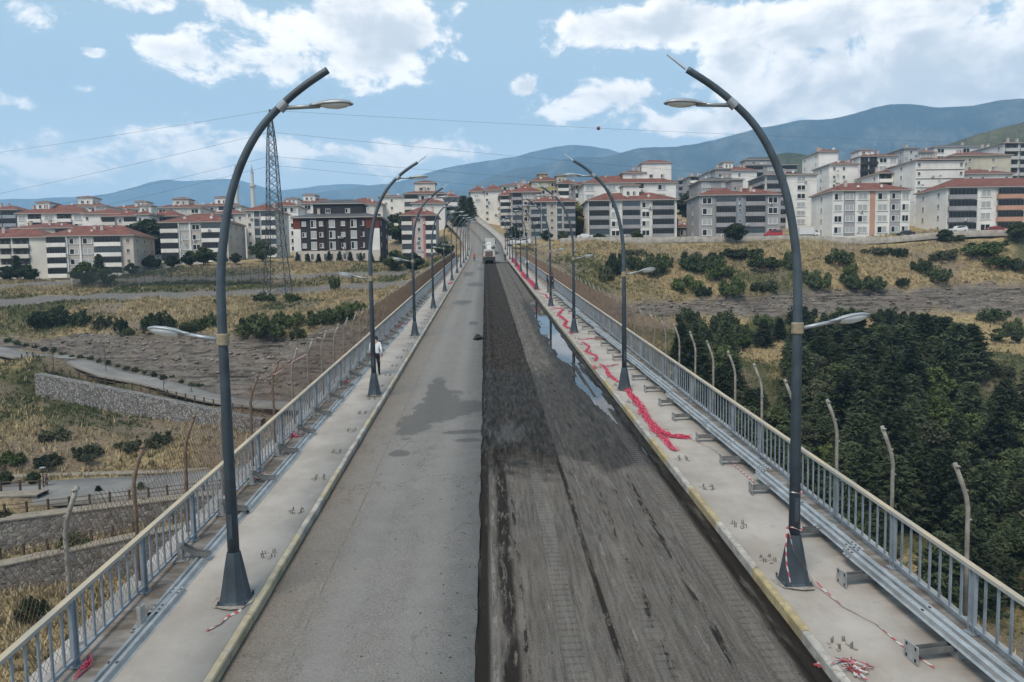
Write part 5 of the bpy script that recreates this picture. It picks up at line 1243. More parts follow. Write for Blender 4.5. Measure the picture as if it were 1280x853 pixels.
def facade(root, toks, W, H_, fl, fh, b, xf, rz, rnd):
    # xf: function (u along facade, z) -> local position; rz: rotation of elements
    tot = sum(w_ for _, w_ in toks); x = 0.0
    for tk, w_ in toks:
        bw = W*w_/tot; xc = x+bw/2; x += bw
        if tk in 'p': continue
        if tk in 'c':
            mb = MB(); mb.box((0, -.05, H_/2), (bw*.98, .16, H_-.1)); o = mb.build('colour_strip', WALL[b.get('acc', 'peach')], root); o.location = xf(xc, 0); o.rotation_euler = (0, 0, rz); continue
        if tk in 'gqd':
            mm = {'g': WALL['grey'], 'q': WALL['brown'], 'd': WALL['bluegrey']}[tk]
            if tk == 'q': mm = M['fascia']
            mb = MB(); mb.box((0, -.03, H_/2), (bw*.96, .10, H_-.1)); o = mb.build('bay_panel', mm, root); o.location = xf(xc, 0); o.rotation_euler = (0, 0, rz)
            if tk == 'q':
                mb = MB(); mb.box((0, -.2, H_/2), (.5, .4, H_-.05)); o = mb.build('column', WALL['white'], root); o.location = xf(xc-bw/2, 0); o.rotation_euler = (0, 0, rz)
        for k in range(fl):
            z = k*fh
            if tk == 'b' or tk == 'B':
                g_ = M['glass'] if rnd.random() < .72 else M['glassblue']
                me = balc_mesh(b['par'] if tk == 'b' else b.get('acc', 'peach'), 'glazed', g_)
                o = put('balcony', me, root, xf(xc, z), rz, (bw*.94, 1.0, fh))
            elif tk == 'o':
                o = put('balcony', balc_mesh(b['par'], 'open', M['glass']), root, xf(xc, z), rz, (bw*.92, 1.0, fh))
            elif tk == 'v':
                o = put('window', VST, root, xf(xc, z+.02), rz, (min(bw*.8, 2.6), 1.0, fh-.04))
            else:
                if tk == 's': ww, wh, zz = min(.9, bw*.6), 1.15, 1.0
                elif tk == 'd': ww, wh, zz = .7, .9, 1.3
                elif tk in 'gq': ww, wh, zz = bw*.72, 1.6, .75
                else: ww, wh, zz = min(bw*.72, 3.0), 1.75, .65
                me = WIN[rnd.randrange(4)] if tk in 'wgq' else WIN[0]
                o = put('window', me, root, Vector(xf(xc, z+zz*fh/2.95)) + Matrix.Rotation(rz, 3, 'Z') @ Vector((0, -.07 if tk in 'gqd' else 0, 0)), rz, (ww, 1.0, wh*fh/2.95))
_a = MB(); _a.box((0, -.16, .3), (.85, .32, .58), 0); _a.box((.1, -.325, .3), (.42, .02, .42), 1); AC = _a.mesh('air_conditioner', [M['frame'], M['dframe']])
_s = MB(); _s.lathe([(.02, 0), (.28, .05), (.45, .16)], 10); _s.v = [(x, -z-.1, y+.5) for x, y, z in _s.v]; _s.tube([(0, 0, -.3), (0, 0, .5)], .03, 5); DISH = _s.mesh('satellite_dish', M['frame'])
def building(b):
    rnd = random.Random(b['k']); W, H_, dp, fl = b['W'], b['Ht'], b['dp'], b['fl']
    fh = H_/fl
    root = thing('house' if b['k'] == 'hut' else 'apartment_block', b['label'], 'house' if b['k'] == 'hut' else 'apartment block', b['p'], 0.0)
    wm = WALL[b['wall']]
    mb = MB(); mb.box((W/2, dp/2, H_/2-3), (W, dp, H_+6)); mb.build('wall', wm, root)
    bandm = MB()
    for k in range(1, fl+1 if b.get('bands') else 1):
        bandm.box((W/2, -.06, k*fh-.1), (W*.98, .14, .16))
    if b.get('bands'): bandm.build('floor_band', M['recess'], root)
    rf = MB(); hip(rf, 0, W, 0, dp, H_+.26, b['rh'])
    ro = rf.build('roof', [ROOF[b['roof']], M['fascia']], root)
    for _ in range(b.get('chim', 0) or rnd.randrange(1, 4)):
        c = MB(); h_ = rnd.uniform(1.2, 1.9); c.box((0, 0, 0), (.8, .6, h_+1.0)); c.box((0, 0, h_/2+.55), (1.0, .8, .12))
        o = c.build('chimney', M['chimney'], ro); o.location = (rnd.uniform(.12, .88)*W, dp*rnd.uniform(.2, .45), H_+b['rh']*.45+.6)
    if b.get('pent'):
        u0, u1, ph = b['pent']; pw = (u1-u0)*W
        pb = MB(); pb.box(((u0+u1)/2*W, dp*.45, H_+b['rh']*.35+ph/2+.2), (pw, dp*.42, ph+b['rh']*.5))
        po = pb.build('penthouse', WALL['charcoal'] if b['k'] == 'hotel' else wm, root)
        pr = MB(); hip(pr, u0*W, u1*W, dp*.24, dp*.66, H_+b['rh']*.6+ph+.45, min(1.5, pw*.15), .5)
        pr.build('roof', [ROOF[b['roof']], M['fascia']], po)
        for q in range(2):
            put('window', WIN[q*2], po, (W*(u0+(u1-u0)*(.3+.4*q)), dp*.24-.02, H_+b['rh']*.55+.35), 0, (min(1.4, pw*.2), 1, min(1.3, ph*.6)))
    if b['fac'] == 'H':
        hotel(root, b, W, H_, fh, rnd)
    else:
        facade(root, parse(b['fac']), W, H_, fl, fh, b, lambda u, z: (u, 0, z), 0.0, rnd)
    for _ in range(rnd.randrange(2, 6)):
        put('air_conditioner', AC, root, (rnd.uniform(.08, .92)*W, -.12 if rnd.random() < .6 else -.86, fh*(rnd.randrange(fl))+fh*.10), 0)
    for _ in range(rnd.randrange(0, 3)):
        put('satellite_dish', DISH, ro, (rnd.uniform(.1, .9)*W, dp*rnd.uniform(.08, .2), H_+.45+b['rh']*.22), rnd.uniform(-.6, .6))
    sd_ = b.get('side')
    if sd_ is None and (b['x0'] < 480 or b['x0'] > 760): sd_ = 's p s'
    if sd_:
        toks = parse(sd_)
        if b['p'].x + W/2 < 0: facade(root, toks, dp, H_, fl, fh, b, lambda u, z: (W, u, z), math.pi/2, rnd)
        else: facade(root, toks, dp, H_, fl, fh, b, lambda u, z: (0, dp-u, z), -math.pi/2, rnd)
def hotel(root, b, W, H_, fh, rnd):
    def panel(nm, x0, x1, z0, z1, m, y=-.06, t_=.16):
        mb = MB(); mb.box(((x0+x1)/2*W, y, (z0+z1)/2), ((x1-x0)*W, t_, z1-z0)); mb.build(nm, m, root)
    panel('ground_floor', 0, 1, 0, fh, WALL['beige'], -.05, .2)
    panel('corner_panel', 0, .085, fh, fh*3, WALL['white']); panel('corner_panel', 0, .085, fh*3, H_, WALL['darkred'])
    panel('corner_panel', .90, 1, fh, fh*3, WALL['white']); panel('corner_panel', .84, 1, fh*3, H_, WALL['darkred'])
    for x in (.285, .36, .54, .615, .79): panel('pilaster', x-.012, x+.012, fh, H_, WALL['maroon'], -.12, .25)
    cols = [(.125, .055), (.245, .07), (.36+.015, .055), (.495, .075), (.615, .055), (.745, .075), (.86, .05)]
    cols = [(.125, .05), (.235, .065), (.325, .05), (.45, .07), (.577, .05), (.70, .07), (.80, .045)]
    for k in range(1, 4):
        for i, (x, w_) in enumerate(cols):
            big = i in (1, 3, 5)
            put('window', WIN[1 if rnd.random() < .7 else 2], root, (x*W, -.09, k*fh+(.35 if big else .8)), 0, (w_*W, 1, 2.2 if big else 1.35))
        bl = MB(); 
    for i in range(12):
        put('window', WIN[0], root, ((.06+.075*i)*W, -.18, .4), 0, (.8, 1, 2.0))
for b in BLD: building(b)
# wide grey panel on the road head gable
rb = [b for b in BLD if b['k'] == 'r1'][0]
# ------------------------------------------------------------------ walls, fences and terraces in the valley
def m_stone(dark, light, joint, sc):
    def fn(t, b, c):
        p = t.pos()
        v = t.new('ShaderNodeTexVoronoi', feature='DISTANCE_TO_EDGE'); t.put(v.inputs['Vector'], p); v.inputs['Scale'].default_value = sc
        v2 = t.new('ShaderNodeTexVoronoi'); t.put(v2.inputs['Vector'], p); v2.inputs['Scale'].default_value = sc
        rr = t.xyz(v2.outputs['Color'])[0]
        cc = t.mix(rr, dark+(1,), light+(1,)); e = t.step(v.outputs['Distance'], 0.02, 0.12)
        t.put(b.inputs['Base Color'], t.mix(e, joint+(1,), cc)); bump(t, b, e, 0.8, 0.12)
    return fn
M['masonry'] = mat('terrace_masonry', (0.2, 0.18, 0.16), 0.95, fn=m_stone((0.10, 0.084, 0.073), (0.31, 0.28, 0.25), (0.20, 0.185, 0.168), 2.3))
M['gabion'] = mat('gabion_stone', (0.2, 0.19, 0.18), 0.95, fn=m_stone((0.12, 0.115, 0.11), (0.36, 0.345, 0.33), (0.06, 0.056, 0.052), 3.2))
M['coping'] = mat('wall_coping', (0.22, 0.19, 0.15), 0.9, fn=worn(1.5, 0.25))
M['wood'] = mat('timber_post', (0.055, 0.036, 0.024), 0.9)
M['woodrail'] = mat('timber_rail', (0.12, 0.085, 0.055), 0.9)
def wall(name, top, bot, m, label, th=0.7, cap=True, fence=False, group=None):
    # top/bot: (px, py, Y) lines
    T = [at(*c) for c in top]; Bm = [at(*c) for c in bot]
    def res(L, n):
        seg = np.array([0]+list(np.cumsum([(b_-a).length for a, b_ in zip(L[:-1], L[1:])])))
        s_ = np.linspace(0, seg[-1], n); A = np.array([tuple(p) for p in L]); return np.stack([np.interp(s_, seg, A[:, k]) for k in range(3)], -1)
    n = 40; t_ = res(T, n); b_ = res(Bm, n)
    # plumb wall: stands at the top line, foot under it
    zf = b_[:, 2] - 0.9
    root = thing(name, label, 'wall', (0, 0, 0), 0, group)
    mb = MB(); cp = MB(); fo = 1.45 if th > .6 else .9
    for k in range(n-1):
        a, c = t_[k], t_[k+1]
        for mbx, zo, z_lo, ex in ((mb, 0, None, 0.0), (cp, .14, .0, .08)):
            z0a, z0c = (zf[k], zf[k+1]) if z_lo is None else (a[2]+.001, c[2]+.001)
            za, zc = a[2]+zo, c[2]+zo
            f0, f1 = (a[0], a[1]-fo-ex), (c[0], c[1]-fo-ex); g0, g1 = (a[0], a[1]+.35+ex), (c[0], c[1]+.35+ex)
            mbx.quad([(*f0, z0a), (*f1, z0c), (*f1, zc), (*f0, za)]); mbx.quad([(*f0, za), (*f1, zc), (*g1, zc), (*g0, za)]); mbx.quad([(*g1, z0c), (*g0, z0a), (*g0, za), (*g1, zc)])
    mb.build('masonry', m, root)
    if cap: cp.build('coping', M['coping'], root)
    if fence:
        L = np.concatenate([[0], np.cumsum(np.linalg.norm(np.diff(t_, axis=0), axis=1))])
        pm = MB(); pm.box((0, 0, .55), (.16, .16, 1.1)); pme = pm.mesh('post', M['wood'])
        for s_ in np.arange(.5, L[-1], 1.75):
            p = [np.interp(s_, L, t_[:, k]) for k in range(3)]
            put('post', pme, root, (p[0], p[1]+th*.5+.25, p[2]+.1))
        fr = MB()
        for z in (.5, .95): fr.tube([(q[0], q[1]+th*.5+.25, q[2]+.1+z) for q in t_], .05, 4)
        fr.build('rail', M['woodrail'], root)
    return root
wall('stone_wall', *WALLS['low'], M['masonry'], 'lower stone terrace wall with timber fence above the dry grass', fence=True)
wall('stone_wall', *WALLS['up'], M['masonry'], 'upper stone terrace wall with timber fence carrying the lower road', fence=True)
wall('stone_wall', [(-120, 620, 70.5), (0, 617.5, 70.5), (58, 615, 71.5)], [(-120, 636, 70.5), (0, 632, 70.5), (58, 623, 71.5)], M['masonry'], 'short stone wall beside the ramp with young round trees', fence=True)
wall('kerb_wall', *WALLS['kerb'], M['masonry'], 'low stone kerb wall along the foot of the grassy slope', th=.5)
wall('gabion_wall', *WALLS['gab'], M['gabion'], 'grey gabion wall holding up the valley path', cap=False, fence=True)
# valley path posts further up
rootp = thing('post_row', 'row of short timber posts edging the valley path past the gabion wall', 'fence')
pm = MB(); pm.box((0, 0, .5), (.16, .16, 1.1)); pme = pm.mesh('post', M['wood'])
for k in range(16):
    f_ = k/15; p = at(-60+108*f_, 431+28*f_, 139-20*f_); put('post', pme, rootp, (p.x, p.y-1.2, ground_z(p.x, p.y-1.2)))
# green sports fence
M['greenwire'] = mat('green_fence', (0.030, 0.042, 0.036), 0.7)
rf_ = thing('sports_fence', 'tall green mesh fence round the field below the beige blocks', 'fence')
p0, p1 = hit(92, 364), hit(335, 357)
gp = MB(); gp.tube([(0, 0, -1), (0, 0, 4.6)], .055, 6); gpm = gp.mesh('post', M['greenwire']); nw = MB()
N = 22; FP = []
for k in range(N+1):
    f_ = k/N; x = p0.x+(p1.x-p0.x)*f_; y = p0.y+(p1.y-p0.y)*f_; FP.append((x, y, ground_z(x, y))); put('post', gpm, rf_, FP[-1])
for a, c in zip(FP[:-1], FP[1:]):
    for z in np.arange(.2, 4.5, .20): nw.tube([(a[0], a[1], a[2]+z), (c[0], c[1], c[2]+z)], .032, 3, cap=False)
    for u in np.arange(0, 1, .08): nw.tube([(a[0]+(c[0]-a[0])*u, a[1]+(c[1]-a[1])*u, a[2]+(c[2]-a[2])*u+z_) for z_ in (0, 4.5)], .032, 3, cap=False)
tag(nw.build('wire_mesh', M['greenwire'], rf_), kind='stuff')

# ------------------------------------------------------------------ plants
def leafm(name, c1, c2):
    def fn(t, b, c):
        p = t.pos(); n = t.noise(p, 1.4, 5, 0.65); r_ = t.rnd()
        cc = t.mix(t.step(t.math('ADD', t.math('MULTIPLY', n, .8), t.math('MULTIPLY', r_, .65)), .38, 1.0), c1+(1,), c2+(1,)); t.put(b.inputs['Base Color'], cc)
    return mat(name, c1, 0.85, fn=fn, spec=0.2)
LEAF = dict(pine=leafm('pine_needles', (0.014, 0.022, 0.011), (0.070, 0.088, 0.045)), shrub=leafm('shrub_leaves', (0.028, 0.040, 0.018), (0.078, 0.098, 0.042)), bright=leafm('bright_leaves', (0.045, 0.065, 0.020), (0.095, 0.120, 0.040)), olive=leafm('olive_leaves', (0.040, 0.048, 0.028), (0.085, 0.090, 0.052)),
            yellow=leafm('broom_leaves', (0.11, 0.105, 0.028), (0.24, 0.21, 0.07)))
M['bark'] = mat('bark', (0.075, 0.058, 0.045), 0.95, fn=worn(6, 0.4, coords='obj'))
def leaf_cloud(rng, C, rad, n, size):
    # n small triangles spread in blobs C with radius rad
    k = rng.integers(0, len(C), n); d_ = rng.normal(size=(n, 3)); d_ /= np.linalg.norm(d_, axis=1)[:, None]
    r_ = rad[k][:, None]*(rng.random((n, 1))**0.45)
    P = C[k] + d_*r_*np.array([1, 1, .8])
    a = rng.normal(size=(n, 3)); a /= np.linalg.norm(a, axis=1)[:, None]; b_ = np.cross(a, rng.normal(size=(n, 3))); b_ /= np.linalg.norm(b_, axis=1)[:, None]
    s_ = size*(0.6+0.8*rng.random((n, 1)))
    V = np.stack([P-a*s_, P+a*s_*.6+b_*s_*.55, P+a*s_*.6-b_*s_*.55], 1).reshape(-1, 3)
    return V
def cloud_mesh(name, V, m):
    return np_mesh(name, V, np.arange(len(V)).reshape(-1, 3), m)
def bush_meshes(name, m, seed, n=2600, size=.085, blobs=22):
    rng = np.random.default_rng(seed); a = rng.random(blobs)*6.28; q = np.sqrt(rng.random(blobs))
    zc = rng.random(blobs)*.62*(1.12-q*.75)
    C = np.stack([np.cos(a)*q*.82, np.sin(a)*q*.82, .16+zc], -1); rad = .17+.20*rng.random(blobs)
    # stray shoots
    C2 = C[:6].copy(); C2[:, 2] += .22; C2[:, :2] *= 1.1
    V = leaf_cloud(rng, np.concatenate([C, C2]), np.concatenate([rad, np.full(6, .10)]), n, size)
    V[:, 2] = np.maximum(V[:, 2], .0)
    st = MB()
    for k in range(5):
        p = C[k]; st.tube([(0, 0, -.1), (p[0]*.5, p[1]*.5, p[2]*.5), tuple(p)], [.035, .02, .008], 5)
    return cloud_mesh('foliage', V, m), st.mesh('stem', M['bark'])
BUSH = {k: [bush_meshes(k, LEAF[k], 10+i+len(k)*3) for i in range(3)] for k in ('shrub', 'bright', 'olive', 'yellow')}
def shrub(px, py, w_, h_, kind, label, group, i=0, Y=None):
    p = hit(px, py) if Y is None else Vector((at(px, py, Y).x, Y, ground_z(at(px, py, Y).x, Y)))
    s_ = p.y/F_PX
    o = thing('shrub', label, 'shrub', p - Vector((0, 0, .12)), random.uniform(0, 6.28), group)
    f_, st = BUSH[kind][i % 3]
    W2 = w_*s_/2; o.scale = (W2, W2*.85, h_*s_)
    put('foliage', f_, o); put('stem', st, o)
# left meadow shrubs: (px, base py, width px, height px)
for i, (px, py, w_, h_, k, lb) in enumerate([
    (62, 411, 50, 34, 'shrub', 'large dark green shrub on the meadow edge below the gravel track'), (102, 408, 30, 24, 'shrub', 'smaller dark shrub joined to the large one on the meadow edge'),
    (130, 412, 26, 20, 'olive', 'olive coloured low shrub between two dark green shrubs'), (152, 417, 22, 26, 'shrub', 'slim dark shrub left of the rounded dark bush'), (198, 414, 46, 28, 'shrub', 'rounded dark bush on the brow of the rock face'), (160, 420, 18, 12, 'shrub', 'tiny shrub on the brow of the rock face'),
    (240, 417, 34, 20, 'shrub', 'shrub directly behind the lower lamp head of the lamp post with tape scraps'), (262, 410, 24, 22, 'shrub', 'shrub just left of the lamp post with tape scraps, on the meadow'), (325, 422, 60, 34, 'shrub', 'wide leafy shrub on the brow right of the lamp post with tape scraps'), (350, 412, 30, 24, 'bright', 'bright green shrub crowning the wide leafy shrub'),
    (372, 408, 26, 20, 'bright', 'low bright shrub right of the wide leafy shrub'), (400, 406, 40, 22, 'shrub', 'dark shrub beside the chain-link fence on the meadow'), (425, 402, 44, 26, 'shrub', 'dark shrub touching the bent fence posts'), (372, 424, 26, 18, 'shrub', 'shrub hanging over the rock face'), (440, 390, 36, 16, 'bright', 'flat bright shrub behind the bent fence posts'),
    (275, 383, 20, 14, 'shrub', 'small shrub in the meadow left of the lamp post with tape scraps'), (330, 378, 30, 14, 'bright', 'low green shrub at the pylon feet'), (365, 376, 26, 12, 'bright', 'low green patch right of the pylon feet'), (418, 363, 17, 22, 'shrub', 'small pointed dark bush alone on the gravel field'),
    (40, 778, 46, 34, 'shrub', 'dark round bush in the dry grass below the stone terraces'), (-30, 800, 60, 40, 'shrub', 'dark bush in the dry grass beyond the terrace foot'), (5, 672, 30, 20, 'shrub', 'green bush on the ledge between the two stone walls'), (92, 700, 40, 26, 'bright', 'green bush against the lower stone wall'), (175, 700, 30, 22, 'olive', 'olive bush below the lower stone wall near the railing'),
    (12, 585, 34, 22, 'bright', 'bright green bush beside the young round trees'), (60, 585, 40, 20, 'olive', 'olive bush at the slope foot above the kerb wall'), (110, 575, 46, 20, 'olive', 'broad olive bush on the grassy slope'), (160, 565, 40, 18, 'olive', 'olive scrub clump on the grassy slope left of the rusty posts'), (70, 550, 44, 18, 'olive', 'olive scrub clump high on the grassy slope'), (200, 560, 40, 22, 'olive', 'olive scrub clump behind the rusty fence post')]):
    shrub(px, py, w_, h_, k, lb, 'shrubs on the left side of the valley', i)
RB = [(790, 338, 30, 26, 'shrub'), (815, 345, 44, 34, 'shrub'), (768, 345, 26, 34, 'shrub'), (875, 340, 56, 34, 'shrub'), (900, 350, 40, 28, 'bright'), (893, 330, 30, 18, 'shrub'), (930, 322, 60, 16, 'shrub'), (952, 336, 50, 20, 'shrub'), (985, 337, 26, 26, 'shrub'), (1022, 362, 40, 30, 'shrub'), (1050, 332, 44, 24, 'shrub'), (1063, 345, 24, 20, 'bright'), (1070, 362, 46, 26, 'shrub'), (1095, 364, 34, 20, 'shrub'), (1128, 357, 22, 12, 'shrub'),
      (1150, 342, 30, 24, 'shrub'), (1170, 352, 38, 22, 'shrub'), (1125, 322, 26, 14, 'shrub'), (1215, 322, 60, 18, 'bright'), (1250, 335, 50, 16, 'bright'), (1180, 325, 40, 14, 'olive'), (860, 364, 40, 22, 'bright'), (915, 372, 44, 26, 'bright'), (880, 372, 26, 14, 'shrub'), (955, 365, 40, 20, 'olive'), (830, 335, 26, 18, 'bright'), (1240, 312, 50, 12, 'bright'), (1000, 350, 20, 14, 'olive'),
      (1280, 340, 40, 18, 'olive'), (757, 352, 26, 22, 'olive'), (790, 318, 40, 8, 'olive'), (1100, 318, 50, 10, 'olive'), (1190, 302, 40, 9, 'olive')]
for i, (px, py, w_, h_, k) in enumerate(RB):
    nm = {'shrub': 'dark green', 'bright': 'bright green', 'olive': 'olive'}[k]
    size = 'large' if w_ >= 44 else ('medium' if w_ >= 30 else 'small')
    shrub(px, py, w_, h_, k, f'{size} {nm} shrub on the dry grass bank below the town road', 'shrubs on the bank below the town road', i)
# roadside trees and garden greenery of the town
def tree_meshes(kind, seed, n=6500, trunk=.24, size=.05, spread=.36):
    rng = np.random.default_rng(seed); nb = 40; a = rng.random(nb)*6.28; q = np.sqrt(rng.random(nb)); zz = rng.random(nb)
    env = np.sin(np.clip(zz, .05, .95)*math.pi)**.7
    C = np.stack([np.cos(a)*q*spread*env, np.sin(a)*q*spread*env, trunk+.08+zz*(.86-trunk)], -1); rad = .10+.09*rng.random(nb)
    V = leaf_cloud(rng, C, rad, n, size)
    mb = MB(); mb.tube([(0, 0, -.05), (.01, 0, trunk*.6), (0, .01, trunk+.1), (.01, 0, .75)], [.03, .024, .018, .006], 7)
    for k in range(7): mb.tube([(0, 0, trunk*(.7+.06*k)), tuple(C[k]*np.array([.6, .6, 1])-np.array([0, 0, .06])), tuple(C[k])], [.012, .008, .003], 5)
    return cloud_mesh('crown', V, LEAF[kind]), mb.mesh('trunk', M['bark'], True)
def pine_meshes(seed, n=150, kind='pine'):
    # whorled conifer, unit height
    rng = np.random.default_rng(seed); Vs = []
    mb = MB(); mb.tube([(0, 0, -.06), (.004, 0, .5), (0, 0, .98)], [.020, .013, .003], 6)
    for k in range(n):
        z = .10 + .87*(k/n)**1.05; L = (.30*(1-z)**.8+.025)*(0.65+.5*rng.random()); a = k*2.4+rng.random()*.8
        d_ = np.array([math.cos(a), math.sin(a), .12-.25*rng.random()]); m_ = int(10+80*L/.3*.6)
        u = rng.random(m_)**.8
        base_ = np.array([0, 0, z]) + d_*L*u[:, None] + np.array([0, 0, .05])*(u[:, None]**2)*L/.3
        off = rng.normal(size=(m_, 3))*np.array([.02, .02, .011])*(1.2-.4*u[:, None])
        P = base_+off; t_ = d_+rng.normal(size=(m_, 3))*.55; t_ /= np.linalg.norm(t_, axis=1)[:, None]
        s_ = .026+.018*rng.random((m_, 1)); w_ = np.cross(t_, rng.normal(size=(m_, 3))); w_ /= np.linalg.norm(w_, axis=1)[:, None]
        Vs.append(np.stack([P-t_*s_*.4+w_*s_*.32, P-t_*s_*.4-w_*s_*.32, P+t_*s_*1.3], 1).reshape(-1, 3))
        if k % 5 == 0: mb.tube([(0, 0, z), tuple(np.array([0, 0, z])+d_*L*.8)], [.006, .002], 4)
    return cloud_mesh('crown', np.concatenate(Vs), LEAF[kind]), mb.mesh('trunk', M['bark'])
PINE = [pine_meshes(100+k) for k in range(4)]
TREE = [tree_meshes('shrub', 200), tree_meshes('bright', 201), tree_meshes('olive', 202), tree_meshes('shrub', 203, trunk=.12, spread=.42)]
def tree(name, me, p, h_, label, group, wid=1.0):
    o = thing(name, label, 'tree', p - Vector((0, 0, .1)), random.uniform(0, 6.28), group); o.scale = (h_*wid, h_*wid, h_)
    put('crown', me[0], o); put('trunk', me[1], o); return o
# pine wood in the right valley
prnd = random.Random(11); placed = []
def bl_label(h_, x, Y):
    return pine_label(h_, x, Y).replace('dark pine tree', 'lighter leafy tree')
def pine_label(h_, x, Y):
    a = 'tall' if h_ > 8.6 else ('medium' if h_ > 6.4 else 'short')
    b_ = 'under the rock ledge' if Y > 122 else ('beside the bridge' if x < 32 else ('on the valley floor' if Y < 78 else 'in the middle of the valley wood'))
    return f'{a} dark pine tree growing {b_}'
def occupied(x, y, d_): return any((x-a)**2+(y-c)**2 < d_*d_ for a, c in placed)
tries = 0
while len(placed) < 290 and tries < 45000:
    tries += 1
    px = prnd.uniform(850, 1330); py = prnd.uniform(395, 740)
    Y = prnd.uniform(46, 150)
    top = at(px, py, Y); x = top.x
    if x < 15 or x > 150: continue
    g_ = ground_z(x, Y)
    gpx, gpy = pix(np.array([x]), np.array([Y]), np.array([g_])); gpx, gpy = float(gpx[0]), float(gpy[0])
    if gpx > 1345 or gpy < 402 or gpy > 770: continue
    # clearings seen in the photograph
    if 915 < gpx < 985 and 440 < gpy < 540: continue
    if 1150 < gpx < 1240 and 590 < gpy < 640: continue
    if fbm(np.array([x/9.]), np.array([Y/9.]), 305, 3)[0] > .66: continue
    if gpx > 1215 and 430 < gpy < 520: continue
    if gpx > 1150 and gpy < 440 and prnd.random() < .6: continue
    if gpx < 900 and gpy < 460 and prnd.random() < .6: continue
    if gpy > 690 and prnd.random() < .5: continue
    if fbm(np.array([x/14.]), np.array([Y/14.]), 301, 3)[0] < .27: continue
    d_ = 2.0+Y*.010
    if occupied(x, Y, d_): continue
    h_ = prnd.uniform(5.5, 10.5)*(1.0 if gpy < 680 else .8)
    if Y > 125: h_ *= .75
    tpx, tpy = pix(np.array([x]), np.array([Y]), np.array([g_+h_]))
    if float(tpy[0]) < np.interp(gpx, [800, 900, 1000, 1100, 1200, 1300], [402, 400, 392, 384, 396, 404]): continue
    if x < 25 + 11*prnd.random() and Y < 135: continue
    placed.append((x, Y))
    if prnd.random() < .38:
        tree('broadleaf_tree', TREE[prnd.randrange(4)], Vector((x, Y, g_)), h_*.62, bl_label(h_, x, Y), 'leafy trees of the valley wood', prnd.uniform(1.0, 1.3)); continue
    tree('pine_tree', PINE[prnd.randrange(4)], Vector((x, Y, g_)), h_, pine_label(h_, x, Y), 'pines of the valley wood', prnd.uniform(1.0, 1.5))
for i, (px, py, w_, h_, k) in enumerate([(870, 420, 40, 26, 'shrub'), (905, 415, 44, 30, 'shrub'), (1000, 405, 50, 26, 'shrub'), (1060, 402, 50, 22, 'shrub'), (1180, 430, 30, 22, 'shrub'), (1240, 400, 50, 18, 'shrub'), (1265, 420, 30, 30, 'shrub'), (860, 405, 40, 24, 'shrub'), (925, 425, 36, 24, 'shrub'), (960, 410, 40, 20, 'shrub'), (1110, 405, 46, 24, 'shrub'), (1150, 412, 36, 20, 'shrub'), (1205, 450, 30, 20, 'olive'), (1250, 470, 40, 18, 'olive'), (1230, 520, 40, 20, 'bright'), (1270, 540, 40, 24, 'bright'), (1190, 640, 60, 26, 'olive'), (1240, 690, 70, 30, 'olive'), (1120, 620, 50, 24, 'olive'), (1265, 640, 60, 30, 'olive'), (990, 590, 50, 24, 'olive'), (1060, 640, 50, 20, 'olive')]):
    shrub(px, py, w_, h_, k, 'dark scrub at the foot of the rock ledge beside the pine wood' if py < 440 else 'olive scrub in a clearing of the pine wood', 'scrub round the pine wood', i)
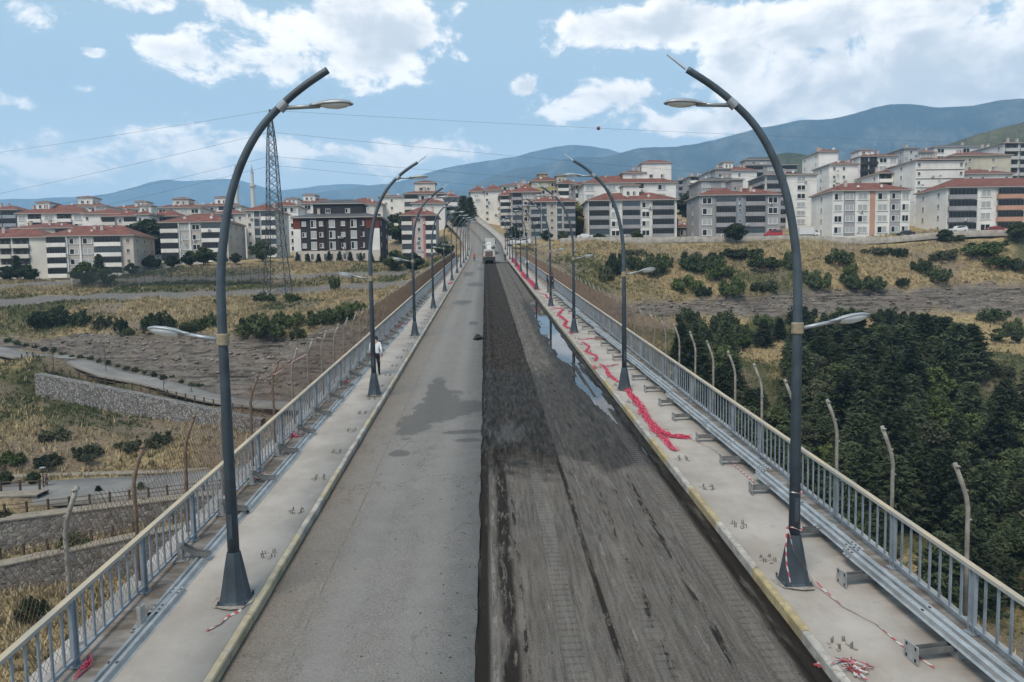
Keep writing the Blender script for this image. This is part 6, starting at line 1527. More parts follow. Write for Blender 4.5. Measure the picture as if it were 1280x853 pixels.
# street trees, gardens
SPEC = [(920, 306, 26, 'shrub', 0, 'round dark tree on the verge before the grey block with the stairwell'), (748, 309, 17, 'shrub', 0, 'small dark tree on the verge beside the white car'), (797, 304, 16, 'bright', 1, 'small tree on the verge before the long grey and white block'), (1180, 303, 16, 'shrub', 0, 'thin tree on the verge before the white off-roader'), (1272, 305, 26, 'shrub', 0, 'dark tree on the verge beside the dark red car'),
        (108, 358, 28, 'shrub', 3, 'dense dark tree at the corner of the green fence'), (125, 348, 30, 'pine', -1, 'dark conifer before the beige block with white columns'), (133, 358, 20, 'shrub', 3, 'small tree inside the green fence'), (22, 350, 30, 'pine', -1, 'dark conifer before the half-finished block'), (35, 352, 20, 'shrub', 3, 'round tree before the half-finished block'), (52, 350, 18, 'shrub', 3, 'round tree at the corner of the half-finished block'), (10, 352, 18, 'shrub', 3, 'low tree left of the conifer before the half-finished block'),
        (165, 344, 14, 'shrub', 3, 'bushy tree behind the green fence beside the white columns'), (190, 338, 18, 'bright', 3, 'pale green tree behind the green fence'), (187, 310, 34, 'shrub', 0, 'tall tree between the two beige blocks'), (215, 335, 16, 'shrub', 3, 'first of the bushy trees before the block above the green fence'), (238, 333, 18, 'bright', 3, 'bright bushy tree before the block above the green fence'), (255, 334, 24, 'bright', 1, 'largest bright tree before the block above the green fence'), (275, 332, 16, 'shrub', 3, 'dark bushy tree at the right end of the block above the green fence'), (295, 332, 14, 'olive', 2, 'olive tree right of the block above the green fence'),
        (328, 318, 17, 'shrub', 3, 'round dark tree beside the pylon'), (494, 338, 24, 'shrub', 3, 'dark round tree before the rose striped tower'), (517, 339, 22, 'shrub', 3, 'dark tree at the foot of the rose striped tower'), (556, 322, 20, 'bright', 3, 'green tree between the rose striped tower and the bridge'), (500, 290, 22, 'shrub', 3, 'green trees behind the charcoal building'), (720, 290, 34, 'yellow', 3, 'yellow-green tree between the sand block and the long grey and white block'), (683, 298, 10, 'shrub', 3, 'hedge tree before the sand block'), (704, 299, 10, 'shrub', 3, 'second hedge tree before the sand block'),
        (580, 284, 40, 'pine', -1, 'tall dark conifer at the road head'), (573, 292, 34, 'pine', -1, 'dark conifer left of the tallest one at the road head'), (588, 280, 34, 'pine', -1, 'slim dark conifer where the road bends away'), (642, 300, 16, 'shrub', 3, 'dark tree beside the parked cars at the bridge end'), (836, 290, 22, 'olive', 2, 'olive tree behind the small brown house'), (862, 262, 20, 'bright', 2, 'pale tree on the slope behind the small brown house'), (1035, 262, 20, 'bright', 3, 'green patch tree between the tall white block and the hillside'), (1082, 296, 6, 'shrub', 3, 'low hedge before the peach striped block')]
for (px, py, h_, kind, mi, lb) in SPEC:
    Yd = None
    p = hit(px, py) if py > 320 or (px > 900 and py > 295) else None
    if p is None or p.y > 235:
        Yq = {187: 226, 500: 240, 720: 226, 580: 240, 573: 232, 588: 248, 836: 230, 862: 270, 1035: 245}.get(px, 202)
        a_ = at(px, py, Yq); p = Vector((a_.x, Yq, a_.z))
        if ground_z(p.x, p.y) < p.z-.4: p.z = max(ground_z(p.x, p.y), p.z-6); 
        hh = at(px, py-h_, Yq).z - p.z
    else: hh = h_*p.y/F_PX
    me = PINE[int(px) % 4] if kind == 'pine' else (tree_meshes(kind, int(px), 2600, .1, .06, .42) if kind == 'yellow' else TREE[mi])
    tree('conifer' if kind == 'pine' else 'tree', me, p, hh, lb, None, 1.25 if kind != 'pine' else 1.2)
for k in range(9):
    px = 372+k*13.2; p = at(px, 328.5, 197); tree('young_cypress', PINE[k % 4], Vector((p.x, p.y, ground_z(p.x, p.y))), 2.6+.9*random.random(), 'young slim conifer planted along the front of the charcoal building', 'young conifers before the charcoal building', 1.1)
# young trees in the terraces
for px, py, h_, lb in ((8, 611, 22, 'young round-headed tree on the ramp edge'), (42, 611, 20, 'young round-headed tree beside the park lamp')):
    p = hit(px, py); tree('young_tree', TREE[0], p, h_*p.y/F_PX, lb, 'young trees on the ramp', .9)
for px, py, h_, lb in ((124, 630, 22, 'small dark conifer behind the terrace fence'), (177, 623, 22, 'small dark conifer nearer the rusty fence post')):
    p = hit(px, py); tree('conifer', PINE[1], p, h_*p.y/F_PX, lb, 'small conifers on the lower road verge', 1.3)
# bare thin trees along the valley path
def bare_meshes(seed):
    rng = random.Random(seed); mb = MB(); mb.tube([(0, 0, -.05), (.01, .01, .45), (0, 0, .95)], [.012, .009, .002], 5)
    for k in range(16):
        z = .35+.55*k/16; a = rng.uniform(0, 6.28); L = .28*(1.1-z)
        mb.tube([(0, 0, z), (math.cos(a)*L*.6, math.sin(a)*L*.6, z+L*.5), (math.cos(a)*L, math.sin(a)*L, z+L*1.1)], [.005, .003, .001], 4)
    return mb.mesh('branches', M['bark'])
BARE = [bare_meshes(k) for k in range(3)]
for i, (px, py, h_, lb) in enumerate([(67, 466, 40, 'bare thin sapling at the end of the gabion wall'), (133, 477, 48, 'bare tall sapling beside the middle of the path'), (205, 497, 42, 'bare sapling on the path edge above the gabion wall'), (240, 503, 24, 'leafless small tree where the path nears the bridge')]):
    p = hit(px, py); o = thing('bare_sapling', lb, 'tree', p, 0, None); hh = h_*p.y/F_PX; o.scale = (hh*(1.6 if i == 3 else 1),)*2 + (hh,); put('branches', BARE[i % 3], o)
# row of little planted shrubs on the upper path edge
for k in range(22):
    f_ = k/21; px = 10+f_*240; py = 431+f_*58 - 3
    shrub(px, py, 7+4*random.random(), 5+3*random.random(), 'shrub', 'tiny planted bush in the row edging the valley path', 'tiny bushes along the valley path', k)
# ------------------------------------------------------------------ grass as stuff
def grass(name, n, region, size, m, seed, dens):
    rng = np.random.default_rng(seed)
    x = rng.uniform(region[0], region[1], n); y = rng.uniform(region[2], region[3], n)
    keep = rng.random(n) < dens(x, y); x, y = x[keep], y[keep]
    i = np.clip(np.searchsorted(gx, x)-1, 0, len(gx)-2); j = np.clip(np.searchsorted(gy, y)-1, 0, len(gy)-2)
    u = (x-gx[i])/(gx[i+1]-gx[i]); v = (y-gy[j])/(gy[j+1]-gy[j])
    def lk(A): return (A[j, i]*(1-u)+A[j, i+1]*u)*(1-v)+(A[j+1, i]*(1-u)+A[j+1, i+1]*u)*v
    z = lk(GZ); ok = (lk(rock) < .4) & (lk(paved) < .25) & (lk(gravel) < .5)
    x, y, z = x[ok], y[ok], z[ok]; n = len(x); B_ = 5
    bx = np.repeat(x, B_)+rng.normal(size=n*B_)*.16; by_ = np.repeat(y, B_)+rng.normal(size=n*B_)*.16; bz_ = np.repeat(z, B_)-.05
    a = rng.random(n*B_)*6.28; h_ = np.repeat(size*(.5+rng.random(n)), B_)*(.6+.7*rng.random(n*B_)); w_ = .07+.05*rng.random(n*B_)
    lean = rng.normal(size=(n*B_, 2))*.35*h_[:, None]
    V = np.stack([np.stack([bx-np.cos(a)*w_, by_-np.sin(a)*w_, bz_], -1), np.stack([bx+np.cos(a)*w_, by_+np.sin(a)*w_, bz_], -1), np.stack([bx+lean[:, 0], by_+lean[:, 1], bz_+h_], -1)], 1).reshape(-1, 3)
    o = put(name, cloud_mesh(name, V, m)); return tag(o, kind='stuff')
def gfn(c1, c2):
    def fn(t, b, c):
        p = t.pos(); n = t.noise(p, .5, 6, .65); t.put(b.inputs['Base Color'], t.mix(t.step(n, .3, .7), c1+(1,), c2+(1,)))
    return fn
M['straw'] = mat('straw_grass', (.3, .22, .1), .9, fn=gfn((.20, .155, .088), (.45, .365, .225)), spec=.2)
M['greeng'] = mat('green_grass', (.06, .08, .03), .9, fn=gfn((.040, .052, .020), (.105, .115, .048)), spec=.2)
def lkA(A, x, y):
    i = np.clip(np.searchsorted(gx, x)-1, 0, len(gx)-2); j = np.clip(np.searchsorted(gy, y)-1, 0, len(gy)-2); return A[j, i]
okx = lambda x, y: ((np.abs(x-.6) > 9.5) | (y < 120)) & ~((np.abs(x-.6) < 8))
grass('dry_grass', 150000, (-135, 135, 46, 196), .62, M['straw'], 1, lambda x, y: okx(x, y)*np.clip(1.05-1.0*lkA(green, x, y)-.75*lkA(soil, x, y), .03, 1)*np.where((x > 10) & (y < 152), .18, 1))
grass('green_grass', 90000, (-135, 135, 46, 196), .50, M['greeng'], 2, lambda x, y: okx(x, y)*np.clip(.12+1.0*lkA(green, x, y)-.6*lkA(soil, x, y), .03, 1)*np.where((x > 10) & (y < 152), .55, 1))

# ------------------------------------------------------------------ loose rubble on the rock faces and bare slopes
def rubble(name, n, dens, seed, s0, s1):
    rng = np.random.default_rng(seed)
    x = rng.uniform(-110, 130, n); y = rng.uniform(60, 165, n)
    k = rng.random(n) < dens(x, y); x, y = x[k], y[k]; n = len(x)
    z = np.array([ground_z(a, c) for a, c in zip(x, y)])
    base = np.array([(1, 0, 0), (-.9, .2, 0), (0, 1, .1), (.1, -1, 0), (0, 0, .75), (.1, .1, -.6)])
    Fq = np.array([(0, 2, 4), (2, 1, 4), (1, 3, 4), (3, 0, 4), (2, 0, 5), (1, 2, 5), (3, 1, 5), (0, 3, 5)])
    s_ = (s0+(s1-s0)*rng.random(n)**3)[:, None, None]
    V = base[None]*(.65+.7*rng.random((n, 6, 1)))*s_*np.array([1.25, 1.0, .75])
    a = rng.random(n)*6.28; ca, sa = np.cos(a)[:, None], np.sin(a)[:, None]
    V = np.stack([V[:, :, 0]*ca-V[:, :, 1]*sa, V[:, :, 0]*sa+V[:, :, 1]*ca, V[:, :, 2]], -1) + np.stack([x, y, z], -1)[:, None]
    Fc = (Fq[None]+np.arange(n)[:, None, None]*6).reshape(-1, 3)
    o = put(name, np_mesh(name, V.reshape(-1, 3), Fc, M['rubble'])); tag(o, kind='stuff')
def m_rub(t, b, c):
    p = t.pos(); n = t.noise(p, 2.2, 5, .6); v = t.new('ShaderNodeTexVoronoi'); t.put(v.inputs['Vector'], p); v.inputs['Scale'].default_value = .8
    cc = t.mix(t.xyz(v.outputs['Color'])[0], (.085, .073, .064, 1), (.27, .24, .21, 1)); t.put(b.inputs['Base Color'], t.mix(t.math('MULTIPLY', n, .4), cc, (.15, .115, .085, 1)))
M['rubble'] = mat('rubble_stone', (.18, .16, .14), .95, fn=m_rub, spec=.2)
rubble('rock_rubble', 60000, lambda x, y: np.clip(lkA(rock, x, y)*.5, 0, 1)*(lkA(paved, x, y) < .2), 5, .12, .62)
rubble('slope_stones', 30000, lambda x, y: np.clip(lkA(soil, x, y)*.35, 0, 1)*(lkA(paved, x, y) < .2)*okx(x, y), 6, .06, .26)
# ------------------------------------------------------------------ pylon, wires, minarets
M['lattice'] = mat('lattice_steel', (0.060, 0.064, 0.068), 0.6, 0.2)
M['cable'] = mat('cable', (0.10, 0.11, 0.12), 0.6)
PY_Y = 166.0
pb = at(346, 366, PY_Y); ptop = at(339, 137, PY_Y)
gzp = ground_z(pb.x, PY_Y); PH = ptop.z - gzp; pxc = 0.5*(pb.x+ptop.x)
py_root = thing('lattice_pylon', 'tall grey steel lattice pylon standing in the meadow', 'pylon', (pxc, PY_Y, gzp))
def hw(z): return float(np.interp(z, [0, PH*.30, PH*.72, PH*.86, PH], [2.7, 1.75, 1.05, .75, .12]))
lv = list(np.linspace(0, PH*.36, 5)) + list(np.linspace(PH*.36, PH*.97, 15))[1:]
CR = [(-1, -1), (1, -1), (1, 1), (-1, 1)]
for sx, sy in CR:
    mb = MB(); mb.tube([(sx*hw(z), sy*hw(z), z-(1 if z == 0 else 0)) for z in lv+[PH]], .11, 4); mb.build('leg', M['lattice'], py_root)
for q in range(4):
    mb = MB(); (ax, ay), (cx_, cy_) = CR[q], CR[(q+1) % 4]
    for a, c in zip(lv[:-1], lv[1:]):
        mb.tube([(ax*hw(a), ay*hw(a), a), (cx_*hw(c), cy_*hw(c), c)], .07, 3); mb.tube([(cx_*hw(a), cy_*hw(a), a), (ax*hw(c), ay*hw(c), c)], .055, 3)
        mb.tube([(ax*hw(c), ay*hw(c), c), (cx_*hw(c), cy_*hw(c), c)], .05, 3)
    mb.build('bracing', M['lattice'], py_root)
ARMS = [(PH*.865, 2.4), (PH*.735, 3.4), (PH*.715, -3.4)]
for z, L in ARMS:
    for sgn in ((-1, 1) if L == ARMS[0][1] else (1 if L > 0 else -1,)):
        mb = MB()
        for yy in (-1, 1): mb.tube([(0, yy*hw(z), z), (abs(L)*sgn*.25, 0-abs(L)*.9*sgn, z+.2)], .07, 4); mb.tube([(0, yy*hw(z), z+1.3), (abs(L)*sgn*.25, -abs(L)*.9*sgn, z+.2)], .055, 4)
        mb.build('cross_arm', M['lattice'], py_root)
def wire(a, c, sag, label, r_=.032, n=24):
    mb = MB(); a, c = Vector(a), Vector(c)
    mb.tube([tuple(a.lerp(c, k/n) - Vector((0, 0, 4*sag*(k/n)*(1-k/n)))) for k in range(n+1)], r_, 4)
    return tag(mb.build('power_line', M['cable']), label, 'power line', 'power lines hung from the pylon')
P0 = Vector((pxc, PY_Y, gzp))
for i, (z, off, ll, lr, s1, s2) in enumerate([(PH*.995, 0, (-420, 232, 330), (1900, 176, 300), 3, 5), (PH*.87, 2.2, (-500, 322, 330), (1900, 250, 300), 4, 7), (PH*.74, 3.0, (-500, 352, 330), (1900, 250, 300), 4, 8), (PH*.715, -3.0, (-500, 372, 340), (1900, 292, 310), 4, 7)]):
    pt = P0 + Vector((off*.25, -off*.9, z))
    nm = ['topmost earth wire', 'upper conductor', 'middle conductor', 'lowest conductor'][i]
    wire(pt, at(*ll), s1, f'{nm} running from the pylon away over the red roofs'); wire(pt, at(*lr), s2, f'{nm} crossing high over the bridge from the pylon')
    if i == 0:
        f_ = 0.0
        a, c = Vector(pt), at(*lr)
        best = min(range(400), key=lambda k: abs(float(pix(*[np.array([v]) for v in (a.lerp(c, k/400) - Vector((0, 0, 4*s2*(k/400)*(1-k/400))))])[0][0])-750))
        q = a.lerp(c, best/400) - Vector((0, 0, 4*s2*(best/400)*(1-best/400)))
        mb = MB(); mb.lathe([(.02, -.52), (.30, -.42), (.48, -.2), (.52, 0), (.48, .2), (.30, .42), (.02, .52)], 12); o = mb.build('marker_ball', mat('marker_red', (.22, .06, .05), .6), None, True); o.location = q
        tag(o, 'dark red aircraft warning ball on the topmost wire', 'marker ball')
M['minaret'] = mat('minaret_stone', (.46, .45, .44), .8)
for px, topy, lb in ((317, 205, 'white minaret nearer the pylon with grey cone tip'), (296.5, 205, 'white minaret half hidden by the lamp post')):
    Yq = 520; a = at(px, 262, Yq); c = at(px, topy, Yq); h_ = c.z-a.z+12
    root = thing('minaret', lb, 'minaret', (a.x, Yq, a.z-12))
    mb = MB(); mb.lathe([(1.9, 0), (1.6, 10), (1.5, h_*.60), (1.45, h_*.62)], 12); mb.build('shaft', M['minaret'], root)
    mb = MB(); mb.lathe([(1.5, h_*.60), (2.4, h_*.635), (2.4, h_*.66), (1.4, h_*.66)], 12); mb.build('balcony', M['minaret'], root)
    mb = MB(); mb.lathe([(1.15, h_*.65), (1.1, h_*.84)], 12); mb.build('upper_shaft', M['minaret'], root)
    mb = MB(); mb.lathe([(1.3, h_*.84), (.6, h_*.92), (.05, h_)], 12); mb.build('cone_roof', M['lampgrey'], root)
# park lamp and standing figure on the ramp
def park_lamp(px, py, h_, lb):
    p = hit(px, py); hh = h_*p.y/F_PX; root = thing('park_lamp', lb, 'lamp', p)
    mb = MB(); mb.tube([(0, 0, 0), (0, 0, hh)], [.09, .05], 8); mb.build('pole', M['wood'], root)
    mb = MB(); mb.lathe([(.12, hh), (.28, hh+.08), (.30, hh+.16), (.10, hh+.22)], 10); mb.build('lamp_head', M['lampgrey'], root)
park_lamp(55, 614, 28, 'thin dark park lamp beside the young round-headed tree')

# ------------------------------------------------------------------ vehicles
M['tyre'] = mat('tyre_rubber', (.018, .018, .018), .9); M['rim'] = mat('wheel_rim', (.35, .35, .36), .4, .5)
M['cglass'] = mat('car_glass', (.015, .018, .02), .08, spec=.7); M['headlight'] = mat('headlight', (.55, .55, .52), .2); M['taillight'] = mat('taillight', (.30, .02, .02), .3)
def paint(n, c): return mat('paint_'+n, c, .3, spec=.6)
def car(px, py, Y, rz, kind, pm_, label, off=1.2):
    p = at(px, py, Y); z = ground_z(p.x, Y)
    if kind == 'yard': z = p.z
    Y = float(np.interp(p.x, [q[0] for q in ROAD_R], [q[1] for q in ROAD_R])) + off if p.x > 25 else Y
    zz = float(town_road[np.argmin((town_road[:, 2, 0]-p.x)**2), 2, 2])+.02 if p.x > 25 else max(z+.1, p.z-.3)
    root = thing({'van': 'parked_van', 'truck': 'box_truck'}.get(kind, 'parked_car'), label, {'van': 'van', 'truck': 'truck'}.get(kind, 'car'), (p.x, Y, zz), rz)
    prof = {'sedan': ([(-2.2, .3), (-2.25, .75), (-2.1, .95), (-1.5, 1.0), (-.9, 1.42), (.55, 1.42), (1.25, .98), (2.1, .85), (2.25, .55), (2.2, .3)], [(-1.35, 1.0), (-.85, 1.36), (.5, 1.36), (1.1, 1.0)], 1.72),
            'suv': ([(-2.15, .35), (-2.2, .9), (-2.1, 1.15), (-1.85, 1.7), (.5, 1.75), (1.1, 1.15), (2.05, 1.05), (2.2, .6), (2.15, .35)], [(-1.75, 1.15), (-1.6, 1.63), (.42, 1.66), (.95, 1.15)], 1.8),
            'van': ([(-2.4, .35), (-2.45, 1.2), (-2.35, 1.9), (.9, 1.95), (1.7, 1.2), (2.35, 1.05), (2.45, .6), (2.4, .35)], [(-2.1, 1.25), (-2.05, 1.75), (.8, 1.78), (1.4, 1.25)], 1.85),
            'truck': ([(1.3, .5), (1.3, 2.0), (2.1, 2.0), (2.7, 1.3), (2.9, 1.1), (2.9, .5)], [(1.5, 1.3), (1.5, 1.85), (2.0, 1.85), (2.45, 1.3)], 1.95)}[kind]
    body, gl, wd = prof
    mb = MB(); mb.prism(body, 'y', -wd/2, wd/2)
    for i, v in enumerate(mb.v):
        if v[2] > 1.05: mb.v[i] = (v[0], v[1]*.86, v[2])
    mb.build('body', pm_, root)
    if kind == 'truck':
        mb = MB(); mb.box((-1.0, 0, 1.75), (4.3, 2.1, 2.1)); mb.box((-.9, 0, .6), (4.4, 1.6, .2)); mb.build('cargo_box', M['frame'], root)
    for sy in (-1, 1):
        mb = MB(); mb.prism(gl, 'y', sy*wd*.432, sy*(wd*.432+.03)); mb.build('side_window', M['cglass'], root)
    mb = MB(); a, c = gl[-1], gl[-2]; mb.quad([(a[0]+.13, -wd*.4, a[1]), (a[0]+.13, wd*.4, a[1]), (c[0]+.13, wd*.37, c[1]), (c[0]+.13, -wd*.37, c[1])]); mb.build('windscreen', M['cglass'], root)
    xs = (1.4, -1.35) if kind != 'truck' else (2.0, -2.0)
    for xw in xs:
        for sy in (-1, 1):
            mb = MB(); mb.tube([(xw, sy*(wd/2-.2), .33), (xw, sy*(wd/2+.02), .33)], .33, 14, up=(0, 0, 1)); wo = mb.build('wheel', M['tyre'], root)
            mb = MB(); mb.tube([(xw, sy*(wd/2+.021), .33), (xw, sy*(wd/2+.035), .33)], .19, 10); mb.build('rim', M['rim'], wo)
    fx = max(v[0] for v in body)
    for sy in (-1, 1):
        mb = MB(); mb.box((fx-.06, sy*wd*.36, .78), (.14, .3, .16)); mb.build('headlight', M['headlight'], root)
        if kind != 'truck':
            mb = MB(); mb.box((-fx+.02, sy*wd*.38, .9), (.10, .22, .24)); mb.build('taillight', M['taillight'], root)
car(973, 295, 192, R(180), 'van', paint('red', (.33, .012, .016)), 'red van parked on the town road beside the grey block with the stairwell')
car(1008, 293, 196, R(0), 'truck', paint('white', (.55, .55, .55)), 'white box truck parked on the town road behind the red van')
car(1133, 292.5, 189, R(180), 'sedan', paint('black', (.015, .016, .018)), 'black car parked beside the peach striped block')
car(1207, 290.5, 184, R(180), 'suv', paint('white2', (.55, .55, .55)), 'white off-roader parked before the peach banded block')
car(1254, 290, 182, R(180), 'sedan', paint('maroon', (.18, .014, .014)), 'dark red car parked right of the white off-roader')
car(733, 301, 196, R(0), 'sedan', paint('white3', (.55, .55, .55)), 'white car driving on the town road before the long grey and white block')
car(655, 305, 190, R(160), 'suv', paint('white4', (.52, .52, .52)), 'white car parked at the bridge end beside the sand block')
car(642, 305.5, 192, R(160), 'sedan', paint('silver', (.40, .41, .42)), 'silver car parked next to the white one at the bridge end')
# ------------------------------------------------------------------ road milling machine and truck
M['mwhite'] = mat('machine_white', (.46, .46, .44), .5, fn=worn(1.5, .25, (.25, .22, .19), .62)); M['mdark'] = mat('machine_dark', (.03, .03, .032), .7); M['mgrill'] = mat('machine_grille', (.12, .085, .075), .7); M['mred'] = mat('machine_red', (.30, .035, .045), .5)
mz = GRADE*138.5-.22
mr = thing('milling_machine', 'white and red road milling machine standing on the milled strip', 'milling machine', (.72, 138.5, mz))
mr.rotation_euler = (math.atan(GRADE), 0, 0)
def part(nm, m, *boxes, parent=mr, taper=1.0):
    mb = MB()
    for c, d_ in boxes: mb.box(c, d_, taper=taper)
    return mb.build(nm, m, parent)
part('chassis', M['mdark'], ((0, 2.4, 1.0), (2.1, 6.0, .7)))
eh = part('engine_hood', M['mwhite'], ((0, .9, 2.05), (2.35, 2.9, 1.5)), taper=.92)
part('grille', M['mgrill'], ((-.05, -.50, 1.95), (1.5, .16, 1.05)), parent=eh)
part('red_trim', M['mred'], ((0, -.47, 1.22), (2.45, .2, .14)), ((-1.14, -.40, 1.8), (.10, .12, 1.1)), ((1.14, -.40, 1.8), (.10, .12, 1.1)), parent=eh)
part('drum_housing', M['mdark'], ((0, 2.6, .75), (2.5, 1.6, 1.2)))
part('operator_platform', M['mwhite'], ((0, 3.2, 1.9), (2.5, 1.5, .5)))
part('handrail', M['mdark'], *[((sx*1.2, 2.5+1.3*k, 2.7), (.05, .05, 1.1)) for sx in (-1, 1) for k in (0, 1)], ((-1.2, 3.15, 3.2), (.05, 1.35, .05)), ((1.2, 3.15, 3.2), (.05, 1.35, .05)))
part('canopy', M['mwhite'], ((0, 3.1, 3.75), (2.3, 2.0, .14)))
part('canopy_post', M['mdark'], *[((sx*1.0, 3.1+sy*.8, 2.95), (.07, .07, 1.6)) for sx in (-1, 1) for sy in (-1, 1)])
for sx in (-1, 1):
    for yy in (-.1, 4.8):
        tk = MB(); tk.prism([(yy-.75, .15), (yy-.6, 0), (yy+.6, 0), (yy+.75, .15), (yy+.7, .5), (yy+.4, .62), (yy-.4, .62), (yy-.7, .5)], 'x', sx*.98-.17, sx*.98+.17); tk.build('crawler_track', M['mdark'], mr)
        part('track_column', M['mwhite'], ((sx*.98, yy, .95), (.26, .3, .8)))
cv = MB(); cv.box((0, 7.6, 3.0), (1.0, 6.0, .5), rot=Matrix.Rotation(R(18), 3, 'X')); cv.build('conveyor', M['mwhite'], mr)
part('side_ladder', M['mred'], *[((-1.32, 1.9+.0*k, .7+.3*k), (.06, .55, .05)) for k in range(5)], ((-1.32, 1.62, 1.3), (.05, .05, 1.6)), ((-1.32, 2.18, 1.3), (.05, .05, 1.6)))
part('tail_light', M['taillight'], ((-1.0, -.52, 1.45), (.2, .06, .12)), ((1.0, -.52, 1.45), (.2, .06, .12)))
ty = 176.0; tz = float(zr(ty))-.15
tr_ = thing('dump_truck', 'white tipper truck waiting ahead of the milling machine', 'truck', (1.15, ty, tz)); tr_.rotation_euler = (math.atan(.13), 0, 0)
part('tipper_bed', M['mwhite'], ((0, -1.0, 2.0), (2.45, 5.0, .12)), ((-1.2, -1.0, 2.55), (.1, 5.0, 1.1)), ((1.2, -1.0, 2.55), (.1, 5.0, 1.1)), ((0, -3.5, 2.5), (2.45, .1, 1.0)), ((0, 1.5, 2.9), (2.45, .1, 1.9)), parent=tr_)
part('cab', M['mwhite'], ((0, 2.7, 2.15), (2.4, 1.9, 2.5)), parent=tr_, taper=.94)
part('chassis', M['mdark'], ((0, 0, .95), (1.1, 7.2, .35)), parent=tr_)
for sx in (-1, 1):
    part('mirror', M['mdark'], ((sx*1.45, 3.3, 2.6), (.22, .1, .7)), parent=tr_)
    for yy in (-2.6, -1.3, 2.8):
        mb = MB(); mb.tube([(sx*.85, yy, .5), (sx*1.2, yy, .5)], .5, 14); mb.build('wheel', M['tyre'], tr_)

# ------------------------------------------------------------------ people
M['skin'] = mat('skin', (.36, .20, .14), .6); M['hair'] = mat('hair', (.02, .015, .012), .8)
CL = dict(white=mat('cloth_white', (.60, .62, .64), .9), black=mat('cloth_black', (.014, .014, .016), .9), orange=mat('cloth_orange', (.48, .055, .025), .9), navy=mat('cloth_navy', (.02, .025, .04), .9), grey=mat('cloth_grey', (.10, .10, .105), .9))
def person(loc, rz, label, top, legs, pose='walk', lean=0.0, head_down=0.0, seat=False):
    sk = [('pelvis', None, (0, 0, .95), .135), ('waist', 'pelvis', (0, .0+lean*.2, 1.10), .125), ('chest', 'waist', (0, lean*.6, 1.32), .155), ('neckb', 'chest', (0, lean, 1.47), .075), ('head', 'neckb', (0, lean+head_down*.5+.02, 1.60-head_down*.25), .092), ('crown', 'head', (0, lean+head_down+.01, 1.71-head_down*.5), .085)]
    st = .22 if pose == 'walk' else .03
    for s, nm in ((-1, 'l'), (1, 'r')):
        k = s*st
        sk += [('sh'+nm, 'chest', (s*.19, lean*.8, 1.41), .072), ('el'+nm, 'sh'+nm, (s*.26, lean*.6-k*.45, 1.13), .048), ('wr'+nm, 'el'+nm, (s*.27, lean*.6-k*.7+.10, .90), .036), ('hd'+nm, 'wr'+nm, (s*.265, lean*.6-k*.75+.13, .81), .034)]
        if seat: sk += [('hp'+nm, 'pelvis', (s*.10, .02, .92), .095), ('kn'+nm, 'hp'+nm, (s*.13, .44, .92), .07), ('an'+nm, 'kn'+nm, (s*.13, .46, .52), .045), ('to'+nm, 'an'+nm, (s*.14, .62, .47), .04)]
        else: sk += [('hp'+nm, 'pelvis', (s*.10, 0, .86), .10), ('kn'+nm, 'hp'+nm, (s*.11, k*.55+.03, .49), .068), ('an'+nm, 'kn'+nm, (s*.11, k-.04*(k < 0), .09+(.06 if k < -.1 else 0)), .046), ('to'+nm, 'an'+nm, (s*.12, k+.16, .04), .042)]
    names = {n: i for i, (n, *_r2) in enumerate(sk)}
    me = bpy.data.meshes.new('person'); me.from_pydata([c for _, _, c, _ in sk], [(names[p_], names[n]) for n, p_, _, _ in sk if p_], [])
    o = bpy.data.objects.new('person_tmp', me); col.objects.link(o)
    md = o.modifiers.new('skin', 'SKIN'); md.use_smooth_shade = True
    if not me.skin_vertices: bpy.context.view_layer.objects.active = o
    for i, (_, _, _, r_) in enumerate(sk):
        sv = me.skin_vertices[0].data[i]; sv.radius = (r_*(1.25 if sk[i][0] in ('pelvis', 'waist', 'chest') else 1), r_*(.85 if sk[i][0] in ('waist', 'chest') else 1)); sv.use_root = (i == 0)
    sd2 = o.modifiers.new('sub', 'SUBSURF'); sd2.levels = 2; sd2.render_levels = 2
    dg = bpy.context.evaluated_depsgraph_get(); m2 = bpy.data.meshes.new_from_object(o.evaluated_get(dg))
    bpy.data.objects.remove(o)
    J = np.array([c for _, _, c, _ in sk]); kind = []
    for n, *_q in sk:
        if n in ('head', 'crown', 'neckb'): kind.append(0)
        elif n[:2] in ('el', 'wr', 'hd'): kind.append(0 if n[:2] != 'el' else 1)
        elif n[:2] in ('hp', 'kn', 'an', 'pe'): kind.append(2)
        elif n[:2] == 'to': kind.append(3)
        else: kind.append(1)
    for m_ in (M['skin'], top, legs, M['tyre']): m2.materials.append(m_)
    n = len(m2.polygons); cen = np.zeros(n*3); m2.polygons.foreach_get('center', cen); cen = cen.reshape(-1, 3)
    mi = np.array(kind)[np.argmin(((cen[:, None]-J[None])**2).sum(-1), 1)]
    m2.polygons.foreach_set('material_index', mi.astype(np.int32)); m2.polygons.foreach_set('use_smooth', [True]*n)
    root = put('person', m2, None, loc, rz); tag(root, label, 'person')
    hb = MB(); hx = Vector((0, lean+head_down-.02, 1.70-head_down*.5)); hb.lathe([(.095, -.10), (.108, -.03), (.100, .05), (.06, .10), (.01, .118)], 12, c=tuple(hx)); hb.build('hair', M['hair'], root, True)
    for s in (-1, 1):     # shoes and face details
        e = MB(); e.box((s*.035, hx.y+.112, hx.z-.075), (.022, .012, .012)); e.build('eye', M['hair'], root)
    nb = MB(); nb.box((0, hx.y+.122, hx.z-.105), (.022, .03, .035), taper=.6); nb.build('nose', M['skin'], root)
    return root
p = deck(471, 470)
person((p.x-.02, p.y, p.z), R(4), 'man in white t-shirt and black trousers walking away with bowed head', CL['white'], CL['black'], 'walk', .06, .12)
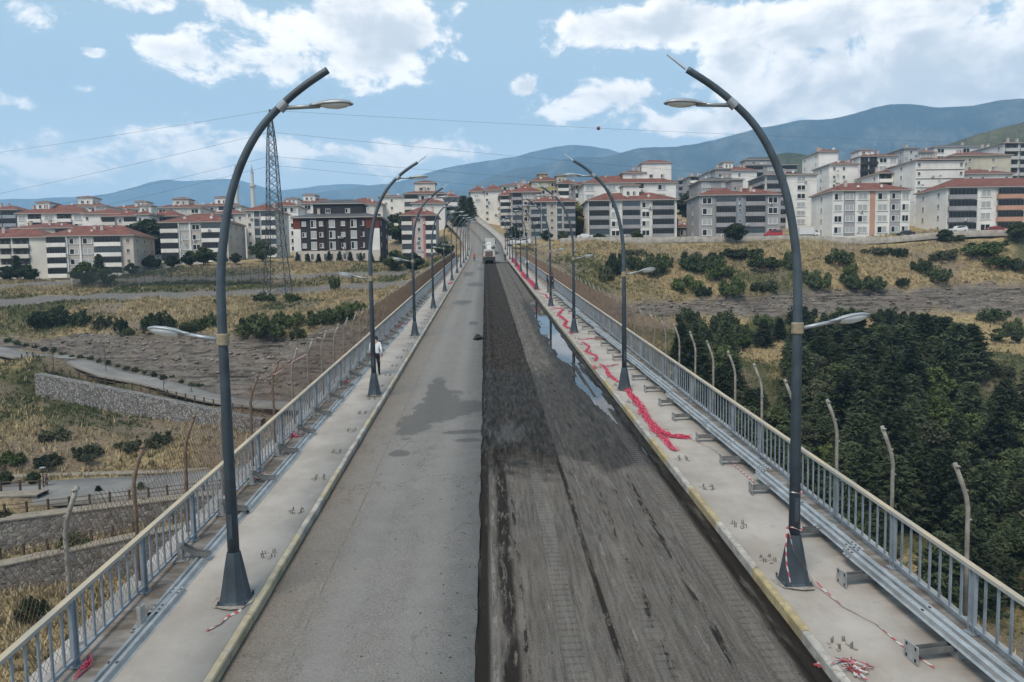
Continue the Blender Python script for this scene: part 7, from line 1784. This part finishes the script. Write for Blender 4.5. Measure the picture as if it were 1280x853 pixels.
p = deck(593, 326.5); person((p.x, p.y, p.z-.15), R(170), 'worker in orange-red vest standing on the road left of the milling machine', CL['orange'], CL['black'], 'stand')
p = deck(631.5, 326); person((p.x, p.y, p.z-.2), R(180), 'person in black clothes standing on the milled road right of the machine', CL['black'], CL['black'], 'stand')
p = deck(659, 337); person((p.x, p.y, p.z), R(180), 'person in white shirt and dark trousers standing by the railing', CL['white'], CL['navy'], 'stand')
p = deck(684, 366); person((p.x+.1, p.y, p.z), R(90), 'person in black jacket and grey trousers leaning at the railing', CL['black'], CL['grey'], 'stand', .10)
p = deck(688, 362); person((p.x+.3, p.y+1.0, p.z), R(120), 'second person in dark clothes behind the one in black jacket', CL['navy'], CL['black'], 'stand', .05)
p = hit(59, 614); person(p, R(150), 'tiny figure in dark clothes on the ramp by the park lamp', CL['navy'], CL['black'], 'stand')
# ------------------------------------------------------------------ loose bits on the road
M['lump'] = mat('asphalt_lump', (.022, .021, .02), .95)
def lump_mesh(seed):
    rng = random.Random(seed); mb = MB(); n, r_ = 7, 1.0
    prof = [(.05, 0), (1.0, .02), (.95, .35), (.6, .7), (.1, .85)]; mb.lathe(prof, n)
    mb.v = [(x*rng.uniform(.7, 1.2), y*rng.uniform(.7, 1.2), z*rng.uniform(.75, 1.15)) for x, y, z in mb.v]; return mb.mesh('asphalt_lump', M['lump'])
LM = [lump_mesh(k) for k in range(5)]
p = deck(598.5, 421); o = put('asphalt_lump', LM[0], None, (p.x-.05, p.y, p.z-.155), 0, (.30, .55, .35)); tag(o, 'large black lump of asphalt at the cut edge', 'asphalt lump')
lr = random.Random(3)
cr = MB()
for k in range(1500):
    y = 5+ (lr.random()**1.6)*38; x, zb = (X_STEP-.28+abs(lr.gauss(0, .07))+.06, -.222) if k % 2 else (X_RK-.03-abs(lr.gauss(0, .16)), -.185)
    if k % 9 == 0: x, zb = lr.uniform(-.1, 4.6), -.222
    if k % 11 == 0: x, zb = X_STEP-.1-abs(lr.gauss(0, .7)), -.150
    if x < X_LK+.1: continue
    s_ = lr.uniform(.004, .013); cr.box((x, y, GRADE*y+zb+s_*.5), (s_*2, s_*2.2, s_*1.3), rot=Matrix.Rotation(lr.uniform(0, 3), 3, 'Z'), taper=lr.uniform(.4, .8))
tag(cr.build('asphalt_crumbs', M['lump']), kind='stuff')
ws = MB()
for k in range(5):
    pass
